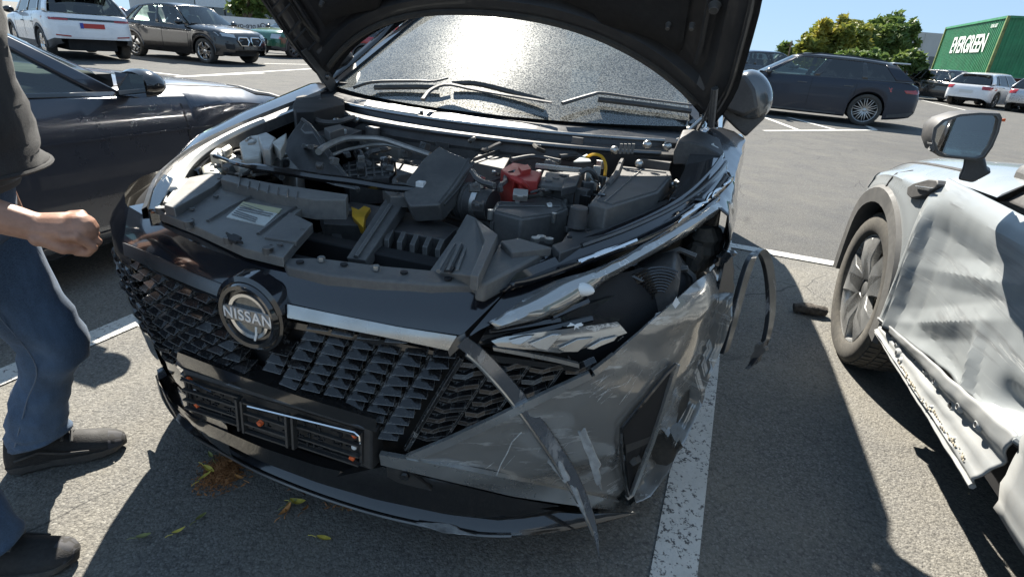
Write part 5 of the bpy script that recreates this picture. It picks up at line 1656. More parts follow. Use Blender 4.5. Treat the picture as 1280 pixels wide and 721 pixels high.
for (u, s, r) in ((.86, .42, .018), (.86, .5, .014), (.72, .24, .009), (.8, .3, .009), (.62, .33, .01), (-.72, .24, .009)):
    p = hood(u, s, -.024)
    MB().tube([p, p + Vector((0, -.012, -.014))], [r, r * .7], 10).build('rubber_buffer', MT['plastic'], NR)
# hinges: flat arms from bonnet corners down to the bay corners
for s_ in (-1, 1):
    a = hood(s_ * .93, .16, -.02); b = hood(s_ * .95, .02, -.02); c = Vector((s_ * .755, 1.36, 1.0)); d = Vector((s_ * .75, 1.28, .96))
    MB().ribbon(smoothpath([a, b, c, d], 12), Vector((0, .028, .012)), Vector((.004, 0, 0))).build('bonnet_hinge', MT['plastic'], NR)
    MB().sphere(b, .014, 8, 6).build('hinge_bolt', MT['darksatin'], NR)
# bonnet stay strut on the right
p0 = NF.un(889, 158, y=1.2); p1 = hood(.9, .3, -.02)
MB().tube([p0, p0.lerp(p1, .5)], .011, 8).build('stay_strut', MT['plastic'], NR)
# ---- door mirrors
def nmirror(ring, s_):
    c_ = sum(ring, Vector()) / len(ring)
    lv_ = [[c_ + (p - c_) * k + Vector((0, dy_, 0)) for p in ring] for k, dy_ in ((.30, -.088), (.70, -.084), (.84, -.076), (.94, -.058), (.985, -.035), (1, 0), (.98, .03), (.90, .045))]
    mb = MB().loft(lv_)
    o = mb.build('door_mirror', mat('mirror_shell_reflection', (.12, .125, .13), .22, metal=.6, coat=1, rvar=.03) if s_ > 0 else CARP, NR, angle=50)  # lighter grey shell carries the sky's reflection; the other stays black
    ft_ = [NF.un(x, y, y=1.535) for x, y in ((900, 122), (916, 128), (930, 139), (958, 141), (957, 148), (932, 172), (918, 160), (900, 142))]
    if s_ < 0: ft_ = [Vector((-p.x, p.y, p.z)) for p in ft_]
    MB().prism(ft_, (0, .10, 0), .92).build('mirror_foot', MT['plastic'], o, bevel=.008)
    in_ = [NF.un(x, y, y=1.50) for x, y in ((896, 112), (915, 96), (932, 93), (944, 112), (948, 136), (930, 146), (912, 140), (896, 128))]
    if s_ < 0: in_ = [Vector((-p.x, p.y, p.z)) for p in in_]
    MB().prism(in_, (0, .08, 0), 1.05).build('mirror_inner_cover', MT['plastic'], o, bevel=.012)
    MB().poly([c_ + (p - c_) * .84 + Vector((0, .048, 0)) for p in ring]).build('mirror_glass', MT['mirror'], o)
mring = [NF.un(x, y, y=1.60) for x, y in ((910, 134), (911, 118), (917, 102), (927, 91), (939, 87), (951, 91), (961, 102), (966, 117), (964, 132), (956, 144), (943, 150), (928, 149), (916, 144))]
mring = [p for p in smoothpath(mring + [mring[0]], 33)[:-1]]
nmirror(mring, 1)
nmirror([Vector((-p.x, p.y, p.z)) for p in mring], -1)
for s_ in (-1, 1): MB().sphere((s_ * .955, 2.15, .93), 1, 12, 8, (.02, .1, .016)).build('door_handle', MT['chrome'], NR)
# ================================================================ engine bay
BAYD = MT['dark']
mb = MB()
mb.box((0, .72, .44), (1.0, .9, .02))
mb.grid([[Vector((x, 1.0 + .2 * abs(x) ** 2, z)) for x in (-.8, -.5, -.2, .2, .5, .8)] for z in (.97, .8, .45)])
for s_ in (-1, 1): mb.grid([[Vector((s_ * tab([(.1, .36), (.3, .52), (.5, .60), (1.2, .62)], y), y, .76 + .18 * y if k == 0 else z)) for y in (.12, .3, .5, .8, 1.2)] for k, z in enumerate((.9, .7, .44))])
mb.build('bay_wall', MT['dark'], NR)
def PP(pts, z0, ky=0.0, kx=0.0): return [NF.pl(x, y, z0, ky, kx) for x, y in pts]
def blk(name, pts, z0, depth, m, ky=0.0, kx=0.0, bevel=0.0015, taper=1.0, off=None, parent=None):
    P_ = PP(pts, z0, ky, kx)
    return MB().prism(P_, off if off is not None else (0, 0, -depth), taper).build(name, m, parent or NR, bevel=bevel)
PL_, PG = MT['plastic'], MT['plastic2']
PANEL = mat('pale_dusty_cover', (.085, .085, .085), .5, dust=((.26, .245, .215), .7, 5), bump=(300, .1, .001), edge=((.32, .31, .29), .004, .7))
# firewall insulation with quilted look and hoses
mb = MB()
mb.grid([[Vector((x, .97 + .22 * abs(x / .77) ** 2.2 + .01 * sin(x * 40), z)) for x in [k / 30 * .7 for k in range(-30, 31)]] for z in (.93, .88, .8, .7, .55)])
mb.build('firewall_pad', PL_, NR)
# --- radiator cover (left half) and its back ledge
cov = blk('radiator_cover', [(196, 264), (247, 284), (305, 310), (354, 322), (370, 302), (391, 279), (368, 268), (394, 248), (330, 238), (285, 226), (262, 238), (225, 255)], .845, .022, PANEL, .10, bevel=0.0015)
for a, b in (((260, 277), (288, 260)), ((288, 260), (316, 246)), ((323, 293), (350, 272)), ((350, 272), (376, 256))):
    p, q = PP([a, b], .846, .10)
    MB().tube([p, q], .006, 5).build('cover_rib', PL_, cov)
lb = blk('cover_label', [(283, 271), (304, 252), (353, 261), (331, 282)], .8475, .003, MT['label'], .10, bevel=0, parent=cov)
blk('label_header', [(299, 257), (304, 252), (352, 261), (348, 266)], .849, .002, MT['labely'], .10, bevel=0, parent=lb)
rsx = random.Random(2)
for k in range(7):
    t0 = (k + 1.3) / 9
    a = (lerp(304, 283, t0) + 3, lerp(252, 271, t0)); b = (lerp(353, 331, t0) - rsx.uniform(3, 22), lerp(261, 282, t0) - 1.0)
    p, q = PP([a, b], .8492, .10)
    MB().ribbon([p, q], Vector((0, .0016, 0)), Vector((0, 0, .0003))).build('printed_line', mat('label_ink', (.15, .15, .16), .6) if k == 0 else bpy.data.materials['label_ink'], lb)
blk('cover_flap', [(330, 296), (362, 265), (391, 279), (370, 302)], .851, .012, PG, .10, parent=cov)
blk('cover_ledge', [(276, 224), (283, 218), (340, 229), (400, 238), (435, 243), (432, 250), (394, 250), (338, 241)], .885, .05, PANEL, .06)
blk('cover_wedge', [(205, 256), (216, 246), (236, 222), (262, 217), (283, 219), (268, 232), (244, 246), (218, 260)], .872, .035, PANEL, .06)
for (x, y) in ((201, 262), (236, 279), (286, 299), (335, 312)):
    p = PP([(x, y)], .85, .10)[0]
    MB().tube([p - Vector((0, 0, .01)), p + Vector((0, 0, .006))], .011, 10).build('push_clip', PL_, NR)
    MB().tube([p + Vector((.012, -.004, .002)), p + Vector((-.006, .016, .002))], .004, 5).build('clip_slot', MT['dark'], NR)
torn('lifted_clip', PP([(281, 289), (296, 294), (306, 303), (290, 301)], .858, .1), MT['dark'], (0, 0, -.006), seed=71)
# --- front cross member and right-hand guides
blk('cross_member', [(352, 322), (400, 322), (470, 331), (535, 337), (598, 344), (604, 356), (540, 355), (470, 350), (408, 343), (358, 333)], .832, .05, PG, .06, bevel=0.0040)
g1 = MB()
A_ = PP([(537, 338), (569, 294)], .83, .06) + PP([(583, 267), (594, 273)], .885, .06) + PP([(622, 293), (597, 345)], .865, .06)
g1.prism(A_, (0, .02, -.05)); g1.build('air_guide', PANEL, NR, bevel=0.0030)
blk('guide_rib', [(594, 272), (622, 293), (598, 345), (588, 343), (606, 300)], .89, .03, PG, .06)
p_ = PP([(555, 340), (575, 305), (583, 306), (562, 341)], .853, .06)
for k in range(3):
    a, b = PP([(548 + k * 12, 339), (568 + k * 8, 306)], .85, .06)
    MB().tube([a, b], .005, 5).build('guide_ridge', PG, NR)
blk('guide_slot', [(555, 338), (565, 338), (569, 333), (559, 332)], .853, .004, MT['dark'], .06, bevel=0)
blk('side_guide', [(594, 352), (626, 300), (650, 297), (692, 309), (650, 332), (606, 355)], .858, .04, PANEL, .06, bevel=0.0050)
blk('side_guide', [(626, 302), (648, 297), (690, 309), (640, 315)], .872, .02, PG, .06, bevel=0.0030)
# --- radiator, fan shroud, slats down in the gap
for k in range(9):
    y = .16 + .028 * k
    MB().box((.12 - .02 * k, y, .74 - .012 * k), (.62, .012, .012)).build('radiator_slat', PL_, NR)
for k in range(5):
    blk('radiator_block', [(392 + 32 * k, 292 + 3 * k), (412 + 32 * k, 294 + 3 * k), (404 + 32 * k, 318 + 3 * k), (384 + 32 * k, 315 + 3 * k)], .74, .05, PL_, .05)
MB().box((.05, .30, .70), (.9, .05, .20)).build('radiator', BAYD, NR, bevel=0.0050)
blk('fan_shroud', [(402, 262), (440, 252), (500, 262), (570, 286), (556, 300), (500, 290), (452, 282), (405, 280)], .79, .09, PL_, .05)
for k in range(6):
    blk('shroud_rib', [(470 + 16 * k, 283 + 3 * k), (476 + 16 * k, 284 + 3 * k), (470 + 16 * k, 297 + 3 * k), (464 + 16 * k, 296 + 3 * k)], .80, .03, PG, .05, bevel=0.0010)
blk('relay_box', [(398, 252), (432, 246), (440, 262), (404, 268)], .83, .07, PG, bevel=0.0020)
yc = MB()
yc.prism(PP([(439, 258), (448, 262), (455, 257), (463, 260), (456, 270), (454, 284), (446, 276), (440, 270)], .825), (0, .012, -.035))
yc.build('yellow_clip', MT['yellow'], NR, bevel=0.0015)
# lower hoses and pipework visible in the dark
for pts, z0, r_, m in (([(500, 262), (530, 258), (560, 268), (600, 280), (620, 290)], .80, .016, PL_), ([(520, 274), (560, 288), (585, 300)], .78, .02, PG), ([(560, 262), (570, 252), (590, 246)], .82, .014, PL_), ([(505, 250), (520, 266), (528, 284)], .8, .012, PL_)):
    MB().tube(smoothpath(PP(pts, z0), 10), r_, 8).build('hose', m, NR)
# --- slanted latch support
s0 = PP([(487, 240), (512, 243)], .875); s1 = PP([(433, 322), (457, 325)], .80)
mb = MB(); mb.prism([s0[0], s0[1], s1[1], s1[0]], (0, .012, -.03)); mb.build('latch_support', PG, NR, bevel=0.0025)
a_, b_ = (s0[0] + s0[1]) / 2, (s1[0] + s1[1]) / 2
MB().tube([a_ + Vector((0, 0, .004)), b_ + Vector((0, 0, .004))], .007, 5).build('support_rib', PG, NR)
blk('latch_bracket', [(478, 236), (494, 226), (517, 231), (514, 246), (488, 246)], .885, .03, PG)
# cable across the bay, with its clip
cable = smoothpath([NF.pl(x, y, z) for x, y, z in ((268, 195, .93), (300, 206, .93), (345, 213, .925), (400, 222, .92), (440, 227, .915), (500, 236, .905), (545, 234, .905), (575, 226, .91), (600, 222, .915))], 40)
MB().tube(cable, [.011 if 6 < i < 26 else .006 for i in range(40)], 7).build('bonnet_cable', MT['gloss'], NR)
p = cable[27]; MB().box(p, (.022, .02, .04)).build('cable_clip', MT['white'], NR, bevel=0.0015)
# --- dark shield flap at the left
sh = [NF.un(x, y, y=a) for x, y, a in ((353, 184, .62), (365, 165, .66), (377, 149, .70), (388, 158, .70), (402, 176, .68), (414, 196, .64), (430, 218, .58), (448, 238, .52), (418, 232, .50), (380, 219, .54), (362, 200, .58))]
MB().prism(sh, (.0, .012, .002)).build('plastic_shield', PL_, NR, bevel=0.0015)
MB().tube(smoothpath(sh[2:8], 14), .006, 5).build('shield_edge', PL_, NR)
# --- intake snorkel plate
sn = PP([(508, 226), (530, 198), (549, 183), (561, 189), (585, 199), (588, 207), (570, 232), (549, 256), (512, 258), (504, 244)], .70, .42)
MB().prism(sn, (0, .03, -.05)).build('intake_snorkel', PG, NR, bevel=0.0040)
for k in range(2):
    a = PP([(586 + 5 * k, 200 + 4 * k), (568 + 6 * k, 230 + 3 * k), (548 + 6 * k, 256)], .695 - .012 * k, .42)
    MB().tube(smoothpath(a, 8), .007, 5).build('snorkel_ridge', PL_, NR)
a = PP([(516, 256), (534, 246), (552, 245), (562, 256), (562, 270)], .80)
MB().tube(smoothpath(a, 10), .012, 6).build('hose', PL_, NR)
sb = PP([(525, 262)], .83)[0]
MB().tube([sb - Vector((0, 0, .02)), sb + Vector((0, 0, .025))], [.018, .014], 8).build('sensor_plug', PG, NR)
MB().box(sb + Vector((.03, 0, 0)), (.03, .03, .04)).build('sensor_plug', PL_, NR, bevel=0.0020)
# --- engine top: cover with grid, silver pipes, reservoir
eg = blk('engine_cover', [(428, 206), (446, 199), (491, 195), (494, 216), (486, 222), (436, 226)], .86, .08, PL_)
for k in range(6):
    a, b = PP([(436 + k * 10, 203 - k), (438 + k * 10, 222 - .6 * k)], .864)
    MB().tube([a, b], .004, 5).build('cover_grid', PG, eg)
for k in range(3):
    a, b = PP([(432, 208 + 6 * k), (492, 200 + 7 * k)], .864)
    MB().tube([a, b], .004, 5).build('cover_grid', PG, eg)
blk('engine_cover', [(494, 197), (536, 190), (530, 205), (516, 217), (496, 219)], .87, .08, PG)
MB().tube(smoothpath([NF.pl(x, y, z) for x, y, z in ((398, 190, .95), (408, 183, .955), (430, 174, .965), (455, 173, .965), (480, 175, .965), (508, 184, .955), (538, 194, .945))], 24), .010, 8).build('silver_pipe', MT['alu'], NR)
MB().tube(smoothpath([NF.pl(x, y, z) for x, y, z in ((415, 194, .93), (440, 186, .935), (477, 181, .94), (505, 186, .935))], 14), .0055, 8).build('silver_pipe', MT['alu'], NR)
rc = NF.un(466, 166, y=.98)
MB().tube([rc - Vector((0, 0, .03)), rc + Vector((0, 0, .02))], .026, 14).build('reservoir_cap', PG, NR)
MB().box(rc + Vector((.03, .02, -.07)), (.20, .1, .08)).build('reservoir', mat('translucent_tank', (.16, .155, .14), .45), NR, bevel=0.0100)
blk('module_box', [(392, 166), (424, 156), (452, 163), (420, 175)], .955, .05, PL_)
blk('module_box', [(405, 160), (425, 155), (430, 160), (412, 166)], .985, .03, PG)
for (x, y, z0) in ((420, 152, .99), (445, 150, .98), (388, 176, .92), (458, 186, .9), (470, 190, .9)):
    p = NF.pl(x, y, z0); MB().sphere(p, .012, 8, 6).build('bolt_head', MT['steel'], NR)
# left rear corner: dark boxes and hose by the hinge
blk('hinge_cover', [(366, 131), (370, 121), (402, 112), (432, 112), (430, 130), (392, 140), (370, 141)], 1.02, .12, MT['dark'], bevel=0.004)
MB().tube(smoothpath([NF.pl(x, y, z) for x, y, z in ((388, 144, 1.0), (400, 152, .99), (420, 153, .99), (442, 147, .99))], 10), .009, 6).build('hose', PL_, NR)
for k in range(7):
    x = 366 + 16 * k
    blk('brake_block', [(x, 168 - 2 * k), (x + 12, 166 - 2 * k), (x + 13, 174 - 2 * k), (x + 2, 176 - 2 * k)], .93, .05, PL_ if k % 2 else PG, bevel=0.0020)
# --- sunlit castings at the left
AL = mat('sun_toned_casting', (.44, .42, .37), .5, metal=.2, var=(14, .3), bump=(40, .5, .004))  # cream tone carries the brightness of sun on cast metal
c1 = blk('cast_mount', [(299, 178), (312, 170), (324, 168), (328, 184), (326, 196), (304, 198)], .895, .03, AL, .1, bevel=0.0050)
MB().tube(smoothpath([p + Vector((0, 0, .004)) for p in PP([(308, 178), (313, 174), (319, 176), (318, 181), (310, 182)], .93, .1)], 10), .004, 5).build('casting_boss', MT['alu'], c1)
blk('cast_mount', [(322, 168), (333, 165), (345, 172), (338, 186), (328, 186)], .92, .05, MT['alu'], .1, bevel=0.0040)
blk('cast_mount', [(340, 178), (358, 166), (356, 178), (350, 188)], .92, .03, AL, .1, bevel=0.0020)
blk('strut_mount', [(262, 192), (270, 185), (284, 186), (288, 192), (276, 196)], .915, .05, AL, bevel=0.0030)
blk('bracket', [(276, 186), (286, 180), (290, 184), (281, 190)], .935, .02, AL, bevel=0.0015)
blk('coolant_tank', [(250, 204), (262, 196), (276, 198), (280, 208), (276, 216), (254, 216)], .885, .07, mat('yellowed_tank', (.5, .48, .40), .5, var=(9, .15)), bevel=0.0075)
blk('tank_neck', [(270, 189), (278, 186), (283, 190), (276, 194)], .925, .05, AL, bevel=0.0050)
a, b = PP([(284, 196), (308, 214)], .90)
MB().ribbon([a, b], Vector((.01, .012, 0)), Vector((0, 0, .01))).build('bracket_arm', AL, NR, bevel=0.0015)
MB().tube(smoothpath(PP([(306, 206), (318, 196), (330, 188), (344, 186), (358, 190)], .915), 14), .012, 8).build('tan_hose', mat('tan_hose', (.42, .36, .26), .5), NR)
ac = NF.pl(330, 204, .86)
MB().lathe([(.001, .05), (.03, .05), (.05, .045), (.055, -.05), (.001, -.05)], Matrix.Translation(ac) @ Matrix.Rotation(pi / 2, 4, 'X'), 20).build('pump_housing', MT['dark'], NR)
MB().lathe([(.056, .03), (.062, .03), (.062, -.03), (.056, -.03)], Matrix.Translation(ac) @ Matrix.Rotation(pi / 2, 4, 'X'), 20).build('pump_ring', AL, NR)
blk('alternator', [(350, 202), (358, 195), (370, 200), (380, 213), (370, 217), (354, 211)], .885, .07, MT['alu'], bevel=0.0060)
MB().sphere(NF.pl(356, 205, .893), .014, 8, 6).build('alternator_boss', MT['dark'], NR)
rng = random.Random(12)
for k in range(26):
    x = rng.uniform(246, 378); y = lerp(214, 172, (x - 246) / 132) + rng.uniform(-6, 16)
    w_ = rng.uniform(4, 9); hh_ = rng.uniform(3, 6)
    blk('small_bracket', [(x, y), (x + w_, y - 2), (x + w_ + 1, y + hh_), (x + 1, y + hh_)], rng.uniform(.84, .90), rng.uniform(.02, .06), rng.choice([AL, MT['alu'], PL_, MT['dark'], PL_]), bevel=0.0010)
MB().tube(smoothpath(PP([(296, 196), (300, 210), (318, 216), (340, 216), (352, 222)], .875), 12), .009, 6).build('wire_loom', PL_, NR)
blk('dark_pocket', [(285, 172), (302, 166), (304, 196), (290, 206)], .88, .02, MT['dark'])
# headlamp of the intact side peeping at the front corner
blk('headlamp_corner', [(184, 262), (190, 236), (204, 216), (218, 222), (206, 246), (200, 262)], .852, .05, glassmat('clear_lamp', (.8, .8, .78), .12), .1, bevel=0.0050)
blk('corner_bracket', [(205, 252), (216, 238), (232, 222), (240, 224), (224, 244), (214, 256)], .848, .03, AL, .1, bevel=0.0020)
# --- battery, terminals, control box
bt = blk('battery', [(672, 233), (680, 213), (728, 216), (718, 239)], .925, .14, PL_, bevel=0.0020)
blk('battery_lid', [(676, 231), (683, 215), (712, 217), (705, 234)], .938, .012, PG, bevel=0.0015, parent=bt)
blk('battery_lid', [(706, 222), (726, 218), (720, 232), (702, 236)], .945, .02, PL_, bevel=0.0015, parent=bt)
blk('battery_tray', [(664, 243), (670, 234), (722, 240), (716, 258), (664, 250)], .89, .09, PL_, bevel=0.0020)
a, b = PP([(670, 207), (727, 213)], .965)
MB().ribbon([a, b], Vector((0, .007, 0)), Vector((0, 0, .006))).build('hold_down_bar', MT['satin'], NR, bevel=0.0010)
blk('terminal_cover', [(626, 212), (641, 203), (657, 206), (656, 216), (642, 222)], .95, .09, MT['red'], bevel=0.0025)
blk('terminal_cover', [(643, 217), (652, 210), (677, 215), (672, 227), (650, 226)], .945, .05, MT['red'], bevel=0.0025)
blk('terminal_step', [(648, 208), (660, 205), (664, 211), (652, 214)], .958, .02, MT['red'], bevel=0.0015)
blk('control_box', [(588, 202), (606, 184), (642, 189), (630, 211)], .93, .10, PG, bevel=0.0025)
a, b = PP([(592, 200), (632, 186)], .94)
MB().ribbon([a, b], Vector((0, .008, 0)), Vector((0, 0, .006))).build('box_strap', PL_, NR)
# --- air filter box, hose and clamp
af = blk('air_filter_box', [(614, 264), (621, 252), (647, 253), (664, 238), (706, 250), (710, 261), (692, 268), (651, 274)], .90, .105, PG, bevel=0.0040, taper=1.02)
for k in range(9):
    t_ = k / 8
    x = lerp(618, 706, t_); y = 274 - 8 * abs(t_ - .4) - (6 if k == 8 else 0)
    p = NF.pl(x, y, .885) + Vector((0, -.012, 0))
    MB().box(p + Vector((0, -.0, -.05)), (.008, .01, .08)).build('box_rib', PL_, af)
h0, h1 = NF.pl(566, 247, .87), NF.pl(616, 258, .87)
n_ = 14
MB().tube([h0.lerp(h1, i / 27) for i in range(28)], [.052 if (i // 2) % 2 else .045 for i in range(14)] + [.044] * 14, 14).build('intake_hose', PL_, NR)
MB().tube([h0.lerp(h1, .62), h0.lerp(h1, .74)], .0475, 16).build('hose_clamp', MT['steel'], NR)
q = h0.lerp(h1, .68) + Vector((0, 0, .053)); MB().box(q, (.025, .018, .016)).build('clamp_screw', MT['steel'], NR, bevel=0.0015)
# --- fuse box at the right
fb = blk('fuse_box', [(737, 254), (773, 207), (838, 214), (840, 220), (823, 240), (758, 260)], .945, .15, PG, bevel=0.0040)
P_ = PP([(736, 258), (758, 264), (824, 243), (841, 222)], .90)
MB().tube(P_, .007, 5).build('box_flange', PL_, fb)
# connectors between battery and fuse box
for (x, y, z0, w_, m) in ((738, 222, .94, .03, 'steel'), (746, 214, .95, .022, 'alu'), (734, 236, .92, .03, 'plastic'), (728, 246, .91, .034, 'plastic'), (752, 226, .93, .02, 'plastic'), (742, 232, .93, .02, 'steel'), (732, 252, .9, .03, 'gloss'), (750, 206, .95, .02, 'steel')):
    p = NF.pl(x, y, z0); MB().box(p, (w_, w_ * .8, w_ * 1.3), Matrix.Rotation(rng.uniform(-.6, .6), 3, 'Z')).build('connector', MT[m], NR, bevel=0.0015)
MB().tube(smoothpath([NF.pl(x, y, z) for x, y, z in ((733, 197, .97), (742, 193, .985), (752, 196, .98), (757, 206, .96), (756, 220, .93))], 14), .005, 6).build('yellow_wire', MT['yellow'], NR)
torn('foil_tab', PP([(716, 202), (734, 192), (738, 201)], .97), MT['label'], (0, 0, -.004), seed=80)
for pts in ([(700, 196), (722, 194), (740, 190), (760, 182), (784, 176)], [(640, 200), (668, 196), (700, 202)], [(760, 230), (770, 218), (778, 200), (790, 186)], [(590, 214), (600, 226), (618, 232)]):
    MB().tube(smoothpath([NF.pl(x, y, .95) for x, y in pts], 12), .008, 6).build('wire_loom', PL_, NR)
for (x, y) in ((799, 205), (768, 188), (809, 181), (834, 183)):
    p = NF.un(x, y, y=1.0); MB().sphere(p, .014, 8, 6).build('bolt_head', MT['steel'], NR)
blk('wall_bracket', [(780, 186), (800, 180), (830, 192), (845, 196), (838, 204), (800, 198)], .96, .03, PL_)
for k in range(4):
    p = NF.un(776 + 5 * k, 186, y=.98); MB().box(p, (.008, .008, .03)).build('harness_comb', PG, NR)
MB().box(NF.un(722, 176, y=.95), (.035, .01, .02)).build('small_label', MT['darksatin'], NR)
# --- right inner apron with holes, mount and bolt
ap = [NF.pl(x, y, .87, .05) for x, y in ((690, 306), (735, 290), (800, 262), (858, 240), (872, 228), (880, 234), (846, 258), (790, 284), (730, 306), (700, 316))]
apr = MB().prism(ap, (0, 0, -.03)).build('inner_apron', PL_, NR, bevel=0.0020)
for k in range(7):
    p = NF.pl(712 + 22 * k, 297 - 9 * k, .876, .05)
    MB().tube([p, p + Vector((0, 0, .003))], .006, 8).build('apron_hole', MT['dark'], apr)
mt_ = [NF.pl(x, y, .885) for x, y in ((701, 304), (711, 289), (727, 284), (738, 288), (744, 298), (728, 302))]
MB().prism(mt_, (0, 0, -.05), 1.15).build('engine_mount', PL_, NR, bevel=0.0030)
p = NF.pl(721, 284, .89); MB().tube([p, p + Vector((0, 0, .05))], [.024, .021], 12).build('mount_bolt', PL_, NR, bevel=0.0020)
for (x, y) in ((676, 300), (686, 303), (669, 302)):
    q = NF.pl(x, y, .872); MB().tube([q, q + Vector((0, 0, .01))], .011, 6).build('apron_nut', MT['steel'], NR)
blk('apron_step', [(806, 244), (820, 232), (840, 226), (842, 240), (818, 254)], .90, .05, PL_)
blk('apron_step', [(822, 260), (850, 238), (858, 246), (832, 264)], .885, .03, PG)
for (x, y) in ((840, 231), (846, 229)):
    MB().sphere(NF.pl(x, y, .92), .012, 8, 6).build('bolt_head', MT['steel'], NR)
# --- black rounded cover in the right rear corner
cv = [NF.un(x, y, y=1.05) for x, y in ((841, 206), (842, 190), (848, 178), (862, 177), (880, 182), (897, 191), (909, 200), (913, 210), (900, 218), (880, 214), (862, 206))]
MB().prism(cv, (0, .16, .02)).build('corner_cover', PL_, NR, bevel=0.0040)
blk('corner_tray', [(852, 236), (862, 212), (900, 216), (894, 226), (870, 240)], .93, .04, PG)
torn('bright_clip', [NF.un(x, y, y=1.1) for x, y in ((884, 183), (892, 180), (897, 186), (890, 187))], MT['white'], (0, .01, 0), seed=90)
MB().tube(smoothpath([NF.un(x, y, y=1.22) for x, y in ((846, 176), (858, 172), (862, 163), (878, 148))], 10), .008, 6).build('weather_strip', MT['satin'], NR)
# --- small clutter that fills the gaps: hoses, plugs, clips, looms
rc_ = random.Random(21)
def route(zone, n, r0, r1, names, mats, z0, z1):
    (xa, ya), (xb, yb) = zone
    for k in range(n):
        x = rc_.uniform(xa, xb); y = rc_.uniform(ya, yb); L_ = rc_.uniform(14, 46); a = rc_.uniform(-.6, .6) + (pi / 2 if rc_.random() < .3 else 0)
        pts = []
        z = rc_.uniform(z0, z1)
        for i in range(5):
            t = i / 4 - .5
            pts.append(NF.pl(x + cos(a) * L_ * t + rc_.uniform(-3, 3), y + sin(a) * L_ * t * .6 + rc_.uniform(-2, 2), z + rc_.uniform(-.012, .012) - .03 * abs(t)))
        MB().tube(smoothpath(pts, 14), rc_.uniform(r0, r1), 6).build(rc_.choice(names), rc_.choice(mats), NR)
def plugs(zone, n, z0, z1, mats):
    (xa, ya), (xb, yb) = zone
    for k in range(n):
        p = NF.pl(rc_.uniform(xa, xb), rc_.uniform(ya, yb), rc_.uniform(z0, z1)); s_ = rc_.uniform(.010, .026)
        R_ = Matrix.Rotation(rc_.uniform(-1, 1), 3, 'Z') @ Matrix.Rotation(rc_.uniform(-.5, .5), 3, 'X')
        mb = MB().box(p, (s_ * rc_.uniform(.8, 1.8), s_, s_ * rc_.uniform(.7, 1.3)), R_).box(p + R_ @ Vector((0, -s_ * .5, s_ * .3)), (s_ * .6, s_ * .5, s_ * .4), R_)
        mb.build(rc_.choice(['connector', 'connector', 'clip']), rc_.choice(mats), NR, bevel=.0015, seg=1)
DK = [PL_, PL_, PG, MT['gloss'], MT['rubber']]
route(((470, 195), (620, 250)), 12, .004, .010, ['hose', 'wire_loom'], DK, .84, .90)
route(((380, 160), (520, 200)), 12, .004, .009, ['hose', 'wire_loom'], DK, .90, .96)
route(((600, 195), (770, 250)), 12, .003, .007, ['wire_loom', 'wire'], DK, .88, .95)
route(((270, 175), (370, 225)), 10, .003, .008, ['wire_loom', 'hose'], [PL_, PG, MT['alu'], MT['rubber']], .86, .91)
route(((560, 165), (850, 190)), 10, .004, .008, ['hose', 'brake_pipe'], DK, .95, .98)
route(((400, 265), (560, 315)), 9, .006, .012, ['hose', 'wire_loom'], DK, .70, .76)
plugs(((380, 160), (540, 215)), 18, .90, .96, [PL_, PG, PL_, MT['steel'], MT['darksatin']])
plugs(((570, 190), (770, 260)), 22, .89, .95, [PL_, PG, PL_, MT['steel'], MT['alu']])
plugs(((255, 175), (370, 222)), 20, .86, .91, [PL_, AL, MT['alu'], MT['steel'], PG])
plugs(((560, 168), (850, 186)), 14, .95, .98, [PL_, PG, MT['darksatin']])
plugs(((400, 265), (560, 318)), 12, .70, .78, [PL_, PG])
plugs(((700, 262), (870, 300)), 12, .85, .88, [PL_, PG, MT['steel']])
# --- fixings and mouldings on the large covers
for (x, y) in ((742, 264), (760, 262), (790, 255), (815, 247)):
    p = NF.pl(x, y, .90) + Vector((0, -.012, -.03)); MB().box(p, (.022, .012, .045), Matrix.Rotation(.3, 3, 'Z')).build('box_latch', PG, fb, bevel=.002)
P_ = PP([(737, 254), (773, 207), (838, 214), (840, 220), (823, 240), (758, 260)], .9465)
c_ = sum(P_, Vector()) / len(P_)
ring = [c_ + (p - c_) * .86 for p in P_]
MB().tube(ring + [ring[0]], .0022, 5).build('lid_bead', PL_, fb)
MB().tube([ring[0].lerp(ring[5], .5), ring[1].lerp(ring[2], .45)], .0018, 5).build('lid_bead', PL_, fb)
P_ = PP([(614, 264), (621, 252), (647, 253), (664, 238), (706, 250), (710, 261), (692, 268), (651, 274)], .9015)
c_ = sum(P_, Vector()) / len(P_); ring = [c_ + (p - c_) * .9 for p in P_]
MB().tube(ring + [ring[0]], .0022, 5).build('lid_bead', PL_, af)
for i in (0, 2, 4, 6):
    p = c_ + (P_[i] - c_) * 1.02 + Vector((0, 0, -.02)); MB().tube([p, p + Vector((0, 0, .024))], .007, 8).build('box_screw', MT['steel'], af)
MB().tube([PP([(621, 258)], .902)[0], PP([(700, 258)], .902)[0]], .002, 5).build('lid_bead', PL_, af)
for (x, y) in ((270, 246), (300, 236), (340, 240), (372, 246), (240, 262), (350, 306), (378, 288)):
    p = PP([(x, y)], .848, .10)[0]; MB().tube([p, p + Vector((0, 0, .004))], .006, 10).build('cover_plug', PL_, cov)
for k in range(7):
    a, b = PP([(300 + 12 * k, 224 + 2.6 * k), (298 + 12 * k, 234 + 2.6 * k)], .887, .06); MB().tube([a, b], .0022, 4).build('ledge_rib', PL_, NR)
for (x, y) in ((375, 328), (430, 331), (505, 341), (560, 349)):
    p = PP([(x, y)], .834, .06)[0]; MB().tube([p, p + Vector((0, 0, .003))], .008, 10).build('member_hole', MT['dark'], NR)
for (x, y) in ((402, 326), (470, 337), (585, 351)):
    p = PP([(x, y)], .834, .06)[0]; MB().tube([p, p + Vector((0, 0, .009))], .008, 6).build('bolt_head', MT['steel'], NR)
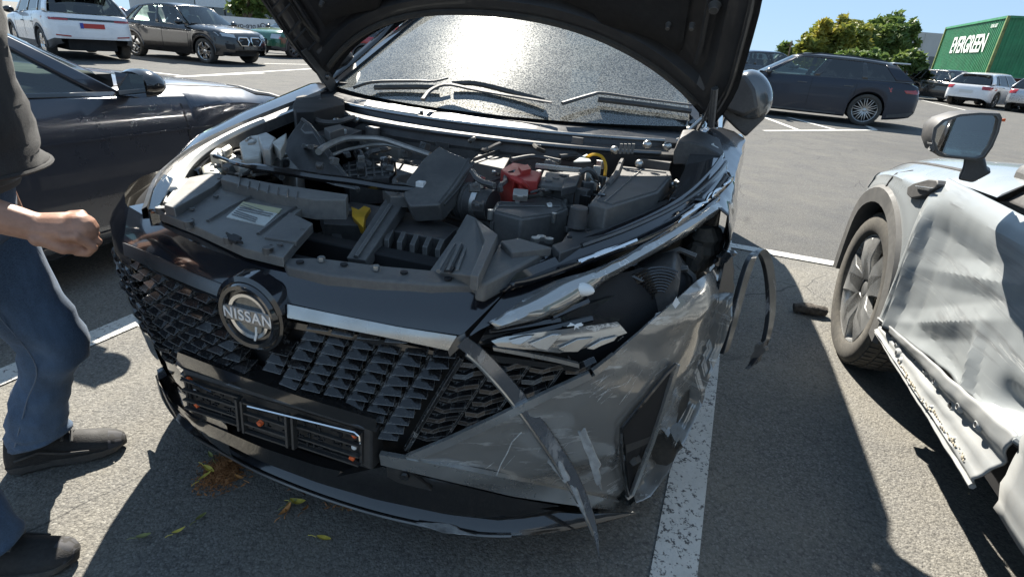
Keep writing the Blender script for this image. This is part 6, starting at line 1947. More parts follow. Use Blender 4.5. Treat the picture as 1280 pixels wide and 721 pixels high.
P_ = PP([(676, 231), (683, 215), (712, 217), (705, 234)], .9385)
for k in range(3):
    p = P_[0].lerp(P_[2], .25 + .25 * k); MB().tube([p, p + Vector((0, 0, .004))], .010, 10).build('battery_cap', PL_, bt)
MB().tube(smoothpath([NF.pl(x, y, z) for x, y, z in ((640, 222, .96), (654, 230, .95), (664, 244, .90), (668, 256, .86))], 12), .008, 7).build('battery_cable', MT['red'], NR)
MB().tube(smoothpath([NF.pl(x, y, z) for x, y, z in ((725, 216, .96), (736, 212, .97), (744, 220, .95), (748, 236, .90))], 12), .008, 7).build('battery_cable', PL_, NR)
MB().tube(smoothpath([NF.pl(x, y, z) for x, y, z in ((478, 262, .80), (496, 276, .78), (530, 282, .77), (566, 300, .76))], 14), .022, 10).build('radiator_hose', MT['rubber'], NR)
for t_ in (.15, .85):
    pass
# ================================================================ pale grey suv on the right, seen from behind its front wheel
sy = radians(16.0)
_o = gp(1038, 440)
SF = Frame(_o.x - .30 * sin(sy), _o.y - .30 * cos(sy), sy)          # x=0 side plane, y forward; wheel centre at y=.30
def pale_paint():
    m, t, p, o = newmat('scratched_pale_grey_paint')
    co = objco(t)
    base = ramp(t, noise_(t, co, 2.5, 4), [(.3, (.255, .275, .282)), (.7, (.30, .32, .325))])
    # long rub marks running along the car, slightly falling
    cs = objco(t, (3, 1.6, 26)); 
    n = noise_(t, cs, 1.0, 7, .7, .4); area = noise_(t, co, 2.0, 3)
    geo = t.nodes.new('ShaderNodeSeparateXYZ'); t.links.new(co, geo.inputs[0])
    dark = math_(t, 'MULTIPLY', ramp(t, n, [(.52, 0), (.64, .75)]), ramp(t, area, [(.38, 0), (.52, 1)]))
    c = mixc(t, dark, base, (.165, .17, .172))
    n2 = noise_(t, objco(t, (3, 2.4, 40)), 1.0, 7, .75, .5)
    lt = math_(t, 'MULTIPLY', ramp(t, n2, [(.60, 0), (.68, .9)]), ramp(t, area, [(.40, 0), (.52, 1)]))
    c = mixc(t, lt, c, (.55, .56, .55))
    fine = noise_(t, co, 300, 2)
    c = mixc(t, math_(t, 'MULTIPLY', ramp(t, fine, [(.6, 0), (.75, 1)]), .12), c, (.2, .2, .19))
    t.links.new(c, p.inputs['Base Color'])
    p.inputs['Roughness'].default_value = .33; p.inputs['Coat Weight'].default_value = .55; p.inputs['Coat Roughness'].default_value = .12
    bumpn(t, p, noise_(t, cs, 1.0, 6, .7), .15, .002)
    return m
SUVP = pale_paint()
CLEANP = mat('pale_grey_paint', (.27, .29, .298), .3, coat=.8, var=(3, .04), crough=.08)
BARE = mat('bare_pale_sill', (.30, .315, .32), .45, var=(10, .12), dust=((.30, .26, .2), .35, 9))
GCLAD = mat('dusty_arch_plastic', (.06, .06, .06), .6, dust=((.20, .195, .18), .7, 3), bump=(250, .2, .001))
L_ = 4.5; h = L_ / 2
sp = suvspec(L_, 1.84, 1.62, CLEANP, None, R=.35, gap=.05, cladmat=GCLAD, archw=.075, cladrow=0, tumble=.07)
sp['wheel'] = wheel_mesh('wheel', .35, .225, 5, mat('two_tone_rim', (.34, .34, .33), .3, metal=.6, var=(4, .7)), .255, spoke='wide', tyremat=MT['dirtyrubber'], tread=64)
axf = sp['axf']
yo = axf - .30                                          # generic y = SF y + yo
sp['belt'] = [(-h, .86), (-h + .1, .97), (-h + .4, 1.0), (yo - 1.2, .98), (yo - .5, .955), (yo + .3, .90), (h - .4, .82), (h - .08, .74), (h, .62)]
sp['top'] = [(-h, .90), (-h + .06, 1.0), (-h + .4, 1.02), (yo - .6, 1.04), (yo - .25, 1.03), (yo + .4, .97), (h - .25, .89), (h - .05, .80), (h, .68)]
sp['low'] = [(-h, .42), (-h + .3, .30), (-h + .8, .27), (h - .8, .27), (h - .3, .26), (h, .34)]
sp['plan'] = [(-h, .70), (-h + .06, .80), (-h + .25, .88), (-h + .8, .92), (yo + .5, .92), (h - .35, .86), (h - .12, .74), (h, .55)]
sp['gh'].update(yA=yo - .16, zA=1.045, bow=.30, yAt=yo - 1.15, wb=.85, wr=.64, beltz=[(-h, 1.03), (yo - 1.2, .985), (yo - .4, .965)], cuts=[(.0, .36, 'glass'), (.36, .70, 'glass'), (.70, .93, 'tint')], pillars=[.36, .70], pillmat=MT['plastic'],
    roof=[(-h + .45, 1.53), (-h + 1.1, 1.60), (0, 1.62), (yo - 1.15, 1.52)], trim=MT['plastic'])
def sdent(p):
    # collision dent: door area pushed in, kept behind the separately built skin
    if p.x < -.5:
        y, z = p.y - yo, p.z
        k = max(0, min(1, (-.14 - y) / .06)) * max(0, min(1, (y + 2.2) / .1)) * max(0, min(1, (.93 - z) / .05))
        p = p + Vector((.16 * k, 0, 0))
    return p
sp['dent'] = sdent
cpos = SF.w((.92, -yo, 0))
SR, sb_ = car('pale_suv', 'pale grey suv with scraped and dented front door, nose pointing away at right', sp, (cpos.x, cpos.y), sy)
SR['label'] = 'pale grey suv with a scraped, dented front door and stripped sill'
# local coordinates of the root: X = SF.x - .92 ; Y = SF.y + yo
def SL(p): return Vector((p[0] - .92, p[1] + yo, p[2]))
def SP(px, py, x=0.0): return SF.un(px, py, x=x)
for c_ in list(sp['wheel'].children): bpy.data.objects.remove(c_)
bpy.data.objects.remove(sp['wheel'])
bvS = bvh_of([sb_])
def gauss(y, z, y0, z0, sy_, sz_): return math.exp(-((y - y0) / sy_) ** 2 - ((z - z0) / sz_) ** 2)
def fold(d, w): return max(0.0, 1 - abs(d) / w)            # sharp ridge
def skin(y, z, zl):
    """outward (towards us) offset of the crushed door skin: flat facets between sharp folds"""
    x = .006 + .016 * sin(pi * (z - .3) / .75)
    x -= .055 * max(0, (z - .84) / .14) ** 2
    up = max(0, min(1, (.90 - z) / .10))
    d = 0
    d -= .032 * min(1, max(0, (-.225 - .12 * (.75 - z) - y) / .13)) * max(0, min(1, (y + 1.15) / .5)) * up * max(0, min(1, (z - .40) / .10))
    d += .020 * fold(y + .215 + .14 * (.75 - z), .05) * up          # folded edge behind the arch
    d -= .020 * fold(y + .165 + .10 * (.75 - z), .03) * max(0, min(1, (.74 - z) / .1))
    d += .018 * fold((z - .55) + .50 * (y + .50), .06) * gauss(y, z, -.58, .55, .28, .3)
    d += .016 * fold((z - .735) + .28 * (y + .55), .05) * gauss(y, z, -.68, .70, .32, .2)
    d += .020 * fold((y + .80) - .35 * (z - .55), .045) * max(0, min(1, (.70 - z) / .12))
    d -= .045 * gauss(y, z, -1.03, .575, .075, .04)
    d += .022 * fold((z - .515) + .25 * (y + 1.0), .03) * gauss(y, z, -1.0, .5, .14, .1)
    d -= .05 * gauss(y, z, -1.22, .60, .05, .09)
    d += .018 * fold(y + 1.13 + .3 * (z - .55), .03) * max(0, min(1, (.72 - z) / .1))
    d += noise.noise(Vector((y * 3.2, z * 3.5, 2))) * .006 * up + noise.noise(Vector((y * 17, z * 8, 5))) * .0022
    lowk = max(0, 1 - (z - zl) / .03)
    d += lowk * (.010 * noise.noise(Vector((y * 11, 1, 1))) + .004)
    return -(x + d)
_tops = [SP(x, y) for x, y in ((1103, 400), (1135, 425), (1165, 450), (1200, 481), (1240, 515), (1280, 547))]
_bots = [SP(x, y) for x, y in ((1101, 415), (1130, 462), (1165, 515), (1200, 570), (1225, 608))]
ZT_ = sorted((p.y, p.z) for p in _tops); ZB_ = sorted((p.y, p.z) for p in _bots)
def zlow(y): return tab(ZT_, y) + .004 * noise.noise(Vector((y * 12, 0, 0)))
def zbot(y): return tab(ZB_, y)
rows = []
for i in range(111):
    y = lerp(-.145, -1.36, i / 110)
    zl = zlow(y); r = []
    for j in range(61):
        z = lerp(zl, .955, j / 60)
        r.append(SL((skin(y, z, zl), y, z)))
    rows.append(r)
dr = MB().grid(rows).build('front_door', SUVP, SR, solid=.004, angle=14)
dr['label'] = 'front door crushed inwards with rub marks'
# rear door, less hurt
rows = [[SL((-(.008 + .014 * sin(pi * (z - .3) / .75) - .055 * max(0, (z - .84) / .14) ** 2) - .012 * noise.noise(Vector((y * 3, z * 4, 7))), y, z)) for z in [lerp(.50, .96, j / 24) for j in range(25)]] for y in [lerp(-1.375, -2.25, i / 40) for i in range(41)]]
MB().grid(rows).build('rear_door', SUVP, SR, solid=.004, angle=70)
# exposed sill panel with clip holes
def sillx(y, t):
    return -(.012 + .020 * t + .012 * noise.noise(Vector((y * 5, t * 2, 3))) * .6 + .002 * noise.noise(Vector((y * 22, t * 9, 9))) - .02 * math.exp(-((t - .55) / .12) ** 2) + .014 * math.exp(-((t - .12) / .08) ** 2))
def sillpt(y, t):
    return SL((sillx(y, t), y, lerp(zbot(y), zlow(y) + .015, t)))
rows = [[sillpt(lerp(-.165, ZB_[0][0] - .08 * (j / 16), i / 90), j / 16) for j in range(17)] for i in range(91)]
sl_ = MB().grid(rows).build('stripped_sill', BARE, SR, solid=.005, angle=60)
MB().tube([sillpt(lerp(-.165, ZB_[0][0], i / 50), 0) + Vector((0, 0, -.004)) for i in range(51)], .009, 6).build('sill_flange', BARE, sl_)
for k, (y, t, r) in enumerate(((-.22, .6, .008), (-.30, .62, .016), (-.36, .45, .015), (-.40, .32, .018), (-.50, .55, .013), (-.60, .62, .013), (-.70, .66, .013), (-.44, .22, .014), (-.80, .5, .022), (-.86, .68, .014), (-.97, .7, .014), (-1.02, .4, .015), (-1.1, .25, .012), (-.74, .2, .006), (-.9, .2, .006), (-1.08, .6, .01))):
    if y < ZB_[0][0] + .04: continue
    p = sillpt(y, t); q = p + Vector((-.012, 0, 0))
    o = MB().lathe([(r * .35, .004), (r * .55, .006), (r * .9, .003), (r * 1.25, -.004)], Matrix.Translation(p) @ Matrix.Rotation(-pi / 2, 4, 'Y'), 14).build('clip_boss', BARE, sl_)
    MB().lathe([(.0005, .0045), (r * .42, .005)], Matrix.Translation(p) @ Matrix.Rotation(-pi / 2, 4, 'Y'), 12).build('clip_hole', MT['dark'], o)
rgn = random.Random(6)
mb = MB()
for k in range(46):
    y = -.45 - k * .012; p = sillpt(y, .16 + .05 * rgn.random()) + Vector((-.004, 0, 0))
    mb.sphere(p,   .0045 * rgn.uniform(.5, 1.3), 6, 4, (.5, 1, rgn.uniform(.5, 1.6)))
kind(mb.build('sealant_crumbs', mat('old_sealant', (.42, .37, .28), .7, var=(60, .4)), sl_), 'stuff')
MB().box(SL((.14, -1.2, .42)), (.06, 2.1, .2)).build('sill_inner', MT['dark'], SR)
_rs = SP(1250, 636)
rows = [[SL((-.015 - .02 * t - .008 * noise.noise(Vector((y * 9, t * 5, 4))), y, lerp(_rs.z, _rs.z + .22, t) + .02 * t * (i == 0))) for t in [j / 10 for j in range(11)]] for i, y in enumerate([lerp(_rs.y, -2.3, i / 30) for i in range(31)])]
MB().grid(rows).build('rear_sill', BARE, SR, solid=.005, angle=60)

# torn lower edge of the door with dark gap line
MB().tube([SL((skin(y, zlow(y), zlow(y)) + .010, y, zlow(y) - .004)) for y in [lerp(-.15, -1.34, i / 60) for i in range(61)]], .007, 5).build('door_seal', MT['rubber'], SR)
# air outlet trim on the front wing
vn = MB()
vp = [SP(x, y, -.012) for x, y in ((1134, 234), (1142, 229), (1160, 224), (1171, 225), (1172, 231), (1164, 240), (1150, 246), (1138, 248), (1133, 243))]
vent = vn.prism([SL(p) for p in vp], (.03, 0, 0)).build('wing_vent', MT['plastic'], SR, bevel=.004)
vp = [SP(x, y, -.022) for x, y in ((1143, 232), (1166, 235), (1160, 239), (1146, 236))]
MB().prism([SL(p) for p in vp], (.008, 0, 0)).build('vent_blade', MT['satin'], vent, bevel=.002)
# headlight at the far front corner and bonnet gap
pt('headlight', bvS, [(-2, h - .12, .80), (-2, h - .62, .84), (-2, h - .58, .76), (-2, h - .14, .70)], (1, 0, 0), MT['lamp'], SR, .006, n=8)
pt('headlight', bvS, [(2, h - .12, .80), (2, h - .62, .84), (2, h - .58, .76), (2, h - .14, .70)], (-1, 0, 0), MT['lamp'], SR, .006, n=8)
pt('bonnet_gap', bvS, [(-.80, yo + .0, 3), (-.80, h - .35, 3), (-.79, h - .35, 3), (-.79, yo + .0, 3)], (0, 0, -1), MT['dark'], SR, .003, n=20, mm=1, thick=.004)
pt('wing_gap', bvS, [(-3, axf + .02, .90), (-3, axf + .028, .90), (-3, axf + .028, .78), (-3, axf + .02, .78)], (1, 0, 0), MT['dark'], SR, .004, n=1, mm=6, thick=.004)
pt('tail_lamp', bvS, [(-.55, -4, .95), (-.85, -4, .95), (-.85, -4, .8), (-.55, -4, .8)], B_, MT['redlamp'], SR, .01)
pt('tail_lamp', bvS, [(.55, -4, .95), (.85, -4, .95), (.85, -4, .8), (.55, -4, .8)], B_, MT['redlamp'], SR, .01)
# door mirror: black shell, glass facing back to us
MPX = [(1164, 176), (1167, 160), (1178, 150), (1200, 143), (1225, 141), (1250, 142), (1253, 148), (1249, 165), (1241, 184), (1231, 198), (1222, 201), (1200, 199), (1180, 197), (1169, 190)]
mc = SF.un(1209, 172, y=-.62)
back = []
ring = [SL(SF.un(x, y, y=-.62)) for x, y in MPX]
cR = sum(ring, Vector()) / len(ring)
mb = MB()
lev = [ring, [cR + (p - cR) * 1.04 + Vector((0, .03, 0)) for p in ring], [cR + (p - cR) * 1.0 + Vector((0, .08, 0)) for p in ring], [cR + (p - cR) * .8 + Vector((0, .12, 0)) for p in ring], [cR + (p - cR) * .4 + Vector((0, .145, 0)) for p in ring]]
inner = [cR + (p - cR) * .90 + Vector((0, -.002, 0)) for p in ring]
inn2 = [cR + (p - cR) * .88 + Vector((0, .012, 0)) for p in ring]
mb.grid([inn2, inner] + lev, True); mb.add(lev[-1], [tuple(range(len(ring)))])
ms = mb.build('door_mirror', MT['plastic'], SR, angle=45)
MB().poly([cR + (p - cR) * .885 + Vector((.012 * (p.x - cR.x), .009, 0)) for p in ring]).build('mirror_glass', MT['mirror'], ms)
MB().prism([cR + (p - cR) * .06 + Vector((.066, .004, .05)) for p in ring], (0, -.002, 0)).build('warning_light', MT['orange'], ms)
ft = [SL(SF.un(x, y, y=-.60)) for x, y in ((1205, 198), (1231, 198), (1234, 212), (1240, 216), (1216, 229), (1197, 225), (1203, 212))]
MB().prism(ft, (.03, .08, 0)).build('mirror_foot', MT['plastic'], ms, bevel=.006)
torn('broken_rim', [SL(SF.un(x, y, y=-.625)) for x, y in ((1163, 180), (1167, 176), (1168, 190), (1164, 188))], MT['plastic'], (0, .02, 0), seed=77, parent=ms)
# door handle far back, window wiper, dashboard
mb = MB(); mb.sphere(SL((-.03, -1.18, .84)), 1, 12, 8, (.022, .1, .016)); mb.build('door_handle', CLEANP, SR)
mb = MB(); mb.box((0, yo - .45, 1.0), (1.5, .5, .08)); mb.build('dashboard', MT['plastic2'], SR, bevel=.03)

# ================================================================ dark sedan on the left
dy = radians(18.0)
DF = Frame(-2.12, 2.40, dy)
SEDP = mat('dusty_dark_paint', (.036, .043, .060), .28, metal=.4, coat=.9, dust=((.16, .15, .14), .12, 3), rvar=.05)
L_ = 4.7; h = L_ / 2
sp = suvspec(L_, 1.84, 1.42, SEDP, None, R=.33, archw=0, cladrow=0, gap=.04, tumble=.05)
sp['wheel'] = wheel_mesh('wheel', .33, .225, 10, MT['darksatin'], spoke='twin')
axf = h - .85; sp['axf'] = axf; sp['axr'] = -h + .98
yo2 = axf - 1.20
sp['belt'] = [(-h, .72), (-h + .06, .88), (-h + .5, .97), (yo2 - .5, .915), (yo2 + .4, .885), (yo2 + .7, .875), (h - .5, .80), (h - .08, .66), (h, .52)]
sp['top'] = [(-h, .76), (-h + .05, .93), (-h + .5, 1.02), (yo2 - .2, .93), (yo2 + .55, .955), (yo2 + 1.0, .93), (h - .45, .86), (h - .06, .72), (h, .56)]
sp['low'] = [(-h, .36), (-h + .2, .24), (-h + .8, .18), (h - .8, .18), (h, .22)]
sp['gh'].update(yA=yo2 + .72, zA=.955, bow=.26, yAt=yo2 - .12, yCt=-h + 1.2, yC=-h + .45, zC=.98, wb=.85, wr=.60, beltz=[(-h, .96), (yo2 - .5, .925), (yo2 + .5, .895)],
    roof=[(-h + 1.2, 1.34), (-.5, 1.42), (yo2 - .12, 1.36)], cuts=[(.0, .42, 'glass'), (.42, .80, 'glass'), (.80, .92, 'tint')], pillars=[.42, .80], pillmat=SEDP, trim=MT['gloss'])
cpos = DF.w((-.92, -yo2, 0))
DR, db_ = car('dark_sedan', 'dusty dark saloon car parked nose away, behind the man on the left', sp, (cpos.x, cpos.y), dy)
bvD = bvh_of([db_])
for c_ in list(sp['wheel'].children): bpy.data.objects.remove(c_)
bpy.data.objects.remove(sp['wheel'])
def DL(p): return Vector((p[0] + .92, p[1] + yo2, p[2]))
sidelines(DR, bvD, sp, (yo2 + .78, yo2 - .42), (yo2 - .25,))
pt('crease', bvD, [(3, yo2 + 1.6, .70), (3, -h + .3, .735), (3, -h + .3, .725), (3, yo2 + 1.6, .69)], (-1, 0, 0), SEDP, DR, .006, n=30, mm=1, thick=.01)
pt('bonnet_gap', bvD, [(.76, yo2 + .5, 3), (.72, h - .3, 3), (.73, h - .3, 3), (.77, yo2 + .5, 3)], (0, 0, -1), MT['dark'], DR, .003, n=20, mm=1, thick=.004)
pt('sill_trim', bvD, [(3, yo2 + .8, .26), (3, -h + 1.4, .26), (3, -h + 1.4, .20), (3, yo2 + .8, .20)], (-1, 0, 0), MT['gloss'], DR, .012, n=12)
mp = DF.un(178, 106, x=.10)
mb = MB()
rings = []
for yy, sx, sz in ((-.06, .02, .015), (-.055, .10, .062), (-.03, .115, .073), (.02, .118, .072), (.06, .085, .055), (.085, .03, .02)):
    rings.append([DL(mp) + Vector((sx * cos(a), yy, sz * sin(a) * (1 if sin(a) > 0 else .8))) for a in [2*pi*i/18 for i in range(18)]])
m_ = mb.loft(rings).build('door_mirror', MT['gloss'], DR, angle=50)
MB().grid([[DL(mp) + Vector((.09 * u, -.061, .052 * v)) for u in (-1, 0, 1)] for v in (-1, 0, 1)]).build('mirror_glass', MT['mirror'], m_)
MB().box(DL((mp.x - .12, mp.y + .02, mp.z - .055)), (.12, .06, .03)).build('mirror_foot', MT['gloss'], m_, bevel=.008)
mb = MB(); mb.sphere((-1.02, yo2 + .45, .97), 1, 12, 8, (.12, .07, .075)); mb.build('door_mirror', MT['gloss'], DR)
# dashboard, wheel
mb = MB()
mb.grid([[Vector((x, yo2 + .62 - v * .5, .90 + .05 * sin(pi * v))) for x in [k / 6 * .75 for k in range(-6, 7)]] for v in (0, .25, .5, .75, 1)])
mb.build('dashboard', mat('pale_dashboard', (.16, .16, .15), .6), DR)
_s = DF.un(66, 124, x=-.40); sw = DL((_s.x, _s.y, _s.z)); 
MB().tube([sw + Vector((.18 * cos(a), .06 * sin(a) , .165 * sin(a))) for a in [2*pi*k/28 for k in range(29)]], .016, 7).build('steering_wheel', MT['plastic'], DR)
MB().box(sw, (.12, .04, .08)).build('steering_hub', MT['plastic2'], DR, bevel=.02)
MB().box(sw + Vector((0, 0, .0)), (.32, .02, .03)).build('steering_spoke', MT['plastic2'], DR, bevel=.005)
wp = [DF.pl(x, y, .905, 0) for x, y in ((284, 108), (300, 111), (322, 119), (338, 121), (352, 125))]
o = MB().tube([DL(p) + Vector((0, 0, .01)) for p in wp], [.006, .012, .02, .016, .01], 6, sq=.6).build('wiper_arm', MT['plastic'], DR)
# ================================================================ man at the left edge
SKIN = mat('skin', (.36, .19, .125), .5, var=(60, .14), bump=(220, .25, .0015))
def cloth(name, c, scale, amt):
    m, t, p, o = newmat(name)
    co = objco(t)
    n = noise_(t, co, scale, 5, .7); w = noise_(t, objco(t, (1, 1, .35)), 9, 5, .65)
    cc = mixc(t, ramp(t, n, [(.35, 0), (.65, 1)]), tuple(x * (1 - amt) for x in c), tuple(x * (1 + amt) for x in c))
    cc = mixc(t, ramp(t, w, [(.42, 0), (.70, .6)]), cc, tuple(min(1, x * 2.3 + .012) for x in c))
    t.links.new(cc, p.inputs['Base Color']); p.inputs['Roughness'].default_value = .9
    p.inputs['Sheen Weight'].default_value = .08
    bumpn(t, p, n, .5, .0015)
    return m
DENIM = cloth('blue_denim', (.052, .088, .145), 350, .4)
SHIRT = cloth('washed_black_cotton', (.017, .0165, .016), 300, .35)
SHOE = mat('black_shoe_mesh', (.014, .014, .015), .75, var=(120, .4), bump=(260, .6, .002), dust=((.2, .18, .15), .15, 10))
SOLE = mat('dark_sole', (.03, .03, .031), .7, dust=((.2, .18, .15), .5, 12))
MAN = thing('person', 'man in black t-shirt and blue jeans with a closed hand held out, left edge', 'person', (-1.3, 1.1, 0))
O_ = Vector((-1.3, 1.1, 0))
V_ = lambda *p: Vector(p) - O_
# --- body: overlapping tapered limbs fused into one skin
mb = MB()
def limb(path, rad, n=12, sq=1.0, up=None):
    P_ = smoothpath(path, len(path) * 5)
    R_ = [tab([(i / (len(rad) - 1), r) for i, r in enumerate(rad)], k / (len(P_) - 1)) for k in range(len(P_))]
    mb.tube(P_, R_, n, True, sq, up)
    mb.sphere(P_[0], R_[0], 10, 6); mb.sphere(P_[-1], R_[-1], 10, 6)
pel = V_(-1.26, 1.10, .93); chest = V_(-1.185, 1.07, 1.27); nk = V_(-1.12, 1.06, 1.45)
hd = V_(-1.04, 1.05, 1.62)
limb([pel, (pel + chest) / 2, chest], [.135, .13, .145], 14)
limb([chest, nk, hd - Vector((.02, 0, .03))], [.11, .058, .06])
mb.sphere(hd, .105, 14, 10, (1.0, .80, 1.16))
mb.sphere(hd + Vector((.055, 0, -.055)), .06, 10, 8, (1, .8, 1))
mb.tube([hd + Vector((.10, 0, .015)), hd + Vector((.122, 0, -.02)), hd + Vector((.10, 0, -.03))], [.01, .017, .014], 8)
for s_ in (-1, 1): mb.sphere(hd + Vector((-.005, s_ * .085, -.01)), .03, 8, 6, (.6, .35, 1))
shR, shL = V_(-1.22, .90, 1.38), V_(-1.22, 1.26, 1.38)
elR, wrR = V_(-1.22, .93, 1.00), V_(-.985, 1.045, .872)
limb([shR, (shR + elR) / 2, elR], [.06, .052, .044]); limb([elR, elR.lerp(wrR, .35), elR.lerp(wrR, .8), wrR], [.044, .047, .034, .030])
elL, wrL = V_(-1.34, 1.34, 1.10), V_(-1.30, 1.30, .88)
limb([shL, (shL + elL) / 2, elL], [.06, .052, .044]); limb([elL, wrL], [.045, .03])
for (hip, kn, an) in ((V_(-1.25, 1.19, .92), V_(-1.275, 1.30, .42), V_(-1.405, 1.285, .10)), (V_(-1.27, 1.0, .92), V_(-1.25, .92, .50), V_(-1.225, .90, .10))):
    limb([hip, (hip + kn) / 2, kn], [.085, .075, .055]); limb([kn, kn.lerp(an, .3), an], [.052, .055, .036])
def hand(w, d, n_, mir=1, curl=1.0):
    d = d.normalized(); n_ = (n_ - d * n_.dot(d)).normalized(); s_ = d.cross(n_) * mir      # s_: towards the thumb side
    pc = w + d * .045
    limb([w, w + d * .05, w + d * .082], [.030, .036, .034], 12, .78, n_)
    for k, (off, ln) in enumerate(((.033, .92), (.011, 1.0), (-.011, .95), (-.032, .78))):
        kn = w + d * (.088 - .004 * abs(k - 1)) + s_ * off + n_ * .006
        mb.sphere(kn + n_ * .002, .0115, 8, 6)
        a1 = radians(50 + 6 * k) * curl; a2 = a1 + radians(78) * curl; a3 = a2 + radians(50) * curl
        p1 = kn + (d * cos(a1) - n_ * sin(a1)) * .040 * ln
        p2 = p1 + (d * cos(a2) - n_ * sin(a2)) * .026 * ln
        p3 = p2 + (d * cos(a3) - n_ * sin(a3)) * .020 * ln
        limb([kn - d * .02, kn, p1], [.0095, .0098, .0088], 8); limb([p1, p2], [.0088, .0082], 8); limb([p2, p3], [.0082, .007], 8)
    t0 = w + d * .022 + s_ * .026 - n_ * .010
    t1 = t0 + (d * .80 + s_ * .22 - n_ * .42).normalized() * .038
    t2 = t1 + (d * .85 - s_ * .35 - n_ * .25).normalized() * .029
    t3 = t2 + (d * .75 - s_ * .62 - n_ * .1).normalized() * .022
    limb([t0 - d * .008, t0, t1], [.016, .0165, .0125], 8); limb([t1, t2], [.0125, .011], 8); limb([t2, t3], [.011, .0085], 8)
hand(wrR, Vector((.95, .36, -.10)), Vector((.12, -.42, .90)), 1)
hand(wrL, Vector((.1, -.1, -.9)), Vector((.8, .5, .3)), -1, .5)
body = mb.build('body', SKIN, MAN, weld=False)
m = body.modifiers.new('remesh', 'REMESH'); m.mode = 'VOXEL'; m.voxel_size = .0034; m.use_smooth_shade = True
m = body.modifiers.new('smooth', 'SMOOTH'); m.factor = .5; m.iterations = 3
# head details
for s_ in (-1, 1):
    e = MB().sphere(hd + Vector((.088, s_ * .032, .012)), .012, 8, 6).build('eye', MT['white'], MAN)
    MB().sphere(hd + Vector((.097, s_ * .032, .012)), .006, 8, 6).build('pupil', MT['dark'], e)
MB().box(hd + Vector((.098, 0, -.062)), (.012, .045, .006)).build('mouth', mat('lips', (.25, .09, .07), .5), MAN, bevel=.003)
rows = []
for i in range(7):
    a = pi * .56 * i / 6
    rows.append([hd + Vector((-.012 + .112 * sin(a) * cos(b) - (.03 if cos(b) > .3 and i > 4 else 0), .092 * sin(a) * sin(b), .006 + .128 * cos(a))) for b in [2*pi*k/20 for k in range(20)]])
MB().grid(rows, True).build('hair', mat('dark_hair', (.02, .015, .012), .6, bump=(90, .8, .004)), MAN, solid=.006)
# --- clothes
def garment(name, m_, rings_, wob=.012, fr=7, seed=0, thick=.004):
    """rings_: list of (centre, rx-vector, ry-vector) -> smooth interpolated closed tube with folds"""
    C_ = smoothpath([r[0] for r in rings_], 5 * len(rings_)); X_ = smoothpath([r[1] for r in rings_], 5 * len(rings_)); Y_ = smoothpath([r[2] for r in rings_], 5 * len(rings_))
    rows = []
    for i, (c, x, y) in enumerate(zip(C_, X_, Y_)):
        r = []
        for k in range(36):
            a = 2 * pi * k / 36
            d = x * cos(a) + y * sin(a)
            q = c + d
            f_ = noise.noise(Vector((q.x * fr, q.y * fr, q.z * fr * 1.5 + seed))) * wob + wob * .8 * (1 - abs(noise.noise(Vector((q.x * fr * .8 + 3, q.y * fr * .8, q.z * fr * 2.2 + q.x * 9 + seed)))) * 4) * .5 + noise.noise(Vector((q.x * fr * 2.6, q.y * fr * 2.6, q.z * fr * 4 + seed))) * wob * .5
            r.append(q + d.normalized() * f_)
        rows.append(r)
    return MB().grid(rows, True).build(name, m_, MAN, solid=thick, angle=80)
Xx, Yy = Vector((1, 0, 0)), Vector((0, 1, 0))
tilt_ = Vector((.0, 0, -.03))
garment('t_shirt', SHIRT, [(V_(-1.172, 1.10, .965), Vector((.150, .0, -.004)), Yy * .185), (V_(-1.176, 1.09, 1.03), Vector((.150, 0, -.004)), Yy * .185), (V_(-1.18, 1.08, 1.15), Xx * .150, Yy * .18), (V_(-1.17, 1.08, 1.28), Xx * .15, Yy * .19), (V_(-1.16, 1.07, 1.38), Xx * .125, Yy * .19), (V_(-1.14, 1.06, 1.435), Xx * .085, Yy * .11)], .013, 9, 3)
hem = [V_(-1.172, 1.10, .967) + Vector((.151, 0, -.004)) * cos(a) + Yy * .186 * sin(a) for a in [2*pi*k/40 for k in range(41)]]
MB().tube(hem, .005, 6).build('shirt_hem', SHIRT, MAN)
for sh, el in ((shR, elR), (shL, elL)):
    ax_ = (el - sh).normalized(); u_ = ax_.cross(Vector((1, 0, 0))).normalized(); w_ = ax_.cross(u_)
    garment('sleeve', SHIRT, [(sh - ax_ * .03, u_ * .075, w_ * .08), (sh.lerp(el, .25), u_ * .075, w_ * .08), (sh.lerp(el, .62), u_ * .078, w_ * .085)], .008, 10, 5)
waist = [(V_(-1.27, 1.10, .93), Xx * .155, Yy * .178), (V_(-1.28, 1.10, .85), Xx * .15, Yy * .18), (V_(-1.285, 1.10, .78), Xx * .12, Yy * .165)]
garment('jeans_seat', DENIM, waist, .006, 8, 1)
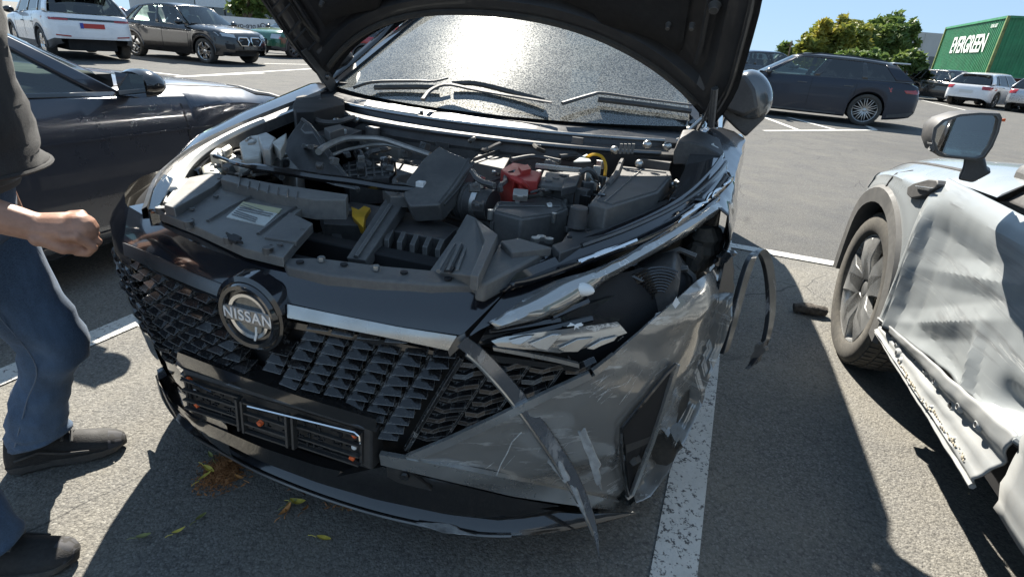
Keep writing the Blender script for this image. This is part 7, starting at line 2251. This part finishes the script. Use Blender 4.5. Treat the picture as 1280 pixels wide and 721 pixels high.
for nm, hip, kn, an, sd in (('L', V_(-1.28, 1.195, .84), V_(-1.272, 1.30, .41), V_(-1.405, 1.285, .125), 2), ('R', V_(-1.27, 1.0, .84), V_(-1.25, .92, .49), V_(-1.235, .90, .125), 8)):
    mid = hip.lerp(kn, .5); sh_ = kn.lerp(an, .45)
    o = garment('jeans_leg', DENIM, [(hip + Vector((0, 0, .06)), Xx * .105, Yy * .098), (mid, Xx * .092, Yy * .088), (kn + Vector((.012, 0, 0)), Xx * .082, Yy * .078), (sh_, Vector((.076, 0, .02)), Yy * .072), (an + Vector((.03, 0, .02)), Vector((.078, 0, .02)), Yy * .072), (an + Vector((.028, 0, -.025)), Vector((.082, 0, .022)), Yy * .074)], .010, 11, sd)
    MB().tube(smoothpath([p + Vector((.02, -r_, 0)) for p, r_ in ((hip, .095), (mid, .091), (kn, .080), (sh_, .074), (an, .074))], 24), .0018, 5).build('jeans_seam', mat('seam_thread', (.16, .20, .26), .8) if sd == 2 else bpy.data.materials['seam_thread'], o)
MB().tube([V_(-1.27, 1.10, .925) + Xx * .157 * cos(a) + Yy * .18 * sin(a) for a in [2*pi*k/40 for k in range(41)]], .016, 6, sq=1.2).build('belt', MT['plastic'], MAN)
MB().ribbon([V_(-1.108, 1.03, .935), V_(-1.103, 1.02, .90), V_(-1.113, 1.02, .87)], Vector((.004, .010, 0)), Vector((.003, 0, 0))).build('belt_clip', MT['darksatin'], MAN, bevel=.002)
def shoe(heel, toe, side):
    d = (toe - heel); L_ = d.length; d.normalize(); s_ = Vector((-d.y, d.x, 0))
    st = [(0, .030, .08, .030, .03), (.03, .039, .115, .036, .01), (.12, .043, .125, .040, .006), (.24, .045, .125, .039, .006), (.36, .046, .118, .040, .008), (.5, .050, .098, .046, .006), (.66, .053, .082, .050, .006), (.80, .052, .072, .049, .008), (.91, .044, .062, .040, .014), (.98, .027, .048, .023, .022), (1.0, .010, .038, .008, .028)]
    rings, sole = [], []
    for t, w, top, wb, z0 in st:
        c = heel + d * (t * L_) + s_ * (.006 * sin(pi * t)) * side
        ring = []
        for k in range(16):
            a = 2 * pi * k / 16
            x = w * cos(a); zz = .03 + (top - .03) * max(0, sin(a)) ** .8 if sin(a) >= 0 else .03 + sin(a) * .018
            if sin(a) > 0: x *= (1 - .45 * sin(a) ** 2 * (1 if t < .5 else .6))
            ring.append(c + s_ * x + Vector((0, 0, zz)))
        rings.append(ring)
        sole.append([c + s_ * wb * 1.14 + Vector((0, 0, .034)), c + s_ * wb * 1.16 + Vector((0, 0, z0 + .006)), c + s_ * wb * 1.02 + Vector((0, 0, z0)), c - s_ * wb * 1.02 + Vector((0, 0, z0)), c - s_ * wb * 1.16 + Vector((0, 0, z0 + .006)), c - s_ * wb * 1.14 + Vector((0, 0, .034))])
    o = MB().loft(rings).build('shoe', SHOE, MAN, angle=60)
    MB().loft(sole).build('sole', SOLE, o, angle=35, bevel=.003)
    for k in range(4):
        t = .34 + .075 * k; c = heel + d * (t * L_) + Vector((0, 0, stab([(q[0], q[2]) for q in st], t) + .004))
        MB().tube([c - s_ * .030 - Vector((0, 0, .014)), c + Vector((0, 0, .003)), c + s_ * .030 - Vector((0, 0, .014))], .0045, 5).build('lace', MT['plastic'], o)
    MB().tube([heel + d * (q * L_) + s_ * (w_ * 1.0) * (-side) + Vector((0, 0, z_)) for q, w_, z_ in ((.10, .045, .06), (.3, .047, .075), (.5, .05, .055), (.7, .05, .045))], .004, 5).build('side_stripe', SOLE, o)
    MB().ribbon([heel - d * .004 + Vector((0, 0, .095)), heel - d * .012 + Vector((0, 0, .118)), heel + d * .006 + Vector((0, 0, .115))], s_ * .006, Vector((0, 0, .001))).build('heel_tab', MT['plastic'], o)
    tg_ = MB()
    tg_.ribbon([heel + d * (q * L_) + Vector((0, 0, z_)) for q, z_ in ((.20, .150), (.27, .143), (.36, .124), (.48, .105))], s_ * .022, Vector((0, 0, .004)))
    tg_.build('tongue', MT['seat'], o, bevel=.003)
    rws = []
    for q in (.86, .92, .97, .995):
        wq = tab([(k_[0], k_[1]) for k_ in st], q) + .001; zq = tab([(k_[0], k_[2]) for k_ in st], q) + .0015
        rws.append([heel + d * (q * L_) + s_ * (wq * cos(a)) * (1 if sin(a) < 0 else (1 - .6 * sin(a) ** 2)) + Vector((0, 0, .03 + (zq - .03) * sin(a) ** .8)) for a in [pi * k_ / 10 for k_ in range(11)]])
    MB().grid(rws).build('toe_cap', MT['seat'], o)
    return o
g2 = lambda x, y: Vector(gp(x, y)) - O_
shoe(g2(14, 588), g2(160, 556), 1)
hR = g2(100, 702); shoe(hR - Vector((.280, .045, 0)), hR, -1)
# ================================================================ leaves, litter, stone on the asphalt
LF = [mat('dry_brown_leaf', (.34, .15, .05), .7, var=(60, .4)), mat('yellow_leaf', (.62, .50, .08), .6, var=(50, .3)), mat('orange_leaf', (.60, .27, .08), .65, var=(50, .35)), mat('olive_leaf', (.24, .25, .08), .6, var=(50, .3))]
def leaf_mesh(L_, w, curl, seed):
    rr = random.Random(seed); mb = MB(); rows = []
    for i in range(9):
        t = i / 8; ww = w * sin(pi * min(1, t * .92 + .04)) ** .8
        z = curl * (t - .5) ** 2 * 4 * L_ * .25 + .004
        rows.append([Vector(((t - .5) * L_, u * ww, z + abs(u) * ww * .5 + rr.uniform(0, .001))) for u in (-1, -.5, 0, .5, 1)])
    mb.grid(rows)
    mb.tube([Vector((-.5 * L_, 0, z)) for z in (.004,)] + [Vector((-.5 * L_ - .012, .002, .006)), Vector((-.5 * L_ - .022, .001, .004))], .0012, 4)
    return mb
lv = [(365, 631, 3, 40, .034), (374, 631, 1, -10, .05), (361, 638, 2, 100, .04), (359, 641, 2, 60, .045), (385, 614, 2, 150, .035), (399, 614, 2, 130, .04), (404, 676, 1, 5, .04), (397, 610, 0, 60, .03), (252, 650, 3, 80, .04), (226, 667, 1, 25, .035), (181, 673, 3, 20, .035), (262, 592, 1, -20, .04), (258, 602, 1, 60, .04), (287, 584, 2, 20, .03), (300, 604, 2, 160, .035), (300, 578, 2, 20, .034), (265, 575, 3, 140, .03), (382, 640, 0, 80, .03)]
names = ['small olive leaf lying beside the yellow leaf below the bumper', 'yellow leaf lying flat on the shaded asphalt, right of the brown litter pile', 'split orange leaf standing up, left half of a pair', 'split orange leaf lying against its twin', 'orange leaf on the small litter patch under the bumper', 'orange curled leaf at the right end of the small litter patch', 'yellow leaf lying alone nearest the bottom edge of the photo', 'brown leaf tip poking from the small litter patch', 'olive leaf lying alone below the litter pile', 'yellow leaf half way along the shadow edge of the car', 'dark olive leaf lying on the shadow line left of the others', 'yellow leaf on top of the brown litter pile', 'yellow leaf at the left foot of the brown litter pile', 'orange leaf in the middle of the brown litter pile', 'orange leaf at the lower right rim of the brown litter pile', 'orange leaf at the upper right rim of the brown litter pile', 'grey olive leaf at the top left rim of the brown litter pile', 'small brown leaf near the yellow leaf, right side']
for k, (x, y, ci, ang, ln) in enumerate(lv):
    o = leaf_mesh(ln, ln * .2, random.uniform(.2, 1.0), k).build('leaf', LF[ci])
    p = gp(x, y)
    zz = .016 if 254 < x < 305 and y < 610 else .006
    o.location = (p.x, p.y, zz); o.rotation_euler = (random.uniform(-.3, .3), random.uniform(-.3, .3), radians(ang))
    tag(o, names[k], 'leaf', 'fallen leaves on the asphalt')
def pile(px, py, rx, ry, n, seed, hgt, name):
    rr = random.Random(seed); mb = MB(); c = gp(px, py)
    for k in range(n):
        r = abs(rr.gauss(0, .55)); a = rr.uniform(0, 2 * pi)
        if r > 1.5: continue
        p = Vector((c.x + rx * r * cos(a), c.y + ry * r * sin(a), .004 + hgt * max(0, 1 - r) * rr.random()))
        d = Vector((rr.gauss(0, 1), rr.gauss(0, 1), rr.gauss(0, .25))).normalized(); w = d.cross(Vector((rr.gauss(0, .4), rr.gauss(0, .4), 1))).normalized()
        l_ = rr.uniform(.003, .011); ww = rr.uniform(.001, .0035)
        mb.add([p - d * l_, p + w * ww, p + d * l_, p - w * ww], [(0, 1, 2, 3)])
    return kind(mb.build(name, mat('brown_litter' + str(seed), (.34, .15, .055), .8, var=(400, .85)), None, smooth=False, weld=False), 'stuff')
pile(281, 589, .062, .078, 2600, 1, .028, 'leaf_litter')
pile(392, 608, .06, .03, 520, 2, .012, 'leaf_litter')
pile(430, 630, .05, .03, 120, 3, .006, 'leaf_litter')
tw = MB().tube(smoothpath([Vector(gp(430, 622)) + Vector((0, 0, .008)), Vector(gp(448, 634)) + Vector((0, 0, .012)), Vector(gp(466, 641)) + Vector((0, 0, .006)), Vector(gp(481, 647)) + Vector((0, 0, .006))], 12), .0022, 5)
tag(tw.build('twig', mat('dry_twig', (.30, .22, .10), .7)), 'thin dry yellowish twig lying under the front lip of the car', 'twig')
rr = random.Random(3)
tw = MB().tube(smoothpath([Vector(gp(428, 640)) + Vector((0, 0, .006)), Vector(gp(430, 632)) + Vector((0, 0, .012)), Vector(gp(433, 620)) + Vector((0, 0, .006))], 8), .0018, 5)
tag(tw.build('twig', bpy.data.materials['dry_twig']), 'short twig crossing the longer twig under the front lip', 'twig')
# dark weathered lump by the wheel of the pale suv
mb = MB(); c = gp(1004, 392)
rows = []
for i in range(12):
    t = i / 11; 
    ring = []
    for k in range(14):
        a = 2 * pi * k / 14
        r = (.030 + .008 * noise.noise(Vector((t * 4, cos(a) * 2, sin(a) * 2)))) * (.75 + .25 * sin(pi * t))
        q = Vector((-.085 + .17 * t, r * cos(a) * 1.1, max(.0, .03 + r * sin(a))))
        q += Vector((noise.noise(q * 40) * .005, noise.noise(q * 40 + Vector((3, 0, 0))) * .006, noise.noise(q * 40 + Vector((0, 5, 0))) * .006))
        ring.append(q)
    rows.append(ring)
st = mb.loft(rows).build('stone_lump', mat('weathered_stone', (.07, .06, .05), .9, var=(40, .6), bump=(90, .9, .006)), None, angle=60)
st.location = (c.x + .03, c.y, 0); st.rotation_euler = (0, 0, radians(-12))
tag(st, 'dark weathered lump lying behind the front wheel of the pale suv', 'stone')
# loose grit
rr = random.Random(8); mb = MB()
for k in range(900):
    p = Vector((rr.uniform(-1.6, 2.2), rr.uniform(.75, 3.2), .002)); s_ = rr.uniform(.001, .003)
    v = [p + Vector((rr.uniform(-1, 1) * s_, rr.uniform(-1, 1) * s_, rr.uniform(0, 1.4) * s_)) for _ in range(4)]
    mb.add(v, [(0, 1, 2), (0, 2, 3), (0, 3, 1), (1, 3, 2)])
kind(mb.build('grit', mat('grit', (.25, .23, .2), .8, var=(200, .5)), None, smooth=False, weld=False), 'stuff')
